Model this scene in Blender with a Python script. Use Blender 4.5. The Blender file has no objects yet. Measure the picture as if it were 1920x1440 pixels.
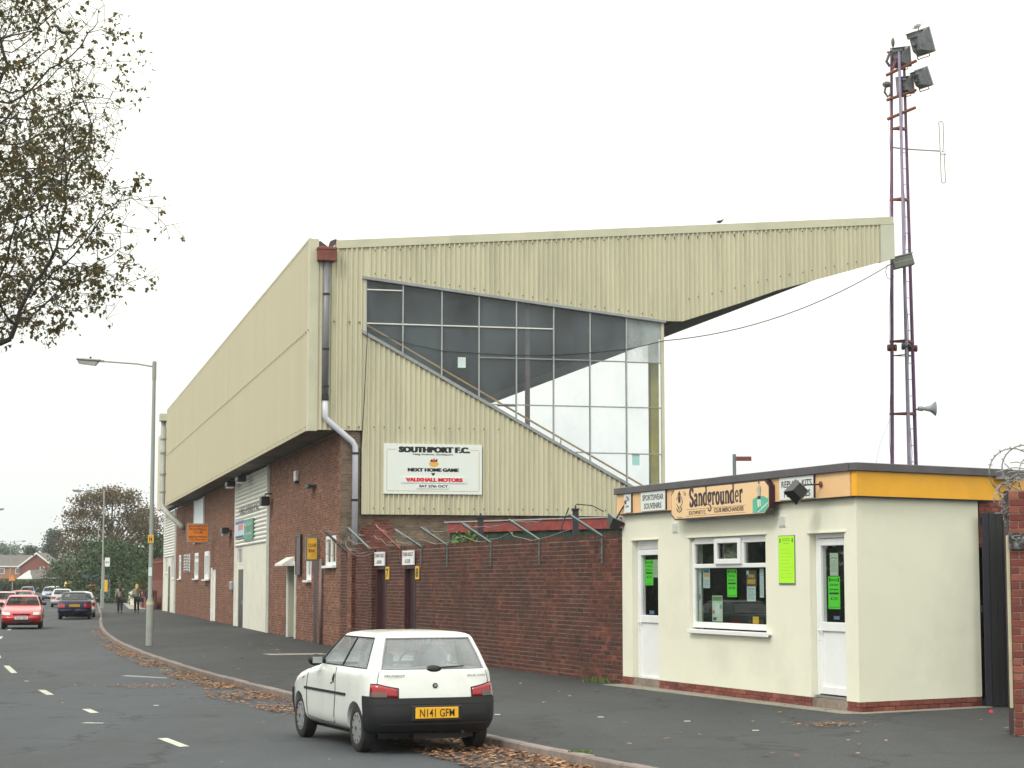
import bpy, bmesh, math, random
import numpy as np
from mathutils import Vector, Matrix
random.seed(7); rng = np.random.default_rng(7)
scn = bpy.context.scene
# ------------------------------------------------------------------ camera
cam = bpy.data.objects.new('camera', bpy.data.cameras.new('camera'))
scn.collection.objects.link(cam); scn.camera = cam
cam.location = (0, 0, 1.95)
cam.rotation_euler = (math.radians(90) + math.atan(0.1), 0, 0)
cam.data.sensor_width = 36; cam.data.lens = 69.375
cam.data.clip_start = 0.5; cam.data.clip_end = 4000
# ------------------------------------------------------------------ sky and light
world = bpy.data.worlds.new('World'); scn.world = world; world.use_nodes = True
wn = world.node_tree.nodes; wl = world.node_tree.links
bg = wn['Background']; bg.inputs['Strength'].default_value = 0.1
sky = wn.new('ShaderNodeTexSky'); sky.sky_type = 'NISHITA'; sky.sun_disc = False
SUN_EL, SUN_AZ = math.radians(46), math.radians(218)
sky.sun_elevation = SUN_EL; sky.sun_rotation = SUN_AZ; sky.air_density = 1.0; sky.dust_density = 3.0
hs = wn.new('ShaderNodeHueSaturation'); hs.inputs['Saturation'].default_value = 0.12
wl.new(sky.outputs[0], hs.inputs['Color'])
tc = wn.new('ShaderNodeTexCoord'); sx = wn.new('ShaderNodeSeparateXYZ'); wl.new(tc.outputs['Generated'], sx.inputs[0])
rp = wn.new('ShaderNodeValToRGB'); wl.new(sx.outputs['Z'], rp.inputs[0])
e = rp.color_ramp.elements
e[0].position = 0.0; e[0].color = (9.3, 9.7, 9.55, 1)
e[1].position = 1.0; e[1].color = (23.0, 23.1, 21.3, 1)
for p, c in ((0.05, (10.3, 10.6, 10.2, 1)), (0.12, (11.6, 11.8, 10.9, 1)), (0.30, (14.5, 14.7, 12.6, 1))):
    q = e.new(p); q.color = c
cn = wn.new('ShaderNodeTexNoise'); cn.inputs['Scale'].default_value = 2.2; cn.inputs['Detail'].default_value = 3
wl.new(tc.outputs['Generated'], cn.inputs['Vector'])
cm = wn.new('ShaderNodeMapRange'); cm.inputs[3].default_value = 0.93; cm.inputs[4].default_value = 1.07
wl.new(cn.outputs['Fac'], cm.inputs[0])
cv = wn.new('ShaderNodeVectorMath'); cv.operation = 'SCALE'; wl.new(rp.outputs[0], cv.inputs[0]); wl.new(cm.outputs[0], cv.inputs['Scale'])
mx = wn.new('ShaderNodeMixRGB'); mx.inputs[0].default_value = 0.88
wl.new(hs.outputs[0], mx.inputs[1]); wl.new(cv.outputs[0], mx.inputs[2]); wl.new(mx.outputs[0], bg.inputs['Color'])
sun = bpy.data.objects.new('sun', bpy.data.lights.new('sun', 'SUN')); scn.collection.objects.link(sun)
sun.data.energy = 1.4; sun.data.angle = math.radians(14); sun.data.color = (1, 0.96, 0.9)
sd = Vector((math.sin(SUN_AZ)*math.cos(SUN_EL), math.cos(SUN_AZ)*math.cos(SUN_EL), math.sin(SUN_EL)))
sun.rotation_euler = sd.to_track_quat('Z', 'Y').to_euler()
scn.view_settings.view_transform = 'Standard'; scn.view_settings.look = 'None'
scn.view_settings.gamma = 1.0; scn.view_settings.exposure = 0.13
scn.view_settings.use_curve_mapping = False

# ------------------------------------------------------------------ materials
MATS = {}
def nodes(name):
    m = bpy.data.materials.new(name); m.use_nodes = True
    nt = m.node_tree; return m, nt, nt.nodes, nt.links, nt.nodes['Principled BSDF']
def objco(n, l, scale=(1, 1, 1), kind='Object'):
    tc = n.new('ShaderNodeTexCoord'); mp = n.new('ShaderNodeMapping'); mp.inputs['Scale'].default_value = scale
    l.new(tc.outputs[kind], mp.inputs[0]); return mp.outputs[0]
def noise(n, l, co, scale, detail=4, rough=0.55):
    t = n.new('ShaderNodeTexNoise'); t.inputs['Scale'].default_value = scale; t.inputs['Detail'].default_value = detail
    t.inputs['Roughness'].default_value = rough; l.new(co, t.inputs['Vector']); return t.outputs['Fac']
def rng_map(n, l, src, a, b, lo=0.3, hi=0.7):
    t = n.new('ShaderNodeMapRange'); t.inputs[1].default_value = lo; t.inputs[2].default_value = hi
    t.inputs[3].default_value = a; t.inputs[4].default_value = b; l.new(src, t.inputs[0]); return t.outputs[0]
def mixc(n, l, fac, a, b, mode='MIX'):
    t = n.new('ShaderNodeMixRGB'); t.blend_type = mode
    for i, s in ((0, fac), (1, a), (2, b)):
        if isinstance(s, (int, float)): t.inputs[i].default_value = s
        elif isinstance(s, tuple): t.inputs[i].default_value = (*s, 1)
        else: l.new(s, t.inputs[i])
    return t.outputs[0]
def bump(n, l, b, h, strength=0.3, dist=0.01):
    t = n.new('ShaderNodeBump'); t.inputs['Strength'].default_value = strength; t.inputs['Distance'].default_value = dist
    l.new(h, t.inputs['Height']); l.new(t.outputs[0], b.inputs['Normal'])
def paint(name, col, rough=0.5, metal=0.0, var=0.12, scale=3.0, dirt=None, dirt_amt=0.3, dscale=1.2, grain=0.0, coat=0.0, rnd=0.0, stretch=(1, 1, 1), spec=0.5):
    if name in MATS: return MATS[name]
    m, nt, n, l, b = nodes(name)
    co = objco(n, l, stretch)
    k = noise(n, l, co, scale, 6)
    c = mixc(n, l, rng_map(n, l, k, 0, 1), tuple(x*(1-var) for x in col), tuple(min(x*(1+var), 0.95) for x in col))
    if dirt:
        d = noise(n, l, co, dscale, 8, 0.65)
        c = mixc(n, l, rng_map(n, l, d, 0, dirt_amt, 0.48, 0.72), c, dirt)
    if rnd:
        oi = n.new('ShaderNodeObjectInfo'); r = rng_map(n, l, oi.outputs['Random'], 1-rnd, 1+rnd, 0, 1)
        v = n.new('ShaderNodeVectorMath'); v.operation = 'SCALE'; l.new(c, v.inputs[0]); l.new(r, v.inputs['Scale']); c = v.outputs[0]
    l.new(c, b.inputs['Base Color'])
    b.inputs['Roughness'].default_value = rough; b.inputs['Metallic'].default_value = metal
    b.inputs['Specular IOR Level'].default_value = spec
    if coat: b.inputs['Coat Weight'].default_value = coat; b.inputs['Coat Roughness'].default_value = 0.06
    if grain: bump(n, l, b, noise(n, l, co, 90, 4), 0.4, grain)
    MATS[name] = m; return m
def brick_mat(name, c1, c2, c3, soot=(0.03, 0.022, 0.02), soot_amt=0.5, white=0.0):
    m, nt, n, l, b = nodes(name)
    at = n.new('ShaderNodeAttribute'); at.attribute_name = 'tone'
    r = n.new('ShaderNodeValToRGB'); l.new(at.outputs['Fac'], r.inputs[0])
    el = r.color_ramp.elements; el[0].color = (*c1, 1); el[1].color = (*c3, 1); q = el.new(0.5); q.color = (*c2, 1)
    ge = n.new('ShaderNodeNewGeometry'); co = ge.outputs['Position']
    k = noise(n, l, co, 40, 4); c = mixc(n, l, 1.0, r.outputs[0], mixc(n, l, rng_map(n, l, k, 0, 1), (0.75, 0.75, 0.75), (1.2, 1.2, 1.2)), 'MULTIPLY')
    d = noise(n, l, co, 0.7, 7, 0.62)
    c = mixc(n, l, rng_map(n, l, d, 0, soot_amt, 0.42, 0.7), c, soot)
    if white:
        w = noise(n, l, co, 2.1, 8, 0.7)
        c = mixc(n, l, rng_map(n, l, w, 0, white, 0.58, 0.75), c, (0.4, 0.34, 0.3))
    l.new(c, b.inputs['Base Color']); b.inputs['Roughness'].default_value = 0.9
    bump(n, l, b, k, 0.6, 0.004)
    MATS[name] = m; return m
def asphalt(name, col, patch=(0.05, 0.05, 0.05), pamt=0.5, fleck=0.35, big=0.25):
    m, nt, n, l, b = nodes(name)
    co = objco(n, l)
    f = noise(n, l, co, 130, 2, 0.8)
    c = mixc(n, l, rng_map(n, l, f, 0, 1, 0.38, 0.66), tuple(x*(1-fleck) for x in col), tuple(x*(1+fleck*1.5) for x in col))
    g = noise(n, l, co, 16, 5, 0.7)
    c = mixc(n, l, rng_map(n, l, g, 0.0, 0.35, 0.45, 0.75), c, tuple(x*0.55 for x in col))
    h = noise(n, l, co, 42, 3, 0.75)
    c = mixc(n, l, 1.0, c, mixc(n, l, rng_map(n, l, h, 0, 1, 0.36, 0.64), (0.62, 0.62, 0.62), (1.42, 1.42, 1.42)), 'MULTIPLY')
    k = noise(n, l, objco(n, l, (1, 0.25, 1)), big, 6, 0.6)
    c = mixc(n, l, rng_map(n, l, k, 0, pamt, 0.42, 0.64), c, patch)
    k2 = noise(n, l, objco(n, l, (1.4, 0.5, 1)), 1.6, 6, 0.65)
    c = mixc(n, l, rng_map(n, l, k2, 0, 0.4, 0.5, 0.75), c, tuple(x*1.35 for x in col))
    vo = n.new('ShaderNodeTexVoronoi'); vo.feature = 'DISTANCE_TO_EDGE'; vo.inputs['Scale'].default_value = 0.28
    wv = n.new('ShaderNodeVectorMath'); wv.operation = 'ADD'
    nz = n.new('ShaderNodeTexNoise'); nz.inputs['Scale'].default_value = 1.5; l.new(co, nz.inputs['Vector'])
    l.new(co, wv.inputs[0]); l.new(nz.outputs['Color'], wv.inputs[1]); l.new(wv.outputs[0], vo.inputs['Vector'])
    cr = n.new('ShaderNodeMapRange'); cr.inputs[1].default_value = 0.0; cr.inputs[2].default_value = 0.016
    cr.inputs[3].default_value = 0.75; cr.inputs[4].default_value = 0; l.new(vo.outputs['Distance'], cr.inputs[0])
    c = mixc(n, l, cr.outputs[0], c, tuple(x*0.35 for x in col))
    l.new(c, b.inputs['Base Color']); b.inputs['Roughness'].default_value = 0.82; b.inputs['Specular IOR Level'].default_value = 0.35
    bump(n, l, b, f, 0.5, 0.006)
    MATS[name] = m; return m
def glass(name, tint=(0.9, 0.93, 0.92), dust_sheen=0.06, dcol=(0.55, 0.6, 0.62), dscale=1.0, lo=0.4, hi=0.75, base_dust_sheen=0.0, ior=1.5):
    if name in MATS: return MATS[name]
    m = bpy.data.materials.new(name); m.use_nodes = True; n = m.node_tree.nodes; l = m.node_tree.links; n.clear()
    out = n.new('ShaderNodeOutputMaterial'); tr = n.new('ShaderNodeBsdfTransparent'); tr.inputs[0].default_value = (*tint, 1)
    gl = n.new('ShaderNodeBsdfGlossy'); gl.inputs['Roughness'].default_value = 0.01; fr = n.new('ShaderNodeFresnel'); fr.inputs[0].default_value = ior
    ge = n.new('ShaderNodeNewGeometry'); inv = n.new('ShaderNodeMath'); inv.operation = 'SUBTRACT'; inv.inputs[0].default_value = 1.0; l.new(ge.outputs['Backfacing'], inv.inputs[1])
    fm = n.new('ShaderNodeMath'); fm.operation = 'MULTIPLY'; l.new(fr.outputs[0], fm.inputs[0]); l.new(inv.outputs[0], fm.inputs[1])
    a = n.new('ShaderNodeMixShader'); l.new(fm.outputs[0], a.inputs[0]); l.new(tr.outputs[0], a.inputs[1]); l.new(gl.outputs[0], a.inputs[2])
    df = n.new('ShaderNodeBsdfDiffuse'); df.inputs[0].default_value = (*dcol, 1)
    k = noise(n, l, objco(n, l, (1, 1, 0.6)), dscale, 8, 0.6)
    f = rng_map(n, l, k, base_dust_sheen, base_dust_sheen+dust_sheen, lo, hi)
    b = n.new('ShaderNodeMixShader'); l.new(f, b.inputs[0]); l.new(a.outputs[0], b.inputs[1]); l.new(df.outputs[0], b.inputs[2])
    l.new(b.outputs[0], out.inputs[0]); MATS[name] = m; return m
def leaf_mat(name, c1, c2, c3, trans=0.25, rough=0.6):
    m, nt, n, l, b = nodes(name)
    at = n.new('ShaderNodeAttribute'); at.attribute_name = 'tone'
    r = n.new('ShaderNodeValToRGB'); l.new(at.outputs['Fac'], r.inputs[0])
    el = r.color_ramp.elements; el[0].color = (*c1, 1); el[1].color = (*c3, 1); q = el.new(0.5); q.color = (*c2, 1)
    l.new(r.outputs[0], b.inputs['Base Color']); b.inputs['Roughness'].default_value = rough
    if trans:
        t = n.new('ShaderNodeBsdfTranslucent'); l.new(r.outputs[0], t.inputs[0])
        mx = n.new('ShaderNodeMixShader'); mx.inputs[0].default_value = trans
        l.new(b.outputs[0], mx.inputs[1]); l.new(t.outputs[0], mx.inputs[2]); l.new(mx.outputs[0], n['Material Output'].inputs[0])
    MATS[name] = m; return m

# ------------------------------------------------------------------ mesh helpers
COL = scn.collection; WM = {}
class Fr:
    """A wall frame: X along the wall, Y out of it, Z up."""
    def __init__(s, x, y, dx, dy, z=0.0):
        s.ang = math.atan2(dy, dx); s.M = Matrix.Translation((x, y, z)) @ Matrix.Rotation(s.ang, 4, 'Z')
    def p(s, a, b, z): return s.M @ Vector((a, b, z))
    def at(s, a, b, z): return s.M @ Matrix.Translation((a, b, z))
WORLD = Fr(0, 0, 1, 0)
def props(o, label=None, cat=None, group=None, kind=None):
    if label: o['label'] = label
    if cat: o['category'] = cat
    if group: o['group'] = group
    if kind: o['kind'] = kind
def thing(name, label, cat, M=None, group=None, kind=None):
    o = bpy.data.objects.new(name, None); COL.objects.link(o); o.empty_display_size = 0.2
    M = M if M is not None else Matrix.Identity(4)
    o.matrix_world = M; o.matrix_basis = M; WM[o.name] = M.copy(); props(o, label, cat, group, kind); return o
class MB:
    def __init__(s): s.v = []; s.f = []; s.mi = []; s.mats = []; s.cur = 0; s.sm = []; s.smooth = False; s.tone = None
    def mat(s, m):
        if m not in s.mats: s.mats.append(m)
        s.cur = s.mats.index(m); return s
    def add(s, vs, fs):
        o = len(s.v); s.v.extend(tuple(v) for v in vs)
        for f in fs: s.f.append(tuple(i+o for i in f)); s.mi.append(s.cur); s.sm.append(s.smooth)
        return s
    def box(s, a0, a1, b0, b1, z0, z1, fr=WORLD, bev=0.0):
        a0, a1 = min(a0, a1), max(a0, a1); b0, b1 = min(b0, b1), max(b0, b1); z0, z1 = min(z0, z1), max(z0, z1)
        if bev:
            r = min(bev, (a1-a0)*0.4, (b1-b0)*0.4, (z1-z0)*0.4); vs = []; idx = {}
            for ix in (0, 1):
                for iy in (0, 1):
                    for iz in (0, 1):
                        x = (a0, a1)[ix]; y = (b0, b1)[iy]; z = (z0, z1)[iz]
                        sx_ = r*(1-2*ix); sy_ = r*(1-2*iy); sz_ = r*(1-2*iz)
                        for k, P in enumerate(((x, y+sy_, z+sz_), (x+sx_, y, z+sz_), (x+sx_, y+sy_, z))):
                            idx[(ix, iy, iz, k)] = len(vs); vs.append(fr.p(*P))
            g = lambda *k: idx[k]; fs = []
            for ix in (0, 1): q = [g(ix, 0, 0, 0), g(ix, 1, 0, 0), g(ix, 1, 1, 0), g(ix, 0, 1, 0)]; fs.append(q if ix else q[::-1])
            for iy in (0, 1): q = [g(0, iy, 0, 1), g(1, iy, 0, 1), g(1, iy, 1, 1), g(0, iy, 1, 1)]; fs.append(q[::-1] if iy else q)
            for iz in (0, 1): q = [g(0, 0, iz, 2), g(1, 0, iz, 2), g(1, 1, iz, 2), g(0, 1, iz, 2)]; fs.append(q if iz else q[::-1])
            for iy in (0, 1):
                for iz in (0, 1): fs.append([g(0, iy, iz, 1), g(1, iy, iz, 1), g(1, iy, iz, 2), g(0, iy, iz, 2)])
            for ix in (0, 1):
                for iz in (0, 1): fs.append([g(ix, 0, iz, 0), g(ix, 1, iz, 0), g(ix, 1, iz, 2), g(ix, 0, iz, 2)])
            for ix in (0, 1):
                for iy in (0, 1): fs.append([g(ix, iy, 0, 0), g(ix, iy, 1, 0), g(ix, iy, 1, 1), g(ix, iy, 0, 1)])
            for ix in (0, 1):
                for iy in (0, 1):
                    for iz in (0, 1): fs.append([g(ix, iy, iz, 0), g(ix, iy, iz, 1), g(ix, iy, iz, 2)])
            s.fixn = True
            return s.add(vs, fs)
        vs = [fr.p(a, b, z) for z in (z0, z1) for b in (b0, b1) for a in (a0, a1)]
        return s.add(vs, [(0, 2, 3, 1), (4, 5, 7, 6), (0, 1, 5, 4), (2, 6, 7, 3), (0, 4, 6, 2), (1, 3, 7, 5)])
    def prism(s, poly, b0, b1, fr=WORLD):
        """poly of (a, z) in the plane of the frame, from depth b0 to b1"""
        n = len(poly); vs = [fr.p(a, b0, z) for a, z in poly] + [fr.p(a, b1, z) for a, z in poly]
        s.fixn = True
        return s.add(vs, [tuple(range(n)), tuple(range(2*n-1, n-1, -1))] + [(i, i+n, (i+1) % n+n, (i+1) % n) for i in range(n)])
    def slab(s, poly, z0, z1, fr=WORLD):
        n = len(poly); vs = [fr.p(a, b, z0) for a, b in poly] + [fr.p(a, b, z1) for a, b in poly]
        s.fixn = True
        return s.add(vs, [tuple(range(n)), tuple(range(2*n-1, n-1, -1))] + [(i, i+n, (i+1) % n+n, (i+1) % n) for i in range(n)])
    def quad(s, *p): return s.add(p, [tuple(range(len(p)))])
    def tube(s, pts, r, n=8, cap=True, closed=False):
        pts = [Vector(p) for p in pts]; rs = r if isinstance(r, (list, tuple)) else [r]*len(pts)
        vs = []; fs = []; m = len(pts); up = None
        for i, p in enumerate(pts):
            a = pts[i-1] if (i or closed) else p; b = pts[(i+1) % m] if (i < m-1 or closed) else p
            d = (b-a)
            if d.length < 1e-9: d = Vector((0, 0, 1))
            d.normalize()
            if up is None: up = Vector((0, 0, 1)) if abs(d.z) < 0.9 else Vector((1, 0, 0))
            x = up.cross(d)
            if x.length < 1e-6: x = Vector((1, 0, 0)).cross(d)
            x.normalize(); y = d.cross(x); up = y
            for k in range(n): t = 2*math.pi*k/n; vs.append(p+(x*math.cos(t)+y*math.sin(t))*rs[i])
        for i in range(m if closed else m-1):
            for k in range(n): k2 = (k+1) % n; j = (i+1) % m; fs.append((i*n+k, i*n+k2, j*n+k2, j*n+k))
        if cap and not closed: fs.append(tuple(range(n-1, -1, -1))); fs.append(tuple((m-1)*n+k for k in range(n)))
        return s.add(vs, fs)
    def lathe(s, prof, M, n=16):
        """prof: (radius, height) along local Z of matrix M"""
        vs = [M @ Vector((r*math.cos(2*math.pi*k/n), r*math.sin(2*math.pi*k/n), h)) for r, h in prof for k in range(n)]
        fs = [(i*n+k, i*n+(k+1) % n, (i+1)*n+(k+1) % n, (i+1)*n+k) for i in range(len(prof)-1) for k in range(n)]
        fs += [tuple(range(n-1, -1, -1)), tuple((len(prof)-1)*n+k for k in range(n))]
        return s.add(vs, fs)
    def ball(s, c, r, n=10, m=7, M=None):
        rx, ry, rz = r if isinstance(r, (tuple, list)) else (r, r, r); c = Vector(c); R = M or Matrix.Identity(3)
        vs = [c + R @ Vector((0, 0, -rz))]
        for i in range(1, m):
            t = -math.pi/2+math.pi*i/m
            for k in range(n): u = 2*math.pi*k/n; vs.append(c + R @ Vector((rx*math.cos(t)*math.cos(u), ry*math.cos(t)*math.sin(u), rz*math.sin(t))))
        vs.append(c + R @ Vector((0, 0, rz))); L = len(vs)-1
        fs = [(0, 1+(k+1) % n, 1+k) for k in range(n)] + [(L, L-n+k, L-n+(k+1) % n) for k in range(n)]
        fs += [(1+i*n+k, 1+i*n+(k+1) % n, 1+(i+1)*n+(k+1) % n, 1+(i+1)*n+k) for i in range(m-2) for k in range(n)]
        return s.add(vs, fs)
    def mesh(s, name, inv):
        me = bpy.data.meshes.new(name)
        V = [inv @ Vector(v) for v in s.v]
        me.from_pydata(V, [], s.f)
        for m in s.mats: me.materials.append(m)
        me.polygons.foreach_set('material_index', s.mi)
        me.polygons.foreach_set('use_smooth', s.sm)
        if s.tone is not None:
            at = me.attributes.new('tone', 'FLOAT', 'FACE'); at.data.foreach_set('value', s.tone)
        if getattr(s, 'fixn', False):
            bm = bmesh.new(); bm.from_mesh(me); bmesh.ops.recalc_face_normals(bm, faces=bm.faces); bm.to_mesh(me); bm.free()
        me.update(); return me
    def build(s, name, m=None, parent=None, label=None, cat=None, group=None, kind=None, base=None, sharp=None):
        if m is not None and not s.mats: s.mats.append(m)
        if parent is not None: W = WM[parent.name]
        elif base is not None: W = base if isinstance(base, Matrix) else Matrix.Translation(base)
        else: W = Matrix.Identity(4)
        me = s.mesh(name, W.inverted())
        o = bpy.data.objects.new(name, me); COL.objects.link(o)
        if parent is not None: o.parent = parent
        else: o.matrix_basis = W
        if sharp is not None: me.set_sharp_from_angle(angle=math.radians(sharp))
        WM[o.name] = W.copy(); props(o, label, cat, group, kind); return o
def np_mesh(name, V, F, mats, parent=None, tone=None, M=None, mi=None, **kw):
    """V (n,3) world coordinates, F (m,k) equal-sided faces"""
    W = WM[parent.name] if parent is not None else (M or Matrix.Identity(4))
    I = np.array(W.inverted()); V = V @ I[:3, :3].T + I[:3, 3]
    me = bpy.data.meshes.new(name); k = F.shape[1]
    me.vertices.add(len(V)); me.vertices.foreach_set('co', V.astype(np.float32).ravel())
    me.loops.add(F.size); me.loops.foreach_set('vertex_index', F.astype(np.int32).ravel())
    me.polygons.add(len(F)); me.polygons.foreach_set('loop_start', np.arange(0, F.size, k, dtype=np.int32))
    for m in mats: me.materials.append(m)
    me.polygons.foreach_set('use_smooth', np.zeros(len(F), bool))
    if mi is not None: me.polygons.foreach_set('material_index', mi)
    if tone is not None:
        at = me.attributes.new('tone', 'FLOAT', 'FACE'); at.data.foreach_set('value', np.asarray(tone, np.float32))
    me.update(calc_edges=True); me.validate()
    o = bpy.data.objects.new(name, me); COL.objects.link(o)
    if parent is not None: o.parent = parent
    else: o.matrix_basis = W
    WM[o.name] = W.copy(); props(o, **kw); return o
def inst(name, me, Mw, parent, **kw):
    o = bpy.data.objects.new(name, me); COL.objects.link(o); o.parent = parent
    o.matrix_basis = WM[parent.name].inverted() @ Mw; WM[o.name] = Mw.copy(); props(o, **kw); return o
def copy_thing(root, M, label=None, group=None, cat=None):
    def cp(o, par):
        c = o.copy(); COL.objects.link(c)
        if par is not None: c.parent = par
        for ch in [x for x in bpy.data.objects if x.parent == o]: cp(ch, c)
        return c
    r = cp(root, None); r.matrix_basis = M; WM[r.name] = M.copy()
    if label: r['label'] = label
    if group: r['group'] = group
    if cat: r['category'] = cat
    return r
_tc = {}
def text_mesh(s, bold=0.0):
    if (s, bold) in _tc: return _tc[(s, bold)]
    cu = bpy.data.curves.new('txt', 'FONT'); cu.body = s; cu.size = 1; cu.offset = bold; cu.resolution_u = 3
    o = bpy.data.objects.new('txt', cu); COL.objects.link(o); bpy.context.view_layer.update()
    me = bpy.data.meshes.new_from_object(o.evaluated_get(bpy.context.evaluated_depsgraph_get()))
    V = np.array([v.co[:2] for v in me.vertices]); F = [tuple(p.vertices) for p in me.polygons]
    bpy.data.objects.remove(o); bpy.data.curves.remove(cu); bpy.data.meshes.remove(me)
    _tc[(s, bold)] = (V, F); return V, F
def text(mb, s, org, right, up, w, h, bold=0.02, skew=0):
    """fits the words s into a w x h box whose lower left corner is org (world)"""
    V, F = text_mesh(s, bold); lo = V.min(0); sz = V.max(0)-lo; V = (V-lo)/sz
    org = Vector(org); right = Vector(right); up = Vector(up)
    mb.add([org+right*(x*w+skew*y*h)+up*(y*h) for x, y in V], F)
def ftext(mb, s, fr, a, b, z, w, h, bold=0.02, sgn=-1):
    """words on a wall frame seen from its outside: they run towards -X (sgn=-1)"""
    o = fr.p(a, b, z); r = fr.p(a+sgn, b, z)-o; text(mb, s, o, r, (0, 0, 1), w, h, bold)

# ------------------------------------------------------------------ palette
CLAD = paint('beige_cladding', (0.565, 0.535, 0.39), 0.5, var=0.05, scale=0.6, dirt=(0.36, 0.36, 0.26), dirt_amt=0.5, dscale=0.9, stretch=(3, 3, 0.35), rnd=0.025)
CLADL = paint('beige_cladding_street', (0.53, 0.485, 0.345), 0.5, var=0.05, scale=0.6, dirt=(0.36, 0.35, 0.27), dirt_amt=0.3, dscale=0.6, stretch=(3, 3, 0.3), rnd=0.02)
TRIM = paint('beige_flashing', (0.54, 0.52, 0.39), 0.45, var=0.06, dirt=(0.3, 0.33, 0.26), dirt_amt=0.5, dscale=1.5)
GREYM = paint('grey_metal', (0.30, 0.31, 0.32), 0.45, 0.3, var=0.15, dirt=(0.2, 0.19, 0.18), dirt_amt=0.4)
ALU = paint('aluminium', (0.42, 0.44, 0.45), 0.4, 0.5, var=0.1, dirt=(0.25, 0.25, 0.24), dirt_amt=0.4)
DARK = paint('dark_steel', (0.025, 0.025, 0.03), 0.5, var=0.3)
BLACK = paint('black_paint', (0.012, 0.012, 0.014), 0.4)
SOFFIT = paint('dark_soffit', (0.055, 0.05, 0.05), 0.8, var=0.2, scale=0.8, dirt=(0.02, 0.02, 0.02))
RUST = paint('rust_red_paint', (0.20, 0.05, 0.035), 0.6, var=0.25, scale=6, dirt=(0.06, 0.03, 0.025), dirt_amt=0.7, dscale=5)
MASTP = paint('maroon_mast_fringed', (0.15, 0.065, 0.17), 0.55, var=0.25, scale=4, dirt=(0.10, 0.05, 0.045), dirt_amt=0.7, dscale=3)  # purple lens fringing is mixed into the maroon of the legs
MASTG = paint('galvanised_mast_fringed', (0.26, 0.22, 0.34), 0.5, 0.3, var=0.15, scale=4)  # the grey leg carries the same painted purple lens fringe
WHITE = paint('white_plastic', (0.80, 0.81, 0.82), 0.35, var=0.02, dirt=(0.55, 0.55, 0.5), dirt_amt=0.25, dscale=2)
WHITEP = paint('white_paint', (0.74, 0.74, 0.70), 0.6, var=0.04, dirt=(0.45, 0.44, 0.38), dirt_amt=0.35, dscale=2)
RENDER = paint('cream_render', (0.76, 0.75, 0.625), 0.85, var=0.03, scale=0.9, dirt=(0.54, 0.55, 0.47), dirt_amt=0.38, dscale=0.75, grain=0.003)
CREAM = paint('cream_wall_paint', (0.68, 0.67, 0.58), 0.8, var=0.04, dirt=(0.45, 0.43, 0.36), dirt_amt=0.35, dscale=0.9, grain=0.003)
MORTAR = paint('mortar', (0.27, 0.22, 0.18), 0.95, var=0.25, scale=12, dirt=(0.10, 0.08, 0.07), dirt_amt=0.7, dscale=1.2)
MORTD = paint('dark_mortar', (0.23, 0.15, 0.12), 0.95, var=0.3, scale=5, dirt=(0.045, 0.03, 0.027), dirt_amt=0.95, dscale=0.9)
BRICKR = brick_mat('stand_brick', (0.11, 0.04, 0.024), (0.215, 0.083, 0.047), (0.38, 0.17, 0.10), (0.085, 0.038, 0.027), 0.5, 0.3)
BRICKW = brick_mat('boundary_brick', (0.045, 0.017, 0.012), (0.100, 0.028, 0.018), (0.19, 0.055, 0.033), (0.032, 0.019, 0.014), 0.75, 0.15)
BRICKG = brick_mat('grey_brown_brick', (0.13, 0.10, 0.075), (0.19, 0.15, 0.11), (0.27, 0.19, 0.13), (0.06, 0.055, 0.045), 0.6, 0.2)
BRICKP = brick_mat('red_pier_brick', (0.15, 0.035, 0.028), (0.21, 0.055, 0.04), (0.30, 0.10, 0.07), (0.07, 0.03, 0.03), 0.5)
ROAD = asphalt('road_asphalt', (0.056, 0.063, 0.072), (0.034, 0.037, 0.040), 0.9, 0.55, 0.16)
PAVE = asphalt('pavement_asphalt', (0.042, 0.045, 0.048), (0.024, 0.025, 0.026), 0.85, 0.5, 0.3)
CONC = paint('concrete', (0.25, 0.235, 0.20), 0.9, var=0.2, scale=8, dirt=(0.12, 0.11, 0.09), dirt_amt=0.6, dscale=2, grain=0.004)
KERBM = paint('kerb_concrete', (0.20, 0.165, 0.15), 0.9, var=0.2, scale=8, dirt=(0.09, 0.075, 0.065), dirt_amt=0.7, dscale=1.5, grain=0.004, rnd=0.12)
LINE = paint('worn_road_paint', (0.50, 0.50, 0.43), 0.7, var=0.15, dirt=(0.08, 0.085, 0.085), dirt_amt=0.95, dscale=11)
YEL = paint('yellow_paint', (0.75, 0.45, 0.03), 0.5, var=0.04)
OLIVE = paint('olive_yellow_paint', (0.36, 0.31, 0.05), 0.55, var=0.12, dirt=(0.18, 0.15, 0.04), dirt_amt=0.5)
RAIL = paint('ochre_rail_paint', (0.50, 0.30, 0.08), 0.5, var=0.1)
FASC_O = paint('orange_fascia', (0.83, 0.40, 0.015), 0.4, var=0.05, dirt=(0.55, 0.28, 0.03), dirt_amt=0.35, dscale=1.2)
FASC_P = paint('peach_fascia', (0.80, 0.50, 0.25), 0.45, var=0.03, dirt=(0.55, 0.38, 0.22), dirt_amt=0.3)
ROOFED = paint('grey_roof_edge', (0.085, 0.08, 0.09), 0.5, var=0.2, scale=2, dirt=(0.16, 0.15, 0.16), dirt_amt=0.4)
SIGNW = paint('sign_white', (0.72, 0.76, 0.74), 0.35, var=0.01)
INK = paint('black_ink', (0.01, 0.01, 0.012), 0.4)
BROWNINK = paint('dark_plum_ink', (0.035, 0.012, 0.022), 0.4)
REDINK = paint('red_ink', (0.75, 0.02, 0.04), 0.4)
ORANGE = paint('orange_sign', (0.80, 0.24, 0.02), 0.4)
TEAL = paint('teal_print', (0.10, 0.45, 0.30), 0.5, var=0.2)
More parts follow.
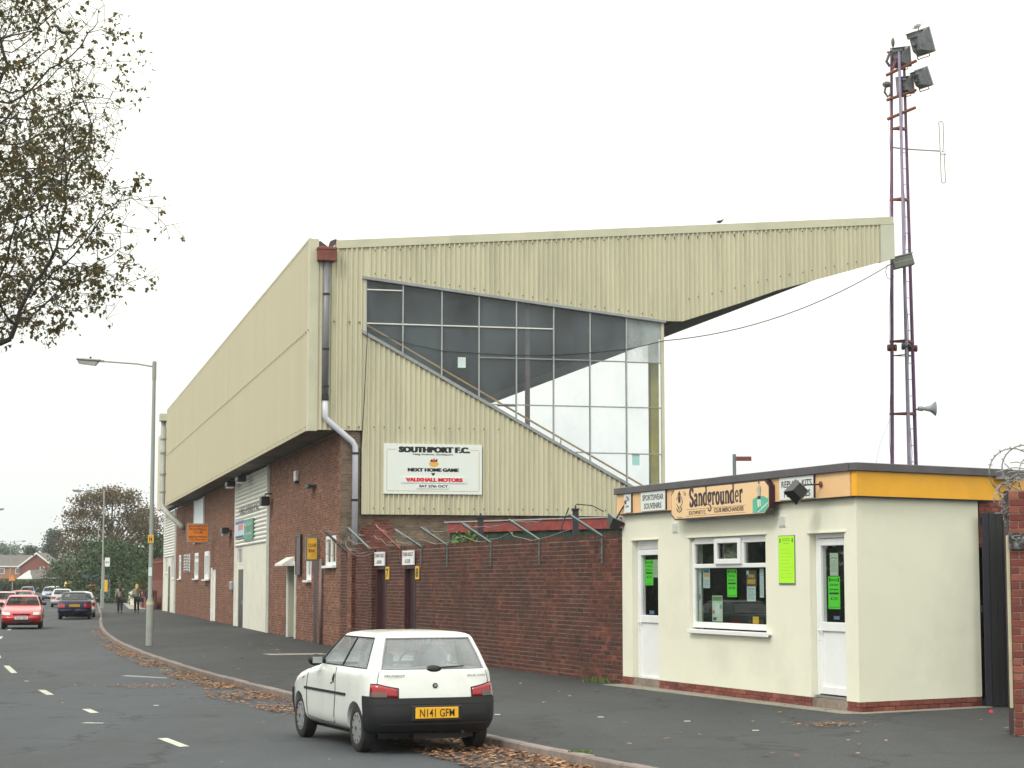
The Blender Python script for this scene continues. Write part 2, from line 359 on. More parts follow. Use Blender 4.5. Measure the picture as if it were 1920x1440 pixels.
LIME = paint('lime_paper', (0.42, 0.86, 0.02), 0.6, var=0.02)
GREENP = paint('bright_green_paper', (0.13, 0.88, 0.04), 0.6, var=0.02)
PAPER = paint('pale_paper', (0.62, 0.74, 0.74), 0.6, var=0.04)
PAPERG = paint('greenish_paper', (0.55, 0.66, 0.52), 0.6, var=0.04)
MAROON = paint('maroon_door', (0.035, 0.012, 0.016), 0.5, var=0.2)
GLASSW = glass('shop_glass', (0.90, 0.93, 0.92), 0.02, ior=2.0)
GLASSS = glass('stand_glass', (0.975, 0.985, 0.985), 0.12, (0.36, 0.44, 0.50), 0.5, 0.40, 0.7, 0.025)  # cloudy dust, tinted blue to stand in for reflections as well
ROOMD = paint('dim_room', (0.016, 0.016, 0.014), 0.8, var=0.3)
GALV = paint('galvanised_steel', (0.17, 0.21, 0.21), 0.5, 0.4, var=0.15, dirt=(0.12, 0.12, 0.12), dirt_amt=0.4)
WIRE = paint('wire', (0.30, 0.28, 0.27), 0.5, 0.5, var=0.3, scale=20)
GREENW = paint('dark_green_boards', (0.022, 0.045, 0.032), 0.7, var=0.3, scale=4)
REDW = paint('peeling_red_board', (0.27, 0.045, 0.04), 0.7, var=0.3, scale=7, dirt=(0.10, 0.075, 0.07), dirt_amt=1.0, dscale=3.0)
BARK = paint('dark_bark', (0.035, 0.03, 0.028), 0.9, var=0.3, scale=8, grain=0.01)

# ------------------------------------------------------------------ setting: ground, road, pavement
C3 = (-1.0597714e-05, 3.18873947e-03, -5.25565127e-01, 10.5032175)
def xk(Y):
    Y = np.asarray(Y, float); Yc = np.clip(Y, 0, 115)
    x = C3[0]*Yc**3+C3[1]*Yc**2+C3[2]*Yc+C3[3]
    return x - 0.2126*(np.maximum(Y, 115)-115) - 0.5256*(np.minimum(Y, 0))
def xslope(Y):
    return float((xk(Y+0.5)-xk(Y-0.5)))
def kpt(Y, off=0.0):
    """point at signed distance off to the right of the right-hand kerb line"""
    s = xslope(Y); n = math.hypot(1, s); return (float(xk(Y))+off/n, Y-off*s/n)
RW = 8.6
def strip(name, Ys, o0, o1, z, m, **kw):
    V = []; F = []
    for i, Y in enumerate(Ys):
        a = kpt(Y, o0); b = kpt(Y, o1); V += [(a[0], a[1], z), (b[0], b[1], z)]
        if i: k = 2*i; F.append((k-2, k-1, k+1, k))
    return np_mesh(name, np.array(V), np.array(F), [m], **kw)
YS = list(np.arange(-30, 130, 1.5)) + list(range(130, 600, 15))
g = MB().quad((-900, -120, -0.03), (900, -120, -0.03), (900, 1600, -0.03), (-900, 1600, -0.03))
GRASS = paint('rough_grass', (0.05, 0.075, 0.03), 0.9, var=0.3, scale=0.4)
g.build('ground', GRASS, kind='structure')
strip('road', YS, -RW-0.3, 0.3, 0.0, ROAD, kind='structure')
def pave(name, o0, o1, sgn):
    mb = MB()
    for i in range(len(YS)-1):
        A = [kpt(YS[i], o0), kpt(YS[i], o1), kpt(YS[i+1], o1), kpt(YS[i+1], o0)]
        mb.add([(x, y, 0.12) for x, y in A], [(0, 1, 2, 3)])
    return mb.build(name, PAVE, kind='structure')
pave('pavement', 0.14, 40, 1); pave('pavement', -RW-30, -RW-0.14, -1)
# kerb stones: one part each in the length where they can be told apart, the rest joined
def kerb(name, off, y0, y1, ym, side):
    root = thing(name, None, None, kind='structure')
    ks = MB().mat(KERBM).box(-0.452, 0.452, -0.14, 0, -0.05, 0.125, bev=0.018).mesh('kerb_stone', Matrix.Identity(4))
    rest = MB(); Y = y0; n = 0
    while Y < y1:
        s = xslope(Y); L = math.hypot(1, s); dy = 0.915/L
        a = kpt(Y, off); b = kpt(Y+dy, off); ang = math.atan2(b[1]-a[1], b[0]-a[0])
        M = Matrix.Translation(((a[0]+b[0])/2, (a[1]+b[1])/2, random.uniform(-0.006, 0.006))) @ Matrix.Rotation(ang+random.uniform(-0.004, 0.004), 4, 'Z')
        if side < 0: M = M @ Matrix.Translation((0, 0.14, 0))
        if y0+2 < Y < ym: inst('kerb_stone', ks, M, root); n += 1
        else:
            fr = Fr(0, 0, 1, 0); fr.M = M; rest.box(-0.452, 0.452, -0.14, 0, -0.05, 0.125, fr)
        Y += dy
    rest.build('distant_kerb_stones', KERBM, root, kind='stuff')
kerb('kerb', 0.0, 6, 420, 128, 1); kerb('kerb', -RW, -10, 300, -20, -1)
# road markings (worn paint, 4 mm sheets)
def mark(name, pts, m=LINE, z=0.004, **kw): return MB().quad(*[(x, y, z) for x, y in pts]).build(name, m, kind='structure', **kw)
def dash(Yc, L, off, w=0.10):
    a = kpt(Yc-L/2, off); b = kpt(Yc+L/2, off); d = Vector((b[0]-a[0], b[1]-a[1])).normalized(); n = Vector((-d.y, d.x))*w/2
    mark('lane_marking', [(a[0]+n.x, a[1]+n.y), (b[0]+n.x, b[1]+n.y), (b[0]-n.x, b[1]-n.y), (a[0]-n.x, a[1]-n.y)])
for Yc, L, off in ((25.5, 1.25, -3.34), (31.3, 0.9, -3.42), (36.3, 1.5, -3.53), (45.4, 3.6, -3.56), (53, 2.5, -3.6), (60, 2.5, -3.6), (70, 3, -3.6), (82, 3, -3.6), (96, 3, -3.6), (19.5, 1.2, -3.3)):
    dash(Yc, L, off, 0.13)
mark('worn_paint_fleck', [(-5.95, 27.55), (-5.65, 27.5), (-5.63, 27.62), (-5.9, 27.7)])
mark('worn_paint_fleck', [(-8.1, 41.2), (-7.0, 40.2), (-6.95, 40.4), (-8.0, 41.5)], paint('pale_drain_cover', (0.28, 0.28, 0.27), 0.7, var=0.3, scale=30))
# the utility cover and a patch in the pavement
cv_ = MB().mat(CONC).box(-0.75, 0.75, -0.45, 0.45, 0.0, 0.008, Fr(-5.45, 50.2, 0.94, 0.33, 0.118)).build('inspection_cover', None, label='pale rectangular inspection cover set in the pavement before the brick stand', cat='cover', base=(-5.45, 50.2, 0.12))

# ------------------------------------------------------------------ brick laying
def lay(w, z0, z1, holes=(), course=0.075, L=0.225, x0=0.0, header_every=4, jit=0.0):
    """rows of (a0,a1,z0,z1) bricks"""
    out = []; j = 0.010; z = z0; r = 0
    while z+course-j <= z1+0.012:
        hd = header_every and (r % header_every == header_every-1); l = L/2 if hd else L
        off = (L/4 if hd else (0 if r % 2 else L/2)); zc = z+course/2
        hs_ = sorted([(h[0], h[1]) for h in holes if h[2]-0.02 < zc < h[3]+0.02])
        segs = []; a = x0
        for h in hs_:
            if h[0] > a: segs.append((a, h[0]))
            a = max(a, h[1])
        if a < w: segs.append((a, w))
        for s0, s1 in segs:
            k = math.floor((s0-x0+off)/l); x = x0-off+k*l
            while x < s1:
                b0 = max(x, s0); b1 = min(x+l-j, s1)
                if b1-b0 > 0.03: out.append((b0, b1, z, z+course-j))
                x += l
        z += course; r += 1
    return np.array(out)
def brick_mesh(name, fr, B, m, parent, depth=0.02, proud=0.003, kind='stuff', tone=None):
    n = len(B)
    if n == 0: return
    y1 = rng.uniform(-proud, proud, n); y0 = -depth*np.ones(n)
    a0, a1, z0, z1 = B.T
    # front face slightly inset for a soft arris
    V = np.zeros((n, 8, 3)); i = 0.004
    for k, (aa, yy, zz) in enumerate(((a0, y0, z0), (a1, y0, z0), (a1, y0, z1), (a0, y0, z1), (a0+i, y1, z0+i), (a1-i, y1, z0+i), (a1-i, y1, z1-i), (a0+i, y1, z1-i))):
        V[:, k, 0] = aa; V[:, k, 1] = yy; V[:, k, 2] = zz
    f = np.array([(4, 7, 6, 5), (0, 4, 5, 1), (1, 5, 6, 2), (2, 6, 7, 3), (3, 7, 4, 0)])
    F = (np.arange(n)[:, None, None]*8+f[None]).reshape(-1, 4)
    R = np.array(fr.M); V = V.reshape(-1, 3) @ R[:3, :3].T + R[:3, 3]
    t = np.clip(rng.normal(0.45, 0.22, n), 0, 1) if tone is None else tone
    return np_mesh(name, V, F, [m], parent, tone=np.repeat(t, 5), kind=kind)
_bm = {}
def brick_parts(fr, B, m, parent, depth=0.06, proud=0.003):
    """each brick an object of its own; six shared shapes with their own tone"""
    if m.name not in _bm:
        L = []
        for k in range(7):
            b = MB().mat(m).box(0, 0.215, -0.1, 0, 0, 0.065, bev=0.004); b.tone = [k/6]*len(b.f); L.append(b.mesh('brick', Matrix.Identity(4)))
        _bm[m.name] = L
    for a0, a1, z0, z1 in B:
        k = min(6, max(0, int(random.gauss(2.8, 1.5)+0.5)))
        M = fr.at(a0, random.uniform(-proud, proud), z0) @ Matrix.Diagonal(((a1-a0)/0.215, depth/0.1, (z1-z0)/0.065, 1))
        inst('brick', _bm[m.name][k], M, parent)

# ------------------------------------------------------------------ the grandstand
OX, OY = -4.78, 55.03
U = Vector((-0.2384, 0.9712)); Vv = Vector((0.9712, 0.2384))
FE = Fr(OX, OY, Vv.x, Vv.y)        # end wall: X to the right, outside is -Y
FL = Fr(OX, OY, U.x, U.y)          # street wall: X away from us, outside is +Y
def EP(t, s, z): return FE.p(t, s, z)
stand = thing('grandstand', 'long grandstand with beige corrugated cladding, glazed end wall and brick street front', 'grandstand', FE.M.copy())
# --- brick street wall
HOLES = [(16.4, 27.9, 0.0, 6.3), (9.15, 11.05, 0.12, 2.52), (5.65, 6.75, 1.98, 3.28), (4.3, 5.15, 0.12, 2.55), (0.7, 2.7, 2.38, 3.26),
         (57.9, 59.6, 2.08, 3.44), (51.7, 55.3, 2.45, 3.42), (46.4, 48.9, 2.07, 3.42), (39.9, 42.3, 2.03, 3.4), (37.0, 38.6, 0.12, 2.53), (61.8, 71.2, 0.0, 6.3)]
B = lay(72.0, 0.12, 6.15, HOLES, header_every=4, course=0.08, L=0.235)
brick_mesh('brickwork', FL, B, BRICKR, stand, 0.012, 0.004)
mw = MB().mat(MORTAR)
def wall_with_holes(mb, fr, a0, a1, z0, z1, holes, b0, b1):
    zs = sorted({z0, z1} | {min(max(h[k], z0), z1) for h in holes for k in (2, 3)})
    for i in range(len(zs)-1):
        zc = (zs[i]+zs[i+1])/2; a = a0
        if zs[i+1]-zs[i] < 1e-4: continue
        for h in sorted(h for h in holes if h[2] < zc < h[3]):
            if h[0] > a: mb.box(a, h[0], b0, b1, zs[i], zs[i+1], fr)
            a = max(a, h[1])
        if a < a1: mb.box(a, a1, b0, b1, zs[i], zs[i+1], fr)
wall_with_holes(mw, FL, 0.012, 72, 0.0, 6.2, [h for h in HOLES], -0.25, -0.008)
mw.build('wall_core', None, stand)
# end face of the street wall (grey brown brick) and the low end wall under the cladding: outside is -Y of FE
FEo = Fr(*EP(0.56, 0, 0).xy, -Vv.x, -Vv.y)      # runs to the left, so that +Y is outside
Bc = lay(0.56, 0.12, 6.12, header_every=2); brick_mesh('brickwork', FEo, Bc[Bc[:, 2] > 2.6], BRICKG, stand, 0.012); brick_mesh('brickwork', FEo, Bc[Bc[:, 2] <= 2.6], BRICKR, stand, 0.012)
FEl = Fr(*EP(9.6, 0.05, 0).xy, -Vv.x, -Vv.y)
Bl = lay(9.04, 0.9, 3.80, header_every=3)
tn = rng.uniform(0, 1, len(Bl)); patch_ = (np.sin(Bl[:, 0]*1.9+1.0)*np.cos(Bl[:, 2]*2.3+Bl[:, 0]) > 0.45)
brick_mesh('brickwork', FEl, Bl[~patch_], BRICKG, stand, 0.012); brick_mesh('brickwork', FEl, Bl[patch_], BRICKP, stand, 0.012)
MB().mat(MORTD).box(0.01, 0.55, -0.30, -0.008, 0.0, 6.13, FEo).box(0.0, 9.04, -0.30, -0.008, 0, 3.82, FEl).build('wall_core', None, stand)
# --- corrugated sheets: every sheet is a part of its own
PR = [(0.0, 0.0), (0.070, 0.0), (0.088, 0.045), (0.122, 0.045), (0.140, 0.0)]
PITCH = 0.1435
def sheet(name, x0, x1, zb, zt, place, m, ribs=True, nz=None):
    """place(x, out, z) gives the world point; zb, zt are functions of x"""
    xs = []; k0 = 0
    while x0+k0*PITCH < x1-0.02:
        for px, o in PR:
            x = x0+k0*PITCH+px
            if x0-1e-6 <= x <= x1+1e-6: xs.append((x, o))
        k0 += 1
    if not xs or xs[0][0] > x0+1e-3: xs.insert(0, (x0, 0.0))
    if xs[-1][0] < x1-1e-3: xs.append((x1, 0.0))
    vs = []; fs = []
    for i, (x, o) in enumerate(xs):
        vs += [place(x, o, zb(x)), place(x, o, zt(x))]
        if i: fs.append((2*i-2, 2*i, 2*i+1, 2*i-1))
    mb = MB().mat(m); mb.add(vs, fs); return mb.build(name, None, stand)
def pl(pts): 
    X, Z = zip(*pts); return lambda x: float(np.interp(x, X, Z))
CT = pl([(-0.9, 11.26), (16.75, 12.76)])
CB_ = pl([(-0.9, 6.15), (0.56, 6.15), (0.561, 3.81), (0.66, 3.81), (0.661, 10.5), (9.5, 9.52), (10.05, 9.53), (11.9, 10.15), (13.0, 10.55), (14.9, 11.10), (16.72, 11.64)])
ENDP = lambda x, o, z: EP(x, -0.07-o, z)
edges = [-0.69, 0.0, 0.661]+[0.661+1.0045*k for k in range(1, 16)]
edges = [e_ for e_ in edges if e_ < 16.3]+[16.35]
def zb_top(x): return CB_(x)
for i in range(len(edges)-1):
    a, b = edges[i], edges[i+1]
    if b <= 0.662:
        sheet('cladding_sheet', a, b, (lambda x: 6.15 if x < 0.5 else 6.15), CT, lambda x, o, z, d=0.001*(i % 2): EP(x, -0.07-o-d, z), CLAD)
    else:
        f_ = pl([(0.66, 10.5), (9.5, 9.52), (10.05, 9.53), (11.9, 10.15), (13.0, 10.55), (14.9, 11.10), (16.72, 11.64)])
        sheet('cladding_sheet', a, b, f_, CT, lambda x, o, z, d=0.001*(i % 2): EP(x, -0.07-o-d, z), CLAD)
low = pl([(0.5, 8.97), (0.661, 8.93), (8.27, 4.79), (9.6, 4.08)])
e2 = [0.565]+[0.661+1.0045*k for k in range(1, 10)]
for i in range(len(e2)-1):
    a, b = e2[i], min(e2[i+1], 9.6)
    if i == 0: sheet('cladding_sheet', 0.575, 0.66, lambda x: 3.81, lambda x: 10.6, lambda x, o, z: EP(x, -0.075-o, z), CLAD); a = 0.66
    sheet('cladding_sheet', a, b, lambda x: 3.81, low, lambda x, o, z, d=0.001*(i % 2): EP(x, -0.07-o-d, z), CLAD)
# street side: two rows of sheets above the pavement
STP = lambda x, o, z: FL.p(x, 0.90+o*0.8, z)
k = 0
for k in range(58):
    a = k*1.0045; b = min(a+1.0045, 57.5)
    if a >= 57.5: break
    d = 0.001*(k % 2)
    sheet('cladding_sheet', a, b, lambda x: 6.16, lambda x: 9.0, lambda x, o, z, d=d: FL.p(x, 0.90+o*0.8+d, z), CLADL)
    sheet('cladding_sheet', a, b, lambda x: 8.92, lambda x: 11.5, lambda x, o, z, d=d: FL.p(x, 0.912+o*0.8+d, z), CLADL)
# corner flashings, top flashing, sloping roof verge in separate lengths
MB().mat(TRIM).box(-0.94, -0.685, -0.105, 0.02, 6.12, 11.52, FE).box(-0.945, -0.90, 0.02, 0.18, 6.12, 11.52, FE).build('corner_flashing', None, stand)
MB().mat(TRIM).box(-0.955, -0.86, 0.02, 57.5, 11.49, 11.56, FE).build('parapet_capping', None, stand)
vx = [-0.2, 3.1, 6.2, 9.3, 12.4, 15.25, 16.76]
VT = pl([(-0.2, 11.50), (16.95, 12.945)]); VB = pl([(-0.2, 11.27), (16.95, 12.72)])
for i in range(6):
    a, b = vx[i]+0.004, vx[i+1]
    MB().mat(TRIM).prism([(a, VB(a)), (b, VB(b)), (b, VT(b)), (a, VT(a))], -0.125-0.003*(i % 2), 0.05, FE).build('verge_flashing', None, stand)
MB().mat(paint('pale_end_panel', (0.51, 0.52, 0.42), 0.45, var=0.04)).prism([(16.35, 11.52), (16.80, 11.66), (16.80, 12.75), (16.35, 12.70)], -0.12, 0.1, FE).build('tip_panel', None, stand)
# sheet joints, bolts
bolts = MB().mat(DARK)
def bolt(t, z): bolts.box(t-0.015, t+0.015, -0.135, -0.09, z-0.015, z+0.015, FE)
for k in range(-4, 110):
    t = 0.661+(k-4)*PITCH+0.107
    if k % 5 in (0, 2):
        if 0.8 < t < 16.3: bolt(t, CT(t)-0.16); bolt(t, CT(t)-0.21) if 9.5 < t < 12 else None
        if 0.7 < t < 9.4: bolt(t, float(np.interp(t, [0.66, 9.5], [10.5, 9.52]))+0.12)
        if 10.2 < t < 16.3: bolt(t, CB_(t)+0.45*(16.9-t)/6+0.1)
        if 0.6 < t < 9.3: bolt(t, 3.98)
        if 0.6 < t < 4.5: bolt(t, 6.25)
        if -0.4 < t < 0.6: bolt(t, 6.25); bolt(t, 9.2)
for k in range(0, 115):
    s = k*0.5; bolts.box(s, s+0.04, 0.94, 0.96, 8.93, 8.965, FL); bolts.box(s, s+0.04, 0.925, 0.945, 6.24, 6.27, FL)
bolts.build('bolts', None, stand, kind='stuff')
# window surround flashings
sf = MB().mat(GREYM)
sf.prism([(0.55, 10.44), (9.52, 9.46), (9.52, 9.53), (0.55, 10.52)], -0.14, 0.0, FE)
sf.build('head_flashing', None, stand)
MB().mat(GREYM).prism([(0.55, 8.90), (9.55, 4.02), (9.55, 4.12), (0.55, 9.00)], -0.15, 0.0, FE).build('sill_flashing', None, stand)
bk = MB().mat(DARK)
for k in range(14): 
    t = 0.95+k*0.66; z = low(t); bk.box(t-0.05, t+0.05, -0.13, -0.095, z-0.10, z-0.04, FE)
bk.build('fixing_clips', None, stand, kind='stuff')
# glazing: frame bars and panes
ML = [0.68, 1.735, 2.86, 3.945, 5.045, 6.15, 7.24, 8.34, 9.44]
head = pl([(0.6, 10.46), (9.6, 9.48)]); sill = pl([(0.6, 8.97), (9.6, 4.06)])
for i, t in enumerate(ML):
    mt_ = ALU if i < 8 else TRIM; w = 0.018 if i < 8 else 0.045
    mb = MB().mat(mt_); z0 = sill(t) if i < 8 else 3.9
    mb.box(t-w, t+w, -0.05, 0.03, z0, head(t), FE); mb.build('mullion', None, stand)
TRS = {0: [10.15, 9.19], 1: [9.19], 2: [9.19], 3: [9.19, 8.31], 4: [9.19, 8.31, 6.97], 5: [8.31, 6.97, 5.64], 6: [8.30, 6.97, 5.63], 7: [8.29, 6.97, 5.62]}
TRS[3] = [9.19, 8.31, 6.97]
def clip(poly, f, keep_below):
    out = []
    for i in range(len(poly)):
        p, q = poly[i], poly[(i+1) % len(poly)]
        dp = f(p[0])-p[1]; dq = f(q[0])-q[1]
        if not keep_below: dp, dq = -dp, -dq
        if dp >= 0: out.append(p)
        if dp*dq < 0: r = dp/(dp-dq); out.append((p[0]+(q[0]-p[0])*r, p[1]+(q[1]-p[1])*r))
    return out
for i in range(8):
    a, b = ML[i]+0.022, ML[i+1]-0.022; lv = [12.0]+TRS[i]+[3.6]
    for j in range(len(lv)-1):
        zt, zb = lv[j]-0.014, lv[j+1]+0.014
        P = clip(clip([(a, zb), (b, zb), (b, zt), (a, zt)], head, True), sill, False)
        if len(P) >= 3 and max(p[1] for p in P)-min(p[1] for p in P) > 0.06:
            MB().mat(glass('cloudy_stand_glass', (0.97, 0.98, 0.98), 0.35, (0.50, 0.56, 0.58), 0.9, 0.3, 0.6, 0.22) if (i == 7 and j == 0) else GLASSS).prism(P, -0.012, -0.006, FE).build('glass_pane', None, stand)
    for z in TRS[i]:
        P = clip(clip([(a, z-0.016), (b, z-0.016), (b, z+0.016), (a, z+0.016)], head, True), sill, False)
        if len(P) >= 3: MB().mat(WHITEP if z > 9 else GREYM).prism(P, -0.045, 0.025, FE).build('transom', None, stand)
# posts and rail just inside
MB().mat(OLIVE).box(9.17, 9.41, 0.25, 0.5, 0.1, 9.6, FE).build('post', None, stand)
MB().mat(paint('grey_brown_post', (0.13, 0.085, 0.08), 0.7, var=0.2)).box(5.46, 5.58, 0.5, 0.62, 5.6, 10.0, FE).build('post', None, stand)
MB().mat(RAIL).tube([EP(0.7, 0.25, 9.2), EP(4.5, 0.25, 7.11), EP(9.3, 0.25, 4.5)], 0.028, 8).tube([EP(6.45, 0.25, 6.05), EP(6.4, 0.25, 5.75)], 0.02, 6).build('handrail', None, stand)
MB().mat(GREYM).box(4.5, 5.04, 0.03, 0.1, 6.93, 7.0, FE).build('rail_bracket', None, stand)
# notices on the glass
MB().mat(PAPER).box(3.33, 3.56, -0.02, -0.013, 8.0, 8.3, FE).build('pale_notice', None, label='small white notice stuck high on the dark grandstand glazing', cat='notice', base=tuple(EP(3.45, 0, 8.0)))
MB().mat(paint('aqua_paper', (0.35, 0.62, 0.60), 0.6)).box(8.5, 8.72, -0.02, -0.013, 5.29, 5.60, FE).build('aqua_notice', None, label='pale aqua notice low on the clear right end of the glazing', cat='notice', base=tuple(EP(8.6, 0, 5.3)))
# roof, back wall, floor and stepped deck
SL = 57.4
rf = MB().mat(SOFFIT)
poly = [(-0.2, 11.2), (-0.2, 10.55), (0.66, 10.55), (9.5, 9.57), (10.05, 9.6), (13.0, 10.75), (16.62, 11.86), (16.62, 12.6)]
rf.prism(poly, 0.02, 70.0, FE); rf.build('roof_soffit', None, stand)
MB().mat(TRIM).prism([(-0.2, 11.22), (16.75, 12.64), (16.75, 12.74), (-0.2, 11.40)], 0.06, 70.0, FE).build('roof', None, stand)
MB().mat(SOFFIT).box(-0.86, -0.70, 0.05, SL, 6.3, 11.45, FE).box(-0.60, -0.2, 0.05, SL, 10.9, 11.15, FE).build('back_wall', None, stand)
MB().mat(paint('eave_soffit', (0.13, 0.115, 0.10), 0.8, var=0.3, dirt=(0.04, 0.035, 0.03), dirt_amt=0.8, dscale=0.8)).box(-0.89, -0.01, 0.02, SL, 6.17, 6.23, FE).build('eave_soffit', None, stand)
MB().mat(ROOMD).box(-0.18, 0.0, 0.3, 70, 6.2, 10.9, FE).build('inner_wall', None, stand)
dk = MB().mat(CONC)
for k in range(13):
    t = 0.65+k*0.72; z = 8.45-k*0.389; dk.box(t, t+0.72, 0.1, 69.5, max(z-0.6, 0.2), z, FE)
dk.build('seating_deck', None, stand)
# far cladding section with its downpipe
MB().mat(CLADL).box(-0.62, -0.2, 57.55, 70, 6.3, 10.9, FE).build('rear_cladding', None, stand)
def pipe(mb, pts, r=0.055): mb.smooth = True; mb.tube(pts, r, 10)
PLAST = paint('pale_plastic_pipe', (0.55, 0.56, 0.64), 0.4, var=0.04); PIPEG = paint('grey_plastic_pipe', (0.17, 0.17, 0.20), 0.35, var=0.1)
dpipe = thing('downpipe', 'tall downpipe with red hopper box at the near corner of the stand', 'downpipe', FE.at(-0.47, -0.2, 6.0))
mb = MB().mat(PIPEG); pipe(mb, [EP(-0.48, -0.19, 10.9), EP(-0.48, -0.19, 7.05)], 0.09); mb.build('upper_pipe', None, dpipe)
mb = MB().mat(PLAST); pipe(mb, [EP(-0.48, -0.19, 7.05), EP(-0.48, -0.19, 6.52), EP(-0.42, -0.19, 6.42), EP(0.30, -0.17, 5.82), EP(0.38, -0.16, 5.70), EP(0.38, -0.15, 2.95)], 0.085); mb.build('lower_pipe', None, dpipe)
mb = MB().mat(BLACK)
for z in (9.95, 8.4, 7.35, 7.08, 5.5, 4.2):
    x = -0.48 if z > 6 else 0.38
    mb.lathe([(0.10, -0.03), (0.10, 0.03)] if z != 7.08 else [(0.1, -0.12), (0.1, 0.05)], FE.at(x, -0.19 if z > 6 else -0.155, z), 12)
mb.build('pipe_clips', None, dpipe)
MB().mat(RUST).box(-0.74, -0.22, -0.36, -0.06, 10.88, 11.27, FE, bev=0.01).box(-0.76, -0.2, -0.38, -0.04, 11.20, 11.25, FE).build('hopper', None, dpipe)
for nm, pts in (('torn_flashing', [(-0.68, 11.30), (-0.38, 11.28), (-0.66, 11.48)]), ('torn_flashing', [(-0.42, 11.27), (-0.30, 11.30), (-0.12, 11.50), (-0.22, 11.54), (-0.36, 11.48)])):
    MB().mat(paint('sooty_felt', (0.09, 0.07, 0.07), 0.9, var=0.5, scale=20)).prism(pts, -0.10, 0.05, FE).build(nm, None, stand)
fp = thing('downpipe', 'grey downpipe with square hopper at the far end of the stand', 'downpipe', FE.at(-1.1, 58, 0.12))
mb = MB().mat(paint('weathered_pipe', (0.36, 0.36, 0.33), 0.6)); pipe(mb, [FL.p(58.6, 1.05, 11.0), FL.p(58.6, 1.05, 6.3), FL.p(58.2, 1.0, 6.0), FL.p(55.5, 0.12, 4.9)], 0.16); mb.build('pipe', None, fp)
mb = MB().mat(paint('weathered_pipe2', (0.36, 0.36, 0.33), 0.6))
for z in (10.0, 9.2, 8.0, 7.0): mb.lathe([(0.2, -0.05), (0.2, 0.05)], FL.at(58.6, 1.05, z), 10)
mb.build('pipe_clips', None, fp)
MB().mat(TRIM).box(58.2, 59.0, 0.8, 1.3, 11.0, 11.4, FL).build('hopper', None, fp)
# white bays in the street front
def bay(s0, s1, zs, zc, open_, zt=6.15):
    mb = MB().mat(CREAM); wall_with_holes(mb, FL, s0, s1, 0.1, zs, open_, -0.2, 0.02); mb.build('rendered_panel', None, stand)
    n = int((zt-zs)/0.155); 
    for k in range(n):
        z0 = zs+k*(zt-zs)/n; z1 = zs+(k+1)*(zt-zs)/n; zm = (z0+z1)/2
        mb = MB().mat(WHITEP); P = [(0.01, z0), (0.075, z0+0.045), (0.085, zm), (0.06, z1-0.04), (0.01, z1-0.005)]
        for i in range(4): mb.quad(FL.p(s0, P[i][0], P[i][1]), FL.p(s1, P[i][0], P[i][1]), FL.p(s1, P[i+1][0], P[i+1][1]), FL.p(s0, P[i+1][0], P[i+1][1]))
        mb.build('metal_slat', None, stand)
    MB().mat(WHITEP).box(s0, s1, -0.2, 0.0, zs, zt, FL).box(s0-0.04, s0+0.03, 0.0, 0.1, 0.12, zt, FL).box(s1-0.03, s1+0.04, 0.0, 0.1, 0.12, zt, FL).build('bay_frame', None, stand)
bay(16.6, 27.8, 3.34, 0, [(24.9, 26.9, 0.1, 2.43), (25.2, 27.3, 2.62, 3.335)])
bay(61.9, 71.2, 3.40, 0, [(66.0, 67.9, 0.1, 2.85), (62.9, 65.2, 2.1, 3.37), (68.8, 70.4, 2.45, 3.37)])
def door(s0, s1, z0, z1, m, b=-0.0, name='door', fr=FL, parent=None):
    d = MB().mat(m).box(s0, s1, b-0.04, b, z0, z1, fr).build(name, None, parent or stand)
    MB().mat(ALU).box(s0+0.12, s0+0.2, b, b+0.05, 1.05, 1.2, fr).build('handle', None, d); return d
door(24.95, 26.85, 0.12, 2.42, BLACK); door(66.0, 67.9, 0.12, 2.85, BLACK)
def window(s0, s1, z0, z1, m=WHITE, bars=(), hbars=(), b=-0.02, sillw=0.06, fr=FL, parent=None, back=(0.05, 0.055, 0.06), gl=None, name='window', bw=0.05):
    par = parent or stand
    w = MB().mat(m)
    w.box(s0, s0+bw, b-0.05, b+0.02, z0, z1, fr).box(s1-bw, s1, b-0.05, b+0.02, z0, z1, fr).box(s0+bw, s1-bw, b-0.05, b+0.02, z0, z0+bw, fr).box(s0+bw, s1-bw, b-0.05, b+0.02, z1-bw, z1, fr)
    for x in bars: w.box(x-bw*0.6, x+bw*0.6, b-0.045, b+0.015, z0+bw, z1-bw, fr)
    for z in hbars: w.box(s0+bw, s1-bw, b-0.04, b+0.012, z-bw*0.5, z+bw*0.5, fr)
    if sillw: w.box(s0-0.06, s1+0.06, b, sillw, z0-0.07, z0-0.002, fr)
    o = w.build(name, None, par)
    MB().mat(gl or GLASSW).box(s0+bw, s1-bw, b-0.03, b-0.022, z0+bw, z1-bw, fr).build('pane', None, o)
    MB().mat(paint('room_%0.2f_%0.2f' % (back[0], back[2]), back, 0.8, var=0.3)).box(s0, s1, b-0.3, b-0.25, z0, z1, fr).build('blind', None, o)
    return o
window(25.25, 27.25, 2.64, 3.32, back=(0.45, 0.2, 0.06), sillw=0)
window(62.95, 65.15, 2.12, 3.36, back=(0.3, 0.33, 0.3), bars=(64.0,)); window(68.85, 70.35, 2.47, 3.36, back=(0.3, 0.3, 0.28))
window(0.72, 2.68, 2.40, 3.25, bars=(1.7,), back=(0.25, 0.32, 0.32), b=-0.02, sillw=0.12, bw=0.10)
window(5.67, 6.73, 1.99, 3.27, back=(0.6, 0.6, 0.58), b=-0.02, sillw=0.12, bw=0.16)
window(57.95, 59.55, 2.1, 3.42, back=(0.35, 0.38, 0.36), bars=(58.75,), hbars=(3.1,), b=-0.03, sillw=0.1, bw=0.12)
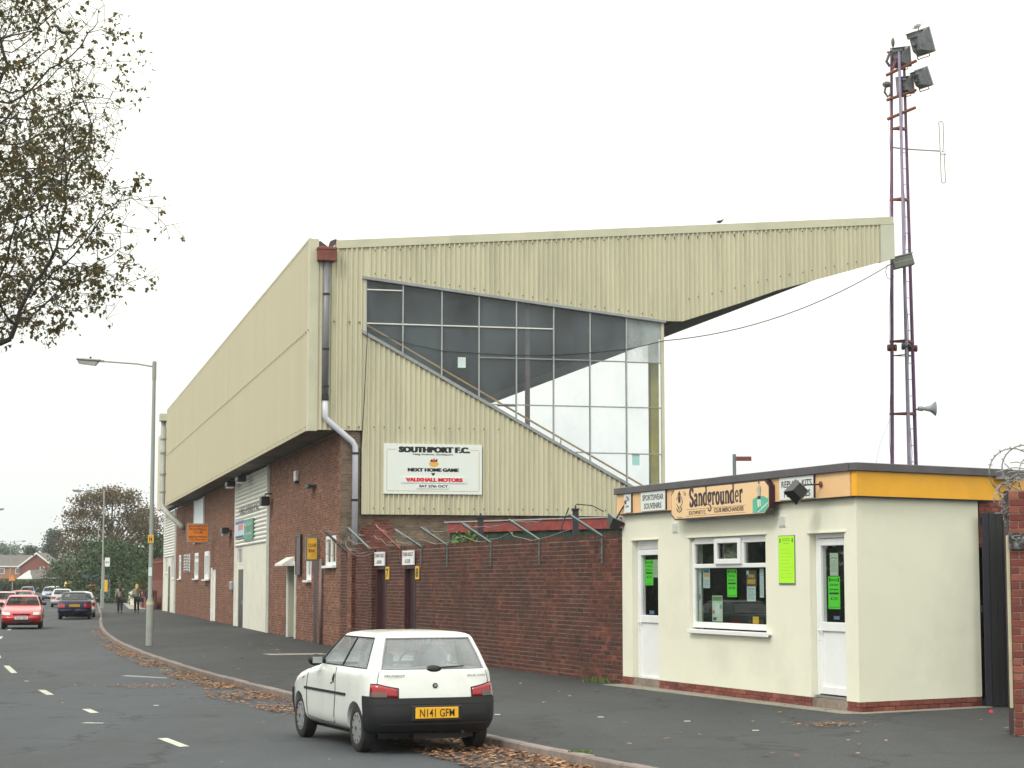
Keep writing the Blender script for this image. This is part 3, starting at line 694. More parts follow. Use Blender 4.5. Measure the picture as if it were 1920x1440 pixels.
window(46.45, 48.85, 2.09, 3.4, back=(0.35, 0.38, 0.36), bars=(47.6,), hbars=(3.0,), b=-0.03, sillw=0.12, bw=0.16)
window(39.95, 42.25, 2.05, 3.38, back=(0.5, 0.5, 0.45), bars=(41.1,), b=0.04, sillw=0.2, bw=0.22)
lo_ = MB().mat(WHITE).box(51.7, 51.9, -0.05, 0.03, 2.45, 3.42, FL).box(55.1, 55.3, -0.05, 0.03, 2.45, 3.42, FL).box(53.4, 53.6, -0.05, 0.03, 2.45, 3.42, FL).build('louvre_window', None, stand)
for k in range(6):
    z = 2.5+k*0.155
    MB().mat(WHITE).prism([(0, 0), (0.09, 0.05), (0.09, 0.08), (0, 0.03)], -55.1, -51.9, Fr(*FL.p(0, 0, 0).xy, -Vv.x, -Vv.y, z)).build('louvre_slat', None, lo_)
MB().mat(BLACK).box(51.75, 55.25, -0.14, -0.08, 2.45, 3.42, FL).build('louvre_back', None, lo_)
# plain doorway recesses in the brick
MB().mat(paint('stone_grey_jamb', (0.42, 0.42, 0.34), 0.7, var=0.08)).box(11.0, 11.15, -0.42, 0.0, 0.12, 2.55, FL).build('door_jamb', None, stand)
MB().mat(WHITEP).box(11.0, 11.15, 0.002, 0.05, 0.12, 2.6, FL).box(9.1, 9.2, -0.06, 0.05, 0.12, 2.6, FL).box(9.2, 11.0, -0.06, 0.05, 2.5, 2.6, FL).build('door_frame', None, stand)
MB().mat(paint('stone_grey_door', (0.30, 0.30, 0.25), 0.7, var=0.08)).box(9.2, 11.0, -0.46, -0.42, 0.12, 2.5, FL).build('door', None, stand)
hd_ = MB().mat(WHITEP).prism([(0.02, 2.45), (0.42, 2.45), (0.42, 2.52), (0.02, 2.75)], -11.4, -9.4, Fr(*FL.p(0, 0, 0).xy, -Vv.x, -Vv.y)).build('door_hood', None, stand)
MB().mat(MAROON).box(4.3, 5.15, -0.06, -0.012, 0.12, 2.55, FL).build('door', None, stand)
MB().mat(WHITEP).box(37.0, 38.6, -0.14, -0.06, 0.12, 2.53, FL).box(38.5, 38.75, -0.1, 0.06, 0.12, 2.58, FL).build('door', None, stand)
mb = MB().mat(paint('worn_brown_pipe', (0.19, 0.15, 0.14), 0.6)); pipe(mb, [FL.p(3.1, 0.07, 2.6), FL.p(3.1, 0.07, 0.13)], 0.05)
mb.build('soil_pipe', None, label='thin brown pipe down the brick wall right of the maroon door', cat='pipe', base=tuple(FL.p(3.1, 0.07, 0.12)))
# things fixed to the street front, each a thing of its own
def fixed(name, label, cat, s, z, b=0.0, group=None, fr=FL): return thing(name, label, cat, fr.at(s, b, z), group)
r_ = fixed('shutter_panel', 'tall brown shutter panel fixed on the brick wall by the white window', 'panel', 8.2, 2.2)
MB().mat(paint('brown_shutter', (0.12, 0.09, 0.09), 0.6)).box(7.75, 8.75, 0.02, 0.06, 2.2, 3.38, FL).build('board', None, r_)
MB().mat(BLACK).box(7.68, 7.75, 0.0, 0.08, 2.15, 3.43, FL).box(8.75, 8.82, 0.0, 0.08, 2.15, 3.43, FL).box(7.75, 8.75, 0, 0.08, 3.38, 3.43, FL).box(7.75, 8.75, 0, 0.08, 2.15, 2.2, FL).build('frame', None, r_)
# projecting signs: their face looks down the street towards us
def projecting(name, label, s, z0, z1, b0, b1, face, words, framem=GREYM, th=0.12):
    t = fixed(name, label, 'sign', s, z0, b0)
    MB().mat(framem).box(s-th/2, s+th/2, b0, b1, z0, z1, FL, bev=0.01).box(s-0.03, s+0.03, -0.01, b0, z0+0.1, z0+0.16, FL).box(s-0.03, s+0.03, -0.01, b0, z1-0.16, z1-0.1, FL).build('box', None, t)
    o = MB().mat(face).box(s-th/2-0.008, s-th/2-0.002, b0+0.04, b1-0.04, z0+0.05, z1-0.05, FL).build('face', None, t)
    mb = MB().mat(BROWNINK); W = b1-b0-0.14
    for (w, za, h, ww) in words:
        P = FL.p(s-th/2-0.012, b1-0.07-(W-W*ww)/2, z0+za); R = (FL.p(s, 0, 0)-FL.p(s, 1, 0)); text(mb, w, P, R, (0, 0, 1), W*ww, h, 0.015)
    mb.build('lettering', None, t); return t
projecting('projecting_sign', 'orange projecting sign high on the far brick front, beside a pale banner', 38.0, 3.72, 4.62, 0.25, 1.25, ORANGE,
           [('SOUTHPORT', 0.72, 0.10, 1.0), ('FOOTBALL', 0.58, 0.10, 0.9), ('CLUB', 0.44, 0.10, 0.5), ('MAIN ENTRANCE', 0.24, 0.08, 0.95), ('TO THE BAR', 0.12, 0.07, 0.8)])
projecting('projecting_sign', 'small amber lightbox sign projecting over the maroon door', 3.95, 2.55, 3.28, 0.05, 0.42, paint('amber_sign', (0.75, 0.42, 0.04), 0.4, var=0.2, scale=6),
           [('CLUB', 0.42, 0.09, 1.0), ('BAR', 0.26, 0.09, 0.8)], GALV)
t = fixed('wall_banner', 'tall pale blue banner board on the brick wall behind the orange sign', 'banner', 45.8, 3.9)
MB().mat(paint('pale_blue_board', (0.62, 0.70, 0.74), 0.5, var=0.05)).box(43.2, 48.4, 0.03, 0.08, 3.9, 6.05, FL).build('board', None, t)
MB().mat(WHITEP).box(43.0, 43.2, 0.02, 0.1, 3.86, 6.1, FL).box(48.4, 48.6, 0.02, 0.1, 3.86, 6.1, FL).build('frame', None, t)
t = fixed('letter_sign', 'row of separate grey letters on the white slatted bay', 'sign', 22.5, 4.6)
mb = MB().mat(paint('grey_letters', (0.10, 0.09, 0.09), 0.6))
for w, s0, s1 in (('HAIG', 26.0, 23.9), ('AVENUE', 23.6, 21.0), ('FC', 20.6, 19.1)): ftext(mb, w, FL, s0, 0.11, 4.62, s0-s1, 0.30, 0.03)
mb.build('letters', None, t)
t = fixed('poster', 'blue, white and red poster on the white slatted bay, left of the green one', 'poster', 25.8, 3.62)
MB().mat(paint('poster_sky', (0.45, 0.62, 0.75), 0.5, var=0.2, scale=5)).box(24.1, 27.3, 0.09, 0.11, 3.68, 4.38, FL).build('sheet', None, t)
MB().mat(paint('poster_blue', (0.06, 0.14, 0.35), 0.5)).box(24.1, 27.3, 0.112, 0.116, 4.25, 4.38, FL).mat(paint('poster_red', (0.72, 0.18, 0.14), 0.5)).box(24.4, 26.2, 0.112, 0.118, 4.0, 4.22, FL).mat(DARK).box(24.2, 27.2, 0.112, 0.117, 3.7, 3.78, FL).build('print', None, t)
t = fixed('poster', 'green banner poster with pale print on the white slatted bay', 'poster', 22.3, 3.5)
MB().mat(paint('poster_green', (0.07, 0.26, 0.18), 0.5, var=0.35, scale=3)).box(20.8, 23.9, 0.09, 0.12, 3.55, 4.36, FL).build('sheet', None, t)
mb = MB().mat(PAPERG); ftext(mb, 'MATCH DAY', FL, 23.6, 0.126, 4.1, 2.5, 0.14, 0.02); ftext(mb, 'WELCOME', FL, 23.4, 0.126, 3.75, 2.0, 0.1, 0.02); mb.build('print', None, t)
for i, s in enumerate((26.6, 22.5)):
    t = fixed('floodlight', ('black floodlight under the eaves above the white bay, farther of the pair', 'black floodlight under the eaves above the white bay, nearer of the pair')[i], 'floodlight', s, 6.0, 0.3, 'floodlights over the white bay')
    MB().mat(BLACK).box(s-0.45, s+0.45, 0.25, 0.6, 5.78, 6.02, FL, bev=0.05).build('housing', None, t)
    MB().mat(WHITEP).box(s-0.4, s+0.4, 0.3, 0.58, 5.75, 5.779, FL).build('lens', None, t)
    MB().mat(DARK).tube([FL.p(s, 0.05, 6.12), FL.p(s, 0.4, 6.1), FL.p(s, 0.4, 6.0)], 0.03, 6).build('bracket', None, t)
t = fixed('bulkhead_light', 'slim white box light high on the brick wall right of the white bay', 'light', 8.9, 5.15)
MB().mat(WHITEP).box(8.7, 9.15, 0.0, 0.12, 5.17, 5.5, FL, bev=0.02).build('body', None, t); MB().mat(DARK).box(8.7, 9.15, 0.0, 0.14, 5.1, 5.165, FL).build('base', None, t)
t = fixed('wall_lamp', 'black box lamp beside the top right edge of the white bay', 'lamp', 15.8, 4.6)
MB().mat(BLACK).box(15.5, 16.1, 0.12, 0.42, 4.62, 4.95, FL, bev=0.03).build('housing', None, t)
MB().mat(DARK).tube([FL.p(15.8, 0.0, 5.05), FL.p(15.8, 0.25, 5.05), FL.p(15.8, 0.25, 4.93)], 0.03, 6).build('bracket', None, t)
t = fixed('wall_lamp', 'black floodlight sticking out of the brick left of the white bay', 'lamp', 30.3, 3.8)
MB().mat(BLACK).box(29.8, 30.8, 0.12, 0.42, 3.98, 4.22, FL).build('housing', None, t); MB().mat(GREYM).box(29.85, 30.75, 0.16, 0.38, 3.88, 3.98, FL).build('glass', None, t)
MB().mat(DARK).tube([FL.p(30.3, 0.0, 4.1), FL.p(30.3, 0.3, 4.1)], 0.04, 6).build('bracket', None, t)
t = fixed('meter_box', 'small grey meter box low on the brick left of the black bay door', 'box', 28.9, 1.57)
MB().mat(ALU).box(28.4, 29.4, 0.0, 0.14, 1.58, 1.95, FL, bev=0.03).build('box', None, t); MB().mat(GREYM).box(28.5, 29.3, 0.14, 0.15, 1.62, 1.9, FL).build('cover', None, t)
t = fixed('light_bracket', 'short dark bracket high in the brickwork above the orange lightbox', 'bracket', 5.2, 4.75)
MB().mat(DARK).box(4.75, 5.6, 0.0, 0.25, 4.78, 4.86, FL).build('arm', None, t)
# match board on the end wall
t = thing('match_board', 'white match board announcing the next home game, fixed to the beige cladding', 'sign', FE.at(2.6, -0.13, 4.39))
MB().mat(SIGNW).box(1.19, 4.01, -0.15, -0.11, 4.39, 5.80, FE).build('board', None, t)
mb = MB().mat(paint('gold_line', (0.55, 0.45, 0.22), 0.5))
for a0, a1, z0, z1 in ((1.27, 1.285, 4.5, 5.6), (3.92, 3.935, 4.5, 5.6), (1.285, 3.92, 4.47, 4.485), (1.285, 1.55, 5.63, 5.645), (3.66, 3.92, 5.63, 5.645)): mb.box(a0, a1, -0.153, -0.15, z0, z1, FE)
mb.build('border_line', None, t)
def et(mb, s, a, z, w, h, bold=0.03, b=-0.1535):
    for i in range(-3, 4) if bold > 0.08 else (0,): text(mb, s, FE.p(a+i*(0.0065 if h > 0.12 else 0.0035), b-abs(i)*0.0004, z), FE.p(1, 0, 0)-FE.p(0, 0, 0), (0, 0, 1), w, h, min(bold, 0.035))
mb = MB().mat(INK); et(mb, 'SOUTHPORT F.C.', 1.63, 5.555, 2.02, 0.165, 0.1); et(mb, 'Haig Avenue, Southport', 2.02, 5.47, 1.15, 0.06); et(mb, 'NEXT HOME GAME', 1.88, 5.02, 1.45, 0.10, 0.09)
et(mb, 'v', 2.55, 4.91, 0.10, 0.075, 0.09); et(mb, 'SAT 27th OCT', 2.2, 4.575, 0.82, 0.075, 0.08, b=-0.1665); mb.build('lettering', None, t)
MB().mat(SIGNW).box(1.68, 3.55, -0.165, -0.15, 4.70, 4.865, FE).box(2.13, 3.05, -0.163, -0.15, 4.54, 4.66, FE).build('name_strip', None, t)
mb = MB().mat(REDINK); et(mb, 'VAUXHALL MOTORS', 1.82, 4.735, 1.62, 0.11, 0.09, b=-0.1685); mb.build('lettering', None, t)
cr = MB().mat(paint('crest_gold', (0.70, 0.42, 0.06), 0.5)).prism([(2.47, 5.25), (2.52, 5.18), (2.62, 5.15), (2.72, 5.18), (2.77, 5.25), (2.70, 5.30), (2.54, 5.30)], -0.1535, -0.15, FE)
cr.mat(INK).prism([(2.50, 5.30), (2.56, 5.38), (2.60, 5.33), (2.62, 5.42), (2.65, 5.34), (2.72, 5.39), (2.72, 5.30)], -0.154, -0.15, FE).mat(REDINK).box(2.58, 2.66, -0.156, -0.1541, 5.29, 5.35, FE); cr.build('crest', None, t)

# ------------------------------------------------------------------ boundary wall with turnstile doors
WX, WY = 1.95, 35.8
FW = Fr(WX, WY, -0.33033, 0.94387)
bw = thing('boundary_wall', 'long dark red brick boundary wall between the club shop and the grandstand', 'wall', FW.at(0, 0, 0.0))
DH = [(12.95, 13.95, 0.1, 2.34), (15.6, 16.55, 0.1, 2.34)]
segs = [(-0.3, 4.6, 2.72), (4.6, 12.9, 2.775), (12.9, 20.3, 2.80)]
near = []; far_ = []
Bn = lay(20.3, 0.11, 2.72, DH, x0=-0.3, header_every=5, course=0.084, L=0.24)
# the 300 bricks that show largest: the near end of the wall
nearest = Bn[(Bn[:, 0] < 1.62)][:300]
m_near = Bn[:, 0] < np.sort(Bn[:, 0])[min(299, len(Bn)-1)]
brick_parts(FW, Bn[m_near], BRICKW, bw, depth=0.05, proud=0.0025)
brick_mesh('brickwork', FW, Bn[~m_near], BRICKW, bw, 0.02, 0.0025)
# brick on edge coping, a little uneven
cp = []
x = -0.3
while x < 20.2: cp.append((x, x+0.066, 2.735, 2.735+0.075+random.uniform(-0.012, 0.012))); x += 0.076
cp = np.array(cp); mc = cp[:, 0] < 6
mb = MB().mat(BRICKW); tones = []
for i, (a0, a1, z0, z1) in enumerate(cp):
    mb.box(a0, a1, -0.215, 0.006, z0, z1, FW); tones += [random.random()]*6
mb.tone = tones; mb.build('coping_bricks', None, bw, kind='stuff')
mw = MB().mat(MORTD); wall_with_holes(mw, FW, -0.3, 20.35, 0.0, 2.735, DH, -0.21, -0.0055); mw.build('wall_core', None, bw)
# back of the wall and the piers by the turnstiles
pr = lay(0.46, 0.11, 2.86, header_every=2)
for s in (16.62, 18.7):
    fr = Fr(*FW.p(s, 0.11, 0).xy, -0.33033, 0.94387)
    brick_mesh('pier_bricks', fr, pr, BRICKW if s < 17 else BRICKR, bw, 0.02)
    fr2 = Fr(*FW.p(s, -0.02, 0).xy, -0.94387, -0.33033)   # end of the pier facing us
    brick_mesh('pier_bricks', Fr(*FW.p(s, 0.0, 0).xy, -0.94387, -0.33033), lay(0.10, 0.11, 2.86), BRICKW, bw, 0.02)
    MB().mat(MORTD).box(s+0.008, s+0.452, -0.2, 0.1, 0, 2.84, FW).build('pier_core', None, bw)
for i, (a, b, z0, z1) in enumerate(DH):
    lab = ('dark maroon turnstile door numbered 8 in the brick wall', 'dark maroon turnstile door numbered 7 in the brick wall, farther from the shop')[i]
    t = thing('turnstile_door', lab, 'door', FW.at((a+b)/2, -0.1, 0.12), 'turnstile doors')
    MB().mat(MAROON).box(a+0.06, b-0.06, -0.16, -0.11, 0.14, 2.26, FW).build('leaf', None, t)
    MB().mat(paint('maroon_frame', (0.06, 0.02, 0.022), 0.5)).box(a, a+0.06, -0.18, 0.01, 0.12, 2.34, FW).box(b-0.06, b, -0.18, 0.01, 0.12, 2.34, FW).box(a+0.06, b-0.06, -0.18, 0.01, 2.26, 2.34, FW).build('frame', None, t)
    MB().mat(CONC).box(a, b, -0.25, 0.02, 0.10, 0.135, FW).build('threshold', None, t)
    lab = ('white board over turnstile door 8 reading stand adult with its price', 'white board over turnstile door 7 reading stand child with its price')[i]
    t = thing('price_board', lab, 'sign', FW.at((a+b)/2, 0.05, 2.35), 'price boards over the turnstiles')
    MB().mat(WHITE).box(a+0.0, b+0.0, 0.03, 0.06, 2.35, 2.70, FW).build('board', None, t)
    mb = MB().mat(INK)
    ftext(mb, ('STAND ADULT', 'STAND CHILD')[i], FW, b-0.04, 0.063, 2.56, 0.9, 0.10, 0.02); ftext(mb, ('£12.50', '£8.00')[i], FW, b-0.25, 0.063, 2.40, 0.45, 0.09, 0.02)
    mb.build('lettering', None, t)
    lab = ('yellow number plate 8 beside the nearer turnstile door', 'yellow number plate 7 beside the farther turnstile door')[i]
    t = thing('number_plate', lab, 'sign', FW.at(a-0.2, 0.0, 2.0), 'yellow turnstile numbers')
    MB().mat(YEL).box(a-0.34, a-0.04, 0.012, 0.03, 2.0, 2.32, FW).build('plate', None, t)
    mb = MB().mat(INK); ftext(mb, ('8', '7')[i], FW, a-0.09, 0.034, 2.05, 0.2, 0.22, 0.03); mb.build('number', None, t)
# cranked steel brackets that carry the wire
wtop = []
for i, a in enumerate((0.8, 4.18, 7.22, 10.36, 12.45)):
    lab = 'grey cranked steel bracket on the brick wall, ' + ('nearest the club shop', 'second from the club shop', 'third from the club shop', 'fourth from the club shop', 'just right of turnstile door 8')[i]
    t = thing('wire_bracket', lab, 'bracket', FW.at(a, 0.02, 2.3), 'cranked brackets along the boundary wall')
    MB().mat(GALV).box(a-0.02, a+0.02, 0.008, 0.035, 2.28, 2.80, FW).build('upright', None, t)
    h = FW.p(a, 0.03, 2.78); q = FW.p(a+0.15, 0.62, 3.18)
    d = (q-h).normalized(); 
    MB().mat(GALV).tube([h, q], 0.03, 4).build('arm', None, t)
    mb = MB().mat(DARK)
    for z in (2.62, 2.42, 2.33): mb.box(a-0.012, a+0.012, 0.035, 0.045, z, z+0.025, FW)
    mb.build('bolt', None, t); wtop.append(q)
for i, (a, da, m) in enumerate(((14.3, 1.5, RUST), (17.0, 1.6, GALV), (19.6, 1.3, DARK))):
    t = thing('wire_bracket', ('rusty slanting bar above the wall between the turnstile doors', 'slanting grey bar above the wall left of turnstile door 7', 'dark slanting bar in front of the small white window')[i], 'bracket', FW.at(a, 0.0, 2.75), 'cranked brackets along the boundary wall')
    h = FW.p(a, 0.0, 2.74); q = FW.p(a+0.4, 0.55, 3.35); MB().mat(m).tube([h, q], 0.035, 4).build('arm', None, t); wtop.append(q)
    MB().mat(m).box(a-0.03, a+0.03, -0.02, 0.02, 2.5, 2.76, FW).build('upright', None, t)
# barbed wire strands along the brackets, slack and tangled
wr = thing('barbed_wire', 'slack barbed wire strung along the brackets above the brick wall', 'wire', FW.at(8, 0.3, 3.0))
mb = MB().mat(WIRE)
def slack(p, q, sag, n=10, wob=0.03):
    return [p.lerp(q, i/n)+Vector((random.uniform(-wob, wob), random.uniform(-wob, wob), -sag*4*(i/n)*(1-i/n)+random.uniform(-wob, wob))) for i in range(n+1)]
for k in range(2):
    for i in range(len(wtop)-1):
        f = 1-0.45*k; b = wtop[i]-Vector((0, 0, 0.25*k)); c = wtop[i+1]-Vector((0, 0, 0.25*k))
        mb.tube(slack(b, c, random.uniform(0.05, 0.22)), 0.006, 4)
for k in range(5):
    c = FW.p(random.uniform(16.5, 20.5), random.uniform(0, 0.5), random.uniform(2.85, 3.2)); r = random.uniform(0.2, 0.42); a0 = random.uniform(0, 6)
    mb.tube([c+Vector((r*math.cos(a0+t*0.5), 0.3*math.sin(t*0.5), r*0.7*math.sin(a0+t*0.5))) for t in range(9)], 0.006, 4)
mb.build('strand', None, wr, kind='stuff')
# weeds at the foot of the wall: many thin blades
def tuft(name, label, x, y, z, n, h, sp, m=None):
    V = []; F = []; tn = []
    for i in range(n):
        a = random.uniform(0, 6.28); r = sp*random.random()**0.7; bx, by = x+r*math.cos(a), y+r*math.sin(a)*0.5; hh = h*random.uniform(0.4, 1)
        dx, dy = random.uniform(-0.6, 0.6)*hh, random.uniform(-0.6, 0.6)*hh; w = 0.006+0.012*random.random(); k = len(V)
        V += [(bx-w, by, z), (bx+w, by, z), (bx+dx+w*0.4, by+dy, z+hh), (bx+dx-w*0.4, by+dy, z+hh)]; F.append((k, k+1, k+2, k+3)); tn.append(random.random())
    return np_mesh(name, np.array(V), np.array(F), [m or WEED], tone=tn, M=Matrix.Translation((x, y, z)), label=label, cat='weeds' if False else None, kind='stuff')
WEED = leaf_mat('weed_green', (0.05, 0.10, 0.02), (0.09, 0.15, 0.03), (0.16, 0.22, 0.06), 0.2)
def weeds(*a, **k):
    o = tuft(*a, **k); o['category'] = 'weeds'; return o
weeds('wall_weeds', 'tuft of weeds at the foot of the brick wall near the shop', *FW.p(0.6, 0.08, 0.12), 110, 0.09, 0.4)
weeds('kerb_weeds', 'small green weeds growing out of the kerb joint', 0.74, 21.45, 0.12, 70, 0.035, 0.13)
# ivy sprig behind the wall
V = []; F = []; tn = []
c0 = FW.p(10.2, -0.5, 2.95)
for i in range(170):
    p = c0+Vector((random.gauss(0, 0.22), random.gauss(0, 0.15), abs(random.gauss(0, 0.13))-0.1)); r = random.uniform(0.03, 0.07); k = len(V)
    ax = Vector((random.gauss(0, 1), random.gauss(0, 1), random.gauss(0, 1))).normalized(); bx_ = ax.orthogonal().normalized(); cx = ax.cross(bx_)
    V += [tuple(p+bx_*r), tuple(p+cx*r*0.7), tuple(p-bx_*r), tuple(p-cx*r*0.7)]; F.append((k, k+1, k+2, k+3)); tn.append(random.random())
iv = thing('ivy_plant', 'small green climbing plant at the left end of the red topped shed', 'plant', FW.at(10.2, -0.5, 2.0))
np_mesh('foliage', np.array(V), np.array(F), [WEED], parent=iv, tone=tn, kind='stuff')
MB().mat(BARK).tube([c0+Vector((0, 0, -2.7)), c0+Vector((0.1, 0, -0.9)), c0+Vector((0, 0, 0.2))], 0.02, 5).build('stem', None, iv)

# ------------------------------------------------------------------ shed and posts behind the wall
FS = Fr(2.9, 43.4, -0.9, 0.93)       # runs away from behind the shop to the left
t = thing('boarded_shed', 'long shed of dark green boards under a peeling red roof edge behind the wall', 'shed', FS.at(0, 0, 0))
def SP(px): return px
L_ = 6.35
for k in range(17):
    a = k*L_/17; MB().mat(GREENW).box(a+0.006, a+L_/17-0.006, -0.03-0.004*(k % 2), 0.0-0.004*(k % 2), 0.1, 3.16, FS).build('board', None, t)
for k in range(4):
    a = k*L_/4; MB().mat(REDW).box(a-0.02*(k == 0), a+L_/4-0.004, 0.0, 0.06, 3.12, 3.36, FS).build('fascia_board', None, t)
MB().mat(ALU).box(-0.1, L_+0.1, -1.2, 0.09, 3.36, 3.39, FS).build('roof', None, t)
for i, (px, zt, lab) in enumerate((((-0.70, 44.1), 3.36, 'short dark steel post rising behind the shed, left of the pair'), ((1.35, 42.0), 3.46, 'dark steel post with a capped top rising behind the wall, right of the pair'))):
    t = thing('steel_post', lab, 'post', Matrix.Translation((*px, 0.1)), 'dark steel posts behind the wall')
    MB().mat(DARK).box(px[0]-0.065, px[0]+0.065, px[1]-0.08, px[1]+0.08, 0.1, zt, bev=0.01).build('post', None, t)
    MB().mat(DARK).box(px[0]-0.085, px[0]+0.085, px[1]-0.12, px[1]+0.12, zt, zt+0.03).tube([(px[0], px[1], zt), (px[0], px[1], zt+0.1)], 0.02, 6).build('cap', None, t)
mb = MB().mat(BLACK); mb.tube([(1.35, 41.9, 3.58), (1.7, 41.9, 3.55), (1.95, 41.9, 3.42)], 0.012, 5).tube([(1.2, 41.85, 3.5), (1.05, 41.8, 3.1), (1.0, 41.8, 2.6)], 0.015, 5)
mb.build('loose_cable', None, label='loose black cable hanging from the capped steel post', cat='cable', base=(1.2, 41.85, 2.6))

# ------------------------------------------------------------------ the club shop
BX, BY = 4.86, 27.9
FS1 = Fr(BX, BY, -0.34819, 0.93743)         # street face: X away from us, +Y outside
cxl, cyl = 0.62, -2.42                       # far corner of the right face in shop coordinates
shop = thing('club_shop', 'single storey cream rendered club shop with orange and peach fascia', 'shop', FS1.at(0, 0, 0.0))
SH = [(0.35, 1.37, 0.26, 2.65), (2.75, 5.47, 1.16, 2.67), (6.72, 7.82, 0.26, 2.67)]
mb = MB().mat(RENDER); wall_with_holes(mb, FS1, 0.10, 8.26, 0.265, 3.2, SH, -0.25, 0.0); mb.build('front_wall', None, shop)
FR1 = Fr(*FS1.p(cxl, cyl, 0).xy, *(FS1.p(0, 0, 0)-FS1.p(cxl, cyl, 0)).xy)    # right face, +Y outside? X runs to the left
LR = (FS1.p(0, 0, 0)-FS1.p(cxl, cyl, 0)).length
if (FR1.p(0, 1, 0)-FR1.p(0, 0, 0)).y > 0: raise SystemExit('flip')
MB().mat(RENDER).slab([(0.0, 0.0), (0.0995, 0.0), (0.30, -0.25), (cxl+0.25, cyl+0.05), (cxl, cyl)], 0.265, 3.2, FS1).build('side_wall', None, shop)
# lintel drips, reveals' lining
MB().mat(RENDER).box(2.70, 5.53, 0.0, 0.02, 2.67, 2.69, FS1).box(0.3, 1.42, 0.0, 0.02, 2.65, 2.67, FS1).box(6.68, 7.86, 0.0, 0.02, 2.67, 2.69, FS1).build('lintel_drip', None, shop)
# plinth
for fr, w, hs in ((FS1, 8.26, [(0.35, 1.37, 0, 0.3), (6.72, 7.82, 0, 0.3)]), (FR1, LR, [])):
    Bp = lay(w, 0.045, 0.262, hs, header_every=9, course=0.0735)
    brick_parts(fr, Bp, BRICKP, shop, depth=0.05, proud=0.003) if fr is FR1 else brick_parts(fr, Bp, BRICKP, shop, depth=0.05, proud=0.003)
MB().mat(MORTAR).box(0.12, 8.26, -0.24, -0.012, 0.0, 0.262, FS1).slab([(0.03, -0.022), (0.119, -0.022), (0.3, -0.24), (cxl+0.2, cyl+0.05), (cxl+0.03, cyl)], 0.0, 0.2615, FS1).build('plinth_core', None, shop)
# concrete apron along the foot
MB().mat(CONC).slab([(-0.25, 0.05), (-0.1, 0.34), (8.2, 0.42), (8.3, -0.1), (0, -0.1), (cxl, cyl-0.1), (cxl-0.25, cyl)], 0.05, 0.128, FS1).build('apron', None, kind='structure')
# fascia, roof edge and flat roof
MB().mat(FASC_P).box(0.0, 8.26, 0.0, 0.10, 3.15, 3.50, FS1).build('street_fascia', None, shop)
ext = 6.5/LR; ex, ey = cxl*ext, cyl*ext
fo = 0.10
MB().mat(FASC_O).prism([(LR-6.5, 3.15), (LR+0.085, 3.15), (LR+0.085, 3.50), (LR-6.5, 3.50)], 0.0, 0.10, FR1).build('side_fascia', None, shop)
MB().mat(ROOFED).box(-0.03, 4.1, -0.1, 0.15, 3.5, 3.62, FS1, bev=0.008).build('roof_edge', None, shop)
MB().mat(ROOFED).box(4.104, 8.30, -0.1, 0.148, 3.5, 3.617, FS1, bev=0.008).build('roof_edge', None, shop)
MB().mat(ROOFED).box(LR-6.5, LR+0.13, -0.1, 0.15, 3.502, 3.618, FR1, bev=0.008).build('roof_edge', None, shop)
MB().mat(ROOFED).slab([(-0.0, 0.0), (8.4, 0.0), (8.4, -6.5), (ex, ey)], 3.45, 3.59, FS1).build('flat_roof', None, shop)
MB().mat(BLACK).box(0.0, 8.24, 0.0, 0.085, 3.13, 3.15, FS1).box(LR-6.4, LR+0.07, 0, 0.085, 3.13, 3.15, FR1).build('fascia_shadow_strip', None, shop)  # black strips paint in the shade beneath the fascia
# inside: dim room
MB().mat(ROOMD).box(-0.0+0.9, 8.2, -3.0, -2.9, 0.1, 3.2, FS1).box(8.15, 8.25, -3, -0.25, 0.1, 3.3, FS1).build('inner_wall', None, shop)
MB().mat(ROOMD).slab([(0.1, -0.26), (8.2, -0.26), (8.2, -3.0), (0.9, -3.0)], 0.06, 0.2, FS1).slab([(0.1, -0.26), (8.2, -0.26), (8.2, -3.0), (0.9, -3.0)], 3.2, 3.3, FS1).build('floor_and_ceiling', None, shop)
for k in range(5): MB().mat(paint('shelf_wood', (0.10, 0.08, 0.06), 0.7)).box(2.3, 5.9, -2.85, -2.5, 0.6+k*0.45, 0.63+k*0.45, FS1).build('shelf', None, shop)
# the shop window
win = MB().mat(WHITE); b0, b1 = -0.11, -0.05; WA0, WA1, WZ0, WZ1 = 2.75, 5.40, 1.19, 2.62
for q in ((5.385, 5.465, WZ0, WZ1), (2.75, 2.83, WZ0, WZ1), (2.83, 5.385, WZ0, 1.285), (2.83, 5.385, 2.56, 2.665), (2.83, 5.385, 2.165, 2.235), (4.52, 4.59, 2.235, 2.56), (3.60, 3.67, 2.235, 2.56)): win.box(q[0], q[1], b0, b1, q[2], q[3], FS1, bev=0.008)
wo = win.build('window_frame', None, shop)
op = MB().mat(WHITE)
for q in ((4.46, 4.56, 2.225, 2.635), (3.635, 3.73, 2.225, 2.635), (3.73, 4.46, 2.225, 2.31), (3.73, 4.46, 2.56, 2.635)): op.box(q[0], q[1], b1, b1+0.045, q[2], q[3], FS1, bev=0.008)
op.build('opening_light', None, wo)
for q in ((2.83, 5.385, 1.285, 2.165), (4.59, 5.385, 2.235, 2.56), (2.83, 3.60, 2.235, 2.56), (3.73, 4.46, 2.31, 2.56)): MB().mat(GLASSW).box(q[0], q[1], -0.09, -0.082, q[2], q[3], FS1).build('pane', None, wo)
MB().mat(WHITE).box(2.58, 5.42, -0.05, 0.075, 1.125, 1.165, FS1, bev=0.01).box(2.57, 5.43, 0.06, 0.08, 1.10, 1.165, FS1, bev=0.006).build('window_sill', None, shop)
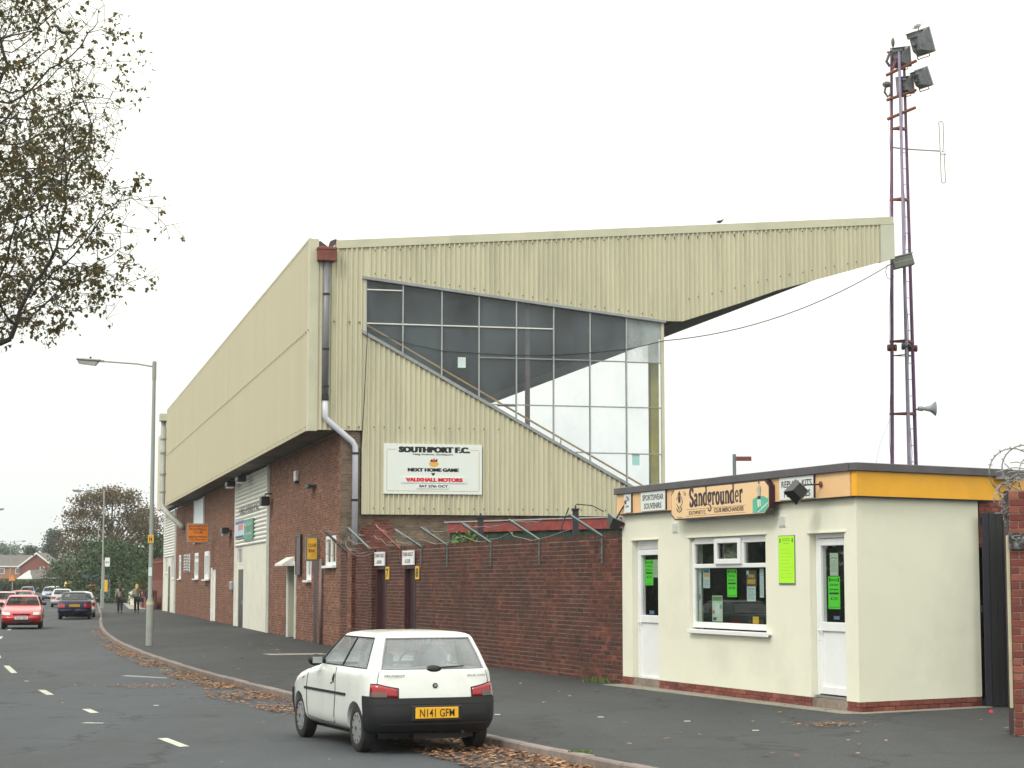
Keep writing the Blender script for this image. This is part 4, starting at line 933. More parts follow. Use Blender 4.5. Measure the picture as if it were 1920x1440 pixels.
# doors
def upvc(a0, a1, z0, z1, lab, hood):
    d = MB().mat(WHITE); c0, c1 = -0.17, -0.10
    zt = z1-(0.17 if hood else 0.09)
    d.box(a0, a0+0.06, c0, c1, z0, z1-0.02, FS1, bev=0.006).box(a1-0.07, a1, c0, c1, z0, z1-0.02, FS1, bev=0.006).box(a0, a1, c0-0.003, c1+0.003, zt, z1-0.02, FS1, bev=0.006)
    fr_ = d.build('door_frame', None, shop)
    A0, A1 = a0+0.065, a1-0.08; g = MB().mat(WHITE)
    for q in ((A0, A0+0.09, z0+0.02, zt-0.01), (A1-0.10, A1, z0+0.02, zt-0.01), (A0+0.09, A1-0.1, z0+0.02, z0+0.13), (A0+0.09, A1-0.1, zt-0.11, zt-0.01), (A0+0.09, A1-0.1, 1.23, 1.36)): g.box(q[0], q[1], c0-0.01, c1+0.02, q[2], q[3], FS1, bev=0.006)
    g = g.build('door', None, shop)
    MB().mat(WHITE).box(A0+0.09, A1-0.1, c0, c1-0.01, z0+0.13, 1.23, FS1).build('lower_panel', None, g)
    MB().mat(GLASSW).box(A0+0.09, A1-0.1, c1-0.03, c1-0.022, 1.36, zt-0.11, FS1).build('pane', None, g)
    MB().mat(WHITE).box(A1-0.06, A1-0.03, c1+0.02, c1+0.035, 1.1, 1.32, FS1).tube([FS1.p(A1-0.045, c1+0.03, 1.24), FS1.p(A1-0.045, c1+0.06, 1.24), FS1.p(A1-0.15, c1+0.06, 1.24)], 0.011, 6).build('handle', None, g)
    MB().mat(GREYM).box(a0, a1, -0.22, -0.06, z0-0.03, z0, FS1).build('threshold', None, g)
upvc(0.355, 1.365, 0.30, 2.668, 'r', False); upvc(6.725, 7.815, 0.17, 2.688, 'l', True)
# vents
for i, (a, z) in enumerate(((6.0, 2.77), (2.18, 2.77))):
    t = thing('wall_vent', ('small cream louvred vent under the left end of the club sign', 'small cream louvred vent above the lime notice')[i], 'vent', FS1.at(a, 0, z), 'louvred wall vents')
    MB().mat(WHITEP).box(a-0.11, a+0.11, 0.0, 0.012, z, z+0.17, FS1).build('frame', None, t)
    for k in range(5): MB().mat(WHITEP).box(a-0.09, a+0.09, 0.012, 0.026, z+0.02+k*0.03, z+0.036+k*0.03, FS1).build('slat', None, t)
# signs on the fascia
def board(name, label, a0, a1, z0, z1, words, m=SIGNW, b=0.1, ink=INK, bold=0.02):
    t = thing(name, label, 'sign', FS1.at((a0+a1)/2, b, z0))
    MB().mat(m).box(a0, a1, b+0.002, b+0.02, z0, z1, FS1).build('board', None, t)
    MB().mat(BROWNINK).box(a0-0.025, a0-0.001, b+0.002, b+0.024, z0, z1, FS1).build('edge_strip', None, t)
    mb = MB().mat(ink)
    for s, a, z, w_, h in words: ftext(mb, s, FS1, a, b+0.022, z, w_, h, bold)
    mb.build('lettering', None, t); return t
board('fascia_sign', 'white fascia board reading SPORTSWEAR SOUVENIRS left of the club sign', 6.14, 7.16, 3.165, 3.497, [('SPORTSWEAR', 7.09, 3.345, 0.88, 0.10), ('SOUVENIRS', 7.02, 3.20, 0.72, 0.10)])
board('fascia_sign', 'white fascia board reading REPLICA KITS FOOTBALLS right of the club sign', 1.00, 2.05, 3.165, 3.497, [('REPLICA KITS', 1.98, 3.345, 0.93, 0.10), ('FOOTBALLS', 1.90, 3.195, 0.80, 0.10)])
t = board('fascia_sign', 'narrow white board at the far left end of the peach fascia', 7.58, 7.88, 3.165, 3.497, [('ON', 7.82, 3.36, 0.16, 0.10), ('sale', 7.82, 3.26, 0.14, 0.04)])
# the big club sign with clipped corners
class FrS(Fr):
    def p(q, a, b, z): return q.M @ Vector((2.22+(a-2.48)*0.949, b, z))
FS1_ = FS1; FS1 = FrS(BX, BY, -0.34819, 0.93743)

t = thing('club_sign', 'long peach club shop sign with plum lettering and clipped corners', 'sign', FS1.at(4.33, 0.12, 2.97))
c = 0.09; A0, A1, Z0, Z1 = 2.48, 6.18, 2.965, 3.492
def oct_(g): return [(A0+g+c*1.6, Z0+g), (A1-g-c*1.6, Z0+g), (A1-g, Z0+g+c), (A1-g, Z1-g-c), (A1-g-c*1.6, Z1-g), (A0+g+c*1.6, Z1-g), (A0+g, Z1-g-c), (A0+g, Z0+g+c)]
MB().mat(BROWNINK).prism(oct_(0.0), 0.11, 0.20, FS1).build('rim', None, t)
PEACH = paint('sign_peach', (0.82, 0.56, 0.31), 0.4, var=0.02)
MB().mat(PEACH).prism(oct_(0.022), 0.18, 0.206, FS1).build('face', None, t)
bf = 0.208
# slab serif letters drawn as ribbons
def ribbon(mb, fr, pts, ws, O, S, b):
    """pts in glyph units -> frame; O=(a,z) origin, S=(sa,sz) scale; ws widths (glyph units, horizontal)"""
    n = len(pts); L = []; R = []
    for i, (x, y) in enumerate(pts):
        p = pts[max(i-1, 0)]; q = pts[min(i+1, n-1)]; dx, dy = q[0]-p[0], q[1]-p[1]; d = math.hypot(dx, dy) or 1
        nx, ny = -dy/d, dx/d; wv = ws[i] if isinstance(ws, (list, tuple)) else ws
        # contrast: uprights thick, horizontals thin
        if not isinstance(ws, (list, tuple)): wv = ws*(0.58+0.42*abs(dy)/d)
        L.append((x+nx*wv/2, y+ny*wv/2)); R.append((x-nx*wv/2, y-ny*wv/2))
    vs = [fr.p(O[0]-x*S[0], b, O[1]+y*S[1]) for x, y in L+R]
    mb.add(vs, [(i, i+1, n+i+1, n+i) for i in range(n-1)])
def arc(cx_, cy_, rx, ry, a0, a1, n=14): return [(cx_+rx*math.cos(math.radians(a0+(a1-a0)*i/n)), cy_+ry*math.sin(math.radians(a0+(a1-a0)*i/n))) for i in range(n+1)]
T = 0.33
def bar(x0, x1, y0, y1): return ('bar', x0, x1, y0, y1)
GL = {
 'S': (0.95, [('r', arc(0.47, 1.08, 0.30, 0.34, 20, 205)+[(0.24, 0.83), (0.47, 0.70), (0.70, 0.55)]+arc(0.46, 0.36, 0.28, 0.34, 30, -165), 0.36), bar(0.72, 0.84, 1.0, 1.45), bar(0.08, 0.2, -0.02, 0.42)]),
 'a': (0.78, [bar(0.40, 0.65, 0, 0.75), ('r', arc(0.33, 0.70, 0.2, 0.24, 0, 165), T), ('r', [(0.55, 0.52)]+arc(0.30, 0.25, 0.18, 0.22, 100, 330), T), bar(0.55, 0.76, 0, 0.09)]),
 'n': (0.90, [bar(0.08, 0.33, 0, 1.0), ('r', arc(0.42, 0.62, 0.24, 0.33, 150, 0)+[(0.66, 0.0)], T), bar(0.02, 0.41, 0, 0.09), bar(0.02, 0.28, 0.9, 1.0), bar(0.48, 0.88, 0, 0.09)]),
 'd': (0.88, [bar(0.50, 0.75, 0, 1.5), ('r', arc(0.37, 0.5, 0.24, 0.46, 60, 300), T), bar(0.42, 0.65, 1.41, 1.5), bar(0.62, 0.86, 0, 0.09)]),
 'g': (0.80, [('r', arc(0.36, 0.62, 0.23, 0.34, 0, 360, 20), T), ('r', [(0.22, 0.2), (0.16, 0.08), (0.3, 0.0), (0.55, -0.05)]+arc(0.38, -0.28, 0.27, 0.2, 60, -200), 0.17), bar(0.55, 0.8, 0.86, 0.99)]),
 'r': (0.68, [bar(0.08, 0.33, 0, 1.0), ('r', arc(0.45, 0.60, 0.22, 0.36, 160, 60), T), bar(0.48, 0.64, 0.72, 0.95), bar(0.02, 0.45, 0, 0.09), bar(0.02, 0.28, 0.9, 1.0)]),
 'o': (0.80, [('r', arc(0.38, 0.5, 0.27, 0.46, 0, 360, 22), 0.30)]),
 'u': (0.90, [('r', [(0.22, 0.95)]+arc(0.42, 0.38, 0.21, 0.34, 180, 330), T), bar(0.53, 0.78, 0, 1.0), bar(0.02, 0.28, 0.9, 1.0), bar(0.40, 0.62, 0.9, 1.0), bar(0.62, 0.88, 0, 0.09)]),
 'e': (0.76, [('r', [(0.16, 0.52), (0.60, 0.52)]+arc(0.37, 0.52, 0.25, 0.42, 8, 320), 0.2)]),
}
mb = MB().mat(BROWNINK); word = 'Sandgrounder'; tot = sum(GL[ch][0] for ch in word); Wd = 2.04; sxx = Wd/tot; szz = 0.20; ax_ = 5.43; zb_ = 3.175
for ch in word:
    wdt, prs = GL[ch]
    for q in prs:
        if q[0] == 'bar': _, x0, x1, y0, y1 = q; mb.add([FS1.p(ax_-x*sxx, bf, zb_+y*szz) for x, y in ((x0, y0), (x1, y0), (x1, y1), (x0, y1))], [(0, 1, 2, 3)])
        else: ribbon(mb, FS1, q[1], q[2], (ax_, zb_), (sxx, szz), bf)
    ax_ -= wdt*sxx
ftext(mb, 'SOUTHPORT F.C.', FS1, 5.45, bf, 3.035, 0.68, 0.065, 0.02); ftext(mb, 'CLUB MERCHANDISE', FS1, 4.47, bf, 3.045, 1.10, 0.07, 0.03); ftext(mb, 'SINCE 1881', FS1, 5.93, bf, 2.995, 0.2, 0.02, 0.01)
ftext(mb, 'The', FS1, 5.66, bf, 3.36, 0.1, 0.07, 0.0)
for z in (3.015, 3.125): mb.box(3.3, 5.55, bf-0.001, bf+0.0005, z, z+0.004, FS1)
mb.build('lettering', None, t)
# club crest: shield ring, crown and scroll
cm_ = MB().mat(BROWNINK)
ribbon(cm_, FS1, arc(0, 0, 1, 1.2, 200, 520, 20), 0.2, (5.83, 3.27), (0.12, 0.075), bf); ribbon(cm_, FS1, arc(0, 0, 0.5, 0.9, 0, 360, 12), 0.2, (5.83, 3.30), (0.09, 0.06), bf)
cm_.add([FS1.p(5.83+x, bf, 3.26+z) for x, z in ((-0.03, 0), (0.03, 0), (0.035, 0.07), (0, 0.1), (-0.035, 0.06))], [(0, 1, 2, 3, 4)])
cm_.add([FS1.p(5.83+x, bf, 3.40+z) for x, z in ((-0.07, -0.03), (0.07, -0.03), (0.05, 0.0), (0.01, 0.045), (-0.01, 0.045), (-0.05, 0))], [(0, 1, 2, 3, 4, 5)])
ribbon(cm_, FS1, [(-1.0, 0.6), (-0.6, -0.1), (0, -0.4), (0.6, -0.1), (1.0, 0.6)], 0.35, (5.83, 3.12), (0.11, 0.07), bf); ribbon(cm_, FS1, [(-0.5, 1.5), (0, 0.3), (0.5, 1.5)], 0.3, (5.83, 3.10), (0.11, 0.06), bf)
cm_.build('crest', None, t)
# footballer panel: green pitch, white line, striped player
MB().mat(TEAL).prism([(3.05, Z0+0.03), (2.65, Z0+0.03), (2.51, Z0+0.11), (2.51, 3.20), (2.7, 3.25), (2.9, 3.24), (3.05, 3.20)], 0.2055, 0.2075, FS1).build('pitch_panel', None, t)
pm = MB().mat(INK); Q = lambda pts: pm.add([FS1.p(2.82+x, 0.209, 3.0+z) for x, z in pts], [tuple(range(len(pts)))])
Q([(-0.02, 0.435), (0.02, 0.435), (0.025, 0.47), (-0.02, 0.475)]); Q([(-0.06, 0.2), (0.06, 0.2), (0.05, 0.25), (-0.05, 0.25)]); Q([(0.02, 0.03), (0.05, 0.03), (0.04, 0.08)]); Q([(-0.05, 0.04), (-0.02, 0.04), (-0.02, 0.08)])
for x in (-0.05, -0.015, 0.02): Q([(x, 0.25), (x+0.018, 0.25), (x+0.018, 0.40), (x, 0.40)])
pm.mat(WHITE); Q([(0.038, 0.25), (0.05, 0.25), (0.05, 0.4), (0.038, 0.4)])
for x in (-0.032, 0.003): Q([(x, 0.25), (x+0.017, 0.25), (x+0.017, 0.40), (x, 0.40)])
Q([(0.01, 0.08), (0.05, 0.08), (0.055, 0.2), (0.012, 0.2)]); Q([(-0.05, 0.09), (-0.015, 0.09), (-0.01, 0.2), (-0.05, 0.2)]); Q([(-0.30, 0.13), (-0.30, 0.145), (0.06, 0.01), (0.04, 0.0)])
pm.mat(paint('skin_print', (0.6, 0.38, 0.25), 0.5)); Q([(-0.02, 0.405), (0.02, 0.405), (0.02, 0.44), (-0.02, 0.44)]); Q([(0.05, 0.40), (0.09, 0.32), (0.075, 0.31), (0.045, 0.37)]); Q([(-0.05, 0.40), (-0.09, 0.32), (-0.075, 0.31), (-0.045, 0.37)])
pm.build('footballer_print', None, t)
FS1 = FS1_
# lime notice on the wall and the papers in the windows
def sheet_of(name, label, a0, a1, z0, z1, m, words=(), b=-0.125, ink=INK, cat='poster', blocks=(), group=None, kids=()):
    if b == -0.125: d_ = 0.22 if a0 < 4 else 0.25; a0 += d_; a1 = min(a1+d_, 5.375)
    elif b < -0.14: d_ = 0.24 if a0 < 2 else 0.32; a0 += d_; a1 += d_
    t = thing(name, label, cat, FS1.at((a0+a1)/2, b, z0), group)
    MB().mat(m).box(a0, a1, b, b+0.003, z0, z1, FS1).build('paper', None, t)
    mb = MB().mat(ink); W_ = a1-a0
    for s, u, v, w_, h in words: ftext(mb, s, FS1, a1-u*W_, b+0.0045, z0+v*(z1-z0), w_*W_, h*(z1-z0), 0.02)
    for u, v, w_, h in blocks: mb.box(a1-u*W_-w_*W_, a1-u*W_, b+0.003, b+0.0042, z0+v*(z1-z0), z0+(v+h)*(z1-z0), FS1)
    mb.build('print', None, t)
    for mm, u, v, w_, h in kids: MB().mat(mm).box(a1-u*W_-w_*W_, a1-u*W_, b+0.003, b+0.005, z0+v*(z1-z0), z0+(v+h)*(z1-z0), FS1).build('colour_block', None, t)
    return t
lines = lambda v0, v1, n, u=0.12, w=0.76, h=0.006: [(u+0.04*(i % 2), v0+(v1-v0)*i/(n-1), w-0.1*(i % 3), h) for i in range(n)]
sheet_of('lime_notice', 'tall lime yellow notice fixed to the cream wall between window and door', 1.81, 2.30, 1.925, 2.63, LIME,
         [('SOUTHPORT', 0.26, 0.93, 0.48, 0.022), ('FOOTBALL CLUB', 0.24, 0.89, 0.52, 0.02), ('FIXTURES', 0.33, 0.83, 0.34, 0.016)], b=0.012, ink=paint('green_ink', (0.12, 0.28, 0.02), 0.6),
         blocks=[(0.06, 0.86, 0.09, 0.09), (0.85, 0.86, 0.09, 0.09)]+lines(0.12, 0.7, 9, h=0.003), cat='notice')
MB().mat(GALV).box(1.80, 2.31, 0.0, 0.012, 1.90, 2.64, FS1).build('notice_backing', None, label='thin clear backing board behind the lime notice on the cream wall', cat='board', base=tuple(FS1.p(2.05, 0.0, 1.9)))
gw = [('SALE', 0.2, 0.86, 0.6, 0.07), ('Club Shop', 0.15, 0.70, 0.7, 0.08), ('Jumpers', 0.12, 0.56, 0.76, 0.08), ('£10', 0.2, 0.28, 0.6, 0.09)]
gb = [(0.08, 0.84, 0.09, 0.11), (0.83, 0.84, 0.09, 0.11), (0.1, 0.45, 0.8, 0.045), (0.1, 0.51, 0.8, 0.012), (0.1, 0.05, 0.8, 0.012)]
sheet_of('green_poster', 'bright green sale poster taped inside the middle of the shop window', 3.76, 4.10, 1.70, 2.15, GREENP, gw, blocks=gb)
sheet_of('green_poster', 'bright green sale poster in the glass of the left shop door', 6.94, 7.28, 1.88, 2.33, GREENP, gw, b=-0.155, blocks=gb)
sheet_of('green_poster', 'bright green sale poster in the glass of the right shop door', 0.52, 0.86, 1.55, 2.02, GREENP, gw, b=-0.155, blocks=gb)
sheet_of('pale_notice', 'pale list of opening times above the green poster in the right door', 0.56, 0.80, 2.03, 2.36, PAPERG, [('OPENING', 0.15, 0.75, 0.7, 0.06)], b=-0.155, blocks=lines(0.2, 0.65, 6, h=0.012), cat='notice')
sheet_of('pale_notice', 'greenish notice beside the green poster in the left shop door', 6.70, 6.93, 2.02, 2.33, PAPERG, [], b=-0.155, blocks=lines(0.2, 0.8, 6, h=0.012), cat='notice')
for k in range(3):
    z = (1.29, 1.48, 1.83)[k]; h = (0.18, 0.34, 0.33)[k]
    sheet_of('pale_notice', 'pale printed sheet in the left edge strip of the shop window, ' + ('lowest', 'middle', 'highest')[k]+' of three', 5.02, 5.29, z, z+h, PAPER if k else PAPERG, [], blocks=lines(0.1, 0.9, 8, h=0.012)+([(0.25, 0.5, 0.4, 0.25)] if k == 1 else []), cat='notice')
sheet_of('fixture_sheet', 'pale sheet with blue heading and yellow block in the upper left of the window', 4.70, 4.95, 1.84, 2.16, PAPER, [], blocks=lines(0.1, 0.45, 6, h=0.012), kids=[(paint('print_blue', (0.05, 0.2, 0.5), 0.5), 0.12, 0.78, 0.76, 0.16), (YEL, 0.12, 0.56, 0.76, 0.16)])
sheet_of('photo_sheet', 'collage sheet of small photographs low in the shop window', 4.25, 4.62, 1.30, 1.72, PAPERG, [], kids=[(paint('print_green', (0.12, 0.3, 0.1), 0.5), 0.05, 0.78, 0.9, 0.18), (paint('print_red', (0.5, 0.05, 0.06), 0.5), 0.05, 0.3, 0.2, 0.12), (paint('print_teal', (0.1, 0.35, 0.35), 0.5), 0.75, 0.5, 0.2, 0.15), (paint('print_navy', (0.03, 0.05, 0.15), 0.5), 0.1, 0.04, 0.3, 0.12), (PAPER, 0.3, 0.25, 0.4, 0.45)])
sheet_of('photo_poster', 'dark poster with yellow lettering in the right half of the window', 3.08, 3.42, 1.87, 2.12, paint('dark_poster', (0.10, 0.085, 0.06), 0.5), [], kids=[(paint('gold_print', (0.6, 0.38, 0.04), 0.5, var=0.5, scale=30), 0.12, 0.15, 0.76, 0.3), (paint('gold_print2', (0.5, 0.35, 0.05), 0.5, var=0.5, scale=30), 0.2, 0.55, 0.6, 0.2), (PAPER, 0.02, 0.75, 0.22, 0.25)])
sheet_of('pale_notice', 'pale letter hanging below the dark poster in the window', 3.11, 3.41, 1.64, 1.87, PAPER, [('NOTICE', 0.15, 0.78, 0.7, 0.09)], blocks=lines(0.15, 0.65, 6, h=0.015), cat='notice')
sheet_of('pale_notice', 'long pale sheet at the right edge of the shop window', 2.84, 2.97, 1.70, 2.15, PAPER, [], blocks=lines(0.1, 0.9, 12, h=0.01), cat='notice')
sheet_of('yellow_card', 'yellow card standing in the lower right corner of the window', 3.02, 3.22, 1.29, 1.40, YEL, [], cat='card')
sheet_of('door_sticker', 'small blue sticker low in the glass of the right door', 0.54, 0.70, 1.40, 1.45, paint('sticker_blue', (0.15, 0.25, 0.45), 0.5), [], b=-0.15, cat='sticker')
sheet_of('door_sticker', 'small blue sticker low in the glass of the left door', 6.9, 7.1, 1.38, 1.44, paint('sticker_blue', (0.15, 0.25, 0.45), 0.5), [], b=-0.15, cat='sticker')
# crumpled sheet behind the small opening light
V = []; F = []
for i in range(9):
    for j in range(5): 
        u_, v_ = i/8, j/4; V.append(tuple(FS1.p(3.74+0.71*u_, -0.15+0.04*math.sin(9*u_*(1+v_))*math.cos(7*v_), 2.31+0.25*v_)))
for i in range(8):
    for j in range(4): k = i*5+j; F.append((k, k+1, k+6, k+5))
np_mesh('crumpled_film', np.array(V), np.array(F), [paint('cloudy_film', (0.16, 0.17, 0.13), 0.3, var=0.5, scale=8)], M=FS1.at(4.0, -0.16, 2.31), label='crumpled cloudy plastic film behind the small top window light', cat='film')
# spot lamps on arms
def arm_lamp(label, base, elbow, lamp, dirv, sz=0.14, fr=FS1):
    t = thing('sign_lamp', label, 'lamp', Matrix.Translation(base), 'black sign lamps on arms')
    base, elbow, lamp = Vector(base), Vector(elbow), Vector(lamp)
    MB().mat(RUST).tube([base, base+(elbow-base).normalized()*0.03], 0.045, 10).build('wall_plate', None, t)
    MB().mat(DARK).tube([base, elbow, lamp], 0.014, 6).build('arm', None, t)
    d = Vector(dirv).normalized(); q = d.to_track_quat('Z', 'Y').to_matrix().to_4x4(); M = Matrix.Translation(lamp) @ q @ Matrix.Rotation(math.radians(45), 4, 'Z')
    mb = MB().mat(BLACK); R = [M @ Vector(p) for p in ((-0.6*sz, -0.6*sz, -0.8*sz), (0.6*sz, -0.6*sz, -0.8*sz), (0.6*sz, 0.6*sz, -0.8*sz), (-0.6*sz, 0.6*sz, -0.8*sz), (-sz, -sz, 0.7*sz), (sz, -sz, 0.7*sz), (sz, sz, 0.7*sz), (-sz, sz, 0.7*sz))]
    mb.fixn = True; mb.add(R, [(0, 1, 2, 3), (4, 5, 6, 7), (0, 1, 5, 4), (1, 2, 6, 5), (2, 3, 7, 6), (3, 0, 4, 7)]).build('housing', None, t)
    mb = MB().mat(GREYM); mb.fixn = True; mb.add([M @ Vector((x*sz*0.86, y*sz*0.86, z*sz)) for z in (0.70, 0.76) for x, y in ((-1, -1), (1, -1), (1, 1), (-1, 1))], [(0, 1, 2, 3), (4, 5, 6, 7), (0, 1, 5, 4), (1, 2, 6, 5), (2, 3, 7, 6), (3, 0, 4, 7)]); mb.build('lens', None, t)
arm_lamp('black square lamp on a rusty arm in front of the replica kits board', FS1.p(0.80, 0.1, 3.35), FS1.p(0.86, 0.34, 3.34), FS1.p(0.92, 0.42, 3.25), FS1.p(2.3, -0.4, 2.9)-FS1.p(0, 0, 3.1), 0.135)
arm_lamp('black lamp on a thin arm at the far left end of the shop fascia', FS1.p(7.81, 0.1, 3.36), FS1.p(8.0, 0.13, 3.22), FS1.p(8.25, 0.16, 3.0), Vector((0.5, -0.2, 0.9)), 0.13)

# ------------------------------------------------------------------ gate gap, brick pier and razor wire at the right edge
FP = Fr(7.4, 23.3, -1, 0.0)       # X to the left, +Y towards us
px0 = 7.4-5.99
t = thing('brick_pier', 'red brick gate pier at the right edge, carrying a black plaque', 'pier', Matrix.Translation((6.3, 23.7, 0.1)))
FPi = Fr(6.57, 23.70, -1, 0.0)
Bp = lay(0.60, 0.05, 3.05, course=0.0905, L=0.30, header_every=2)
Bq = []
for k in range(33):
    z = 0.05+k*0.0905
    if k % 2: Bq += [(0.16, 0.375, z, z+0.078), (0.39, 0.595, z, z+0.078)]
    else: Bq += [(0.16, 0.26, z, z+0.078), (0.275, 0.49, z, z+0.078), (0.505, 0.595, z, z+0.078)]
brick_parts(FPi, np.array([b for b in Bq]), BRICKP, t, depth=0.05)
MB().mat(MORTAR).box(0.16, 0.585, -0.1, -0.010, 0, 3.04, FPi).mat(MAROON).box(0.16, 0.585, -0.35, -0.101, 0, 3.04, FPi).build('pier_core', None, t)
MB().mat(paint('cream_edge_strip', (0.55, 0.50, 0.34), 0.6)).box(0.60, 0.625, -0.12, -0.06, 0.45, 2.5, FPi).build('edge_strip', None, t)
MB().mat(MAROON).box(-0.6, 0.14, -0.22, -0.08, 0.1, 2.2, FPi).box(0.14, 0.158, -0.05, 0.02, 0.1, 2.3, FPi).build('dark_door_frame', None, t)
t2 = thing('plaque', 'black speckled plaque with worn letters on the right hand pier', 'sign', Matrix.Translation((6.25, 23.66, 2.34)))
MB().mat(paint('worn_black_plaque', (0.02, 0.02, 0.02), 0.5, dirt=(0.35, 0.35, 0.33), dirt_amt=0.7, dscale=12)).box(0.1, 0.63, 0.02, 0.05, 2.33, 2.53, FPi).build('plate', None, t2)
mb = MB().mat(GREYM); ftext(mb, 'GATE', FPi, 0.6, 0.053, 2.45, 0.4, 0.05, 0.01); mb.build('lettering', None, t2)
# brick lintel wall behind and dark gate
C2 = FS1.p(cxl, cyl, 0); FG = Fr(C2.x+6, C2.y+1.2, -1, -0.2)
LG = math.hypot(6, 1.2)
t = thing('gate_wall', 'dark brick wall above the gate gap under the orange fascia', 'wall', FG.at(LG-1, 0, 0.1))
Bg = lay(LG-0.02, 2.45, 3.12, header_every=2); brick_mesh('brickwork', FG, Bg, BRICKP, t, 0.02)
MB().mat(MORTD).box(0, LG-0.03, -0.25, -0.01, 2.45, 3.13, FG).box(0, LG-0.45, -0.25, -0.01, 0.1, 2.45, FG).build('wall_core', None, t)
Bg2 = lay(LG-0.46, 0.1, 2.43, header_every=2); brick_mesh('brickwork', FG, Bg2, BRICKP, t, 0.02)
t = thing('side_gate', 'tall black steel gate folded back in the gap beside the shop', 'gate', Matrix.Translation((C2.x+0.15, C2.y-0.05, 0.1)))
NAVY = paint('navy_black_steel', (0.012, 0.012, 0.022), 0.5)
for k in range(4): MB().mat((NAVY if k == 0 else BLACK)).box(C2.x+0.02+k*0.10, C2.x+0.116+k*0.10, C2.y-0.16-0.008*(k % 2), C2.y-0.12-0.008*(k % 2), 0.14, 2.95).build('panel', None, t)
MB().mat(NAVY).box(C2.x+0.0, C2.x+0.45, C2.y-0.10, C2.y-0.05, 0.14, 0.24).box(C2.x, C2.x+0.45, C2.y-0.10, C2.y-0.05, 1.5, 1.6).box(C2.x, C2.x+0.45, C2.y-0.10, C2.y-0.05, 2.8, 2.9).build('rail', None, t)
MB().mat(BLACK).box(C2.x+0.4, C2.x+1.1, C2.y-1.4, C2.y-1.3, 0.12, 2.7).build('leaf', None, t)
t = thing('razor_wire', 'tangled coils of rusty razor wire above the right hand pier', 'wire', Matrix.Translation((6.4, 23.9, 3.0)))
mb = MB().mat(WIRE); sp = MB().mat(WIRE)
def coil(c, r, tilt, n=26, rr=0.008):
    pts = []; ang0 = random.uniform(0, 6)
    for i in range(n+1):
        a = ang0+i*2*math.pi/n; p = Vector((r*math.cos(a), 0.1*i/n, r*math.sin(a)*0.95)); p = Matrix.Rotation(tilt, 3, 'Z') @ p; pts.append(Vector(c)+p)
    mb.tube(pts, rr, 4, cap=False)
    for p in pts[::1]:
        d = Vector((random.gauss(0, 1), random.gauss(0, 1), random.gauss(0, 1))).normalized()*0.026; sp.tube([p-d, p+d], [0.003, 0.009], 3, cap=False)
for c, r, ti in (((6.02, 23.9, 2.92), 0.22, 0.9), ((6.1, 23.8, 2.72), 0.16, 0.2), ((6.25, 23.9, 2.95), 0.28, -0.7), ((6.12, 24.0, 3.28), 0.30, 0.2), ((6.32, 24.2, 3.34), 0.30, -0.3), ((6.45, 24.1, 3.22), 0.33, 0.5), ((6.20, 23.9, 3.06), 0.20, 0.1), ((6.05, 23.9, 3.02), 0.16, -0.5), ((6.08, 23.85, 2.86), 0.17, 0.4), ((6.2, 23.8, 2.8), 0.14, -0.2)): coil(c, r, ti)
for k in range(7):
    p = Vector((6.6, 24, 3.2+random.uniform(-0.15, 0.15))); q = Vector((5.85+random.uniform(0, 0.3), 23.9, 2.75+random.uniform(-0.05, 0.7))); mb.tube(slack(p, q, random.uniform(-0.05, 0.1), 8, 0.02), 0.006, 4, cap=False)
mb.build('coil', None, t); sp.build('barbs', None, t, kind='stuff')
t = thing('bracket_light', 'small flat grey bulkhead light under the roof edge behind the razor wire', 'light', FR1.at(LR-2.75, 0.1, 3.45))
MB().mat(GREYM).box(LR-3.25, LR-2.75, 0.1, 0.28, 3.46, 3.50, FR1).build('body', None, t); MB().mat(DARK).box(LR-3.0, LR-2.9, 0.28, 0.30, 3.46, 3.51, FR1).build('latch', None, t)
# pole with little brown direction board beyond the shop
t = thing('pole_sign', 'grey pole with a small brown arm sign sticking out above the shop roof', 'sign', Matrix.Translation((5.64, 50, 0.1)))
MB().mat(GALV).tube([(5.64, 50, 0.1), (5.64, 50, 5.16)], 0.045, 8).build('pole', None, t); MB().mat(RUST).box(5.69, 6.07, 49.97, 50.03, 4.99, 5.10).build('arm_board', None, t)

# ------------------------------------------------------------------ floodlight mast
MX, MY = 12.2, 62.0
mast = thing('floodlight_mast', 'tall maroon three legged floodlight mast behind the club shop', 'mast', Matrix.Translation((MX, MY, 0)))
ZT = 19.0
def leg(k, z):
    # (x,y) of leg k at height z; legs taper together to the top
    f = z/ZT; 
    base = [(11.86, 62.0), (12.43, 61.55), (12.80, 62.2)]; top = [(12.19, 62.0), (12.38, 61.75), (12.60, 62.1)]
    b, t_ = base[k], top[k]; return Vector((b[0]+(t_[0]-b[0])*f, b[1]+(t_[1]-b[1])*f, z))
for k in range(3):
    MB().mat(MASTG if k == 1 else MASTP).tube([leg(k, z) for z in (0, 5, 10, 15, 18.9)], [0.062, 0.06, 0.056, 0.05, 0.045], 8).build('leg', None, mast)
for z in (2.5, 4.9, 7.2, 9.5, 14.05, 16.35):
    P = [leg(k, z) for k in range(3)]; c = sum(P, Vector())/3; P = [c+(p-c)*1.22 for p in P]
    mb = MB().mat(RUST); mb.fixn = True; mb.add([p+Vector((0, 0, h)) for h in (-0.03, 0.03) for p in P], [(0, 1, 2), (3, 4, 5), (0, 1, 4, 3), (1, 2, 5, 4), (2, 0, 3, 5)])
    mb.build('collar', None, mast)
for k in range(3):
    p = leg(k, 9.3); mb = MB().mat(RUST if k != 1 else DARK); mb.lathe([(0.11, -0.14), (0.11, -0.07), (0.06, -0.06), (0.06, 0.06), (0.11, 0.07), (0.11, 0.14)], Matrix.Translation(p) @ Matrix.Rotation(math.pi/2, 4, 'Y'), 10); mb.build('joint_flange', None, mast)
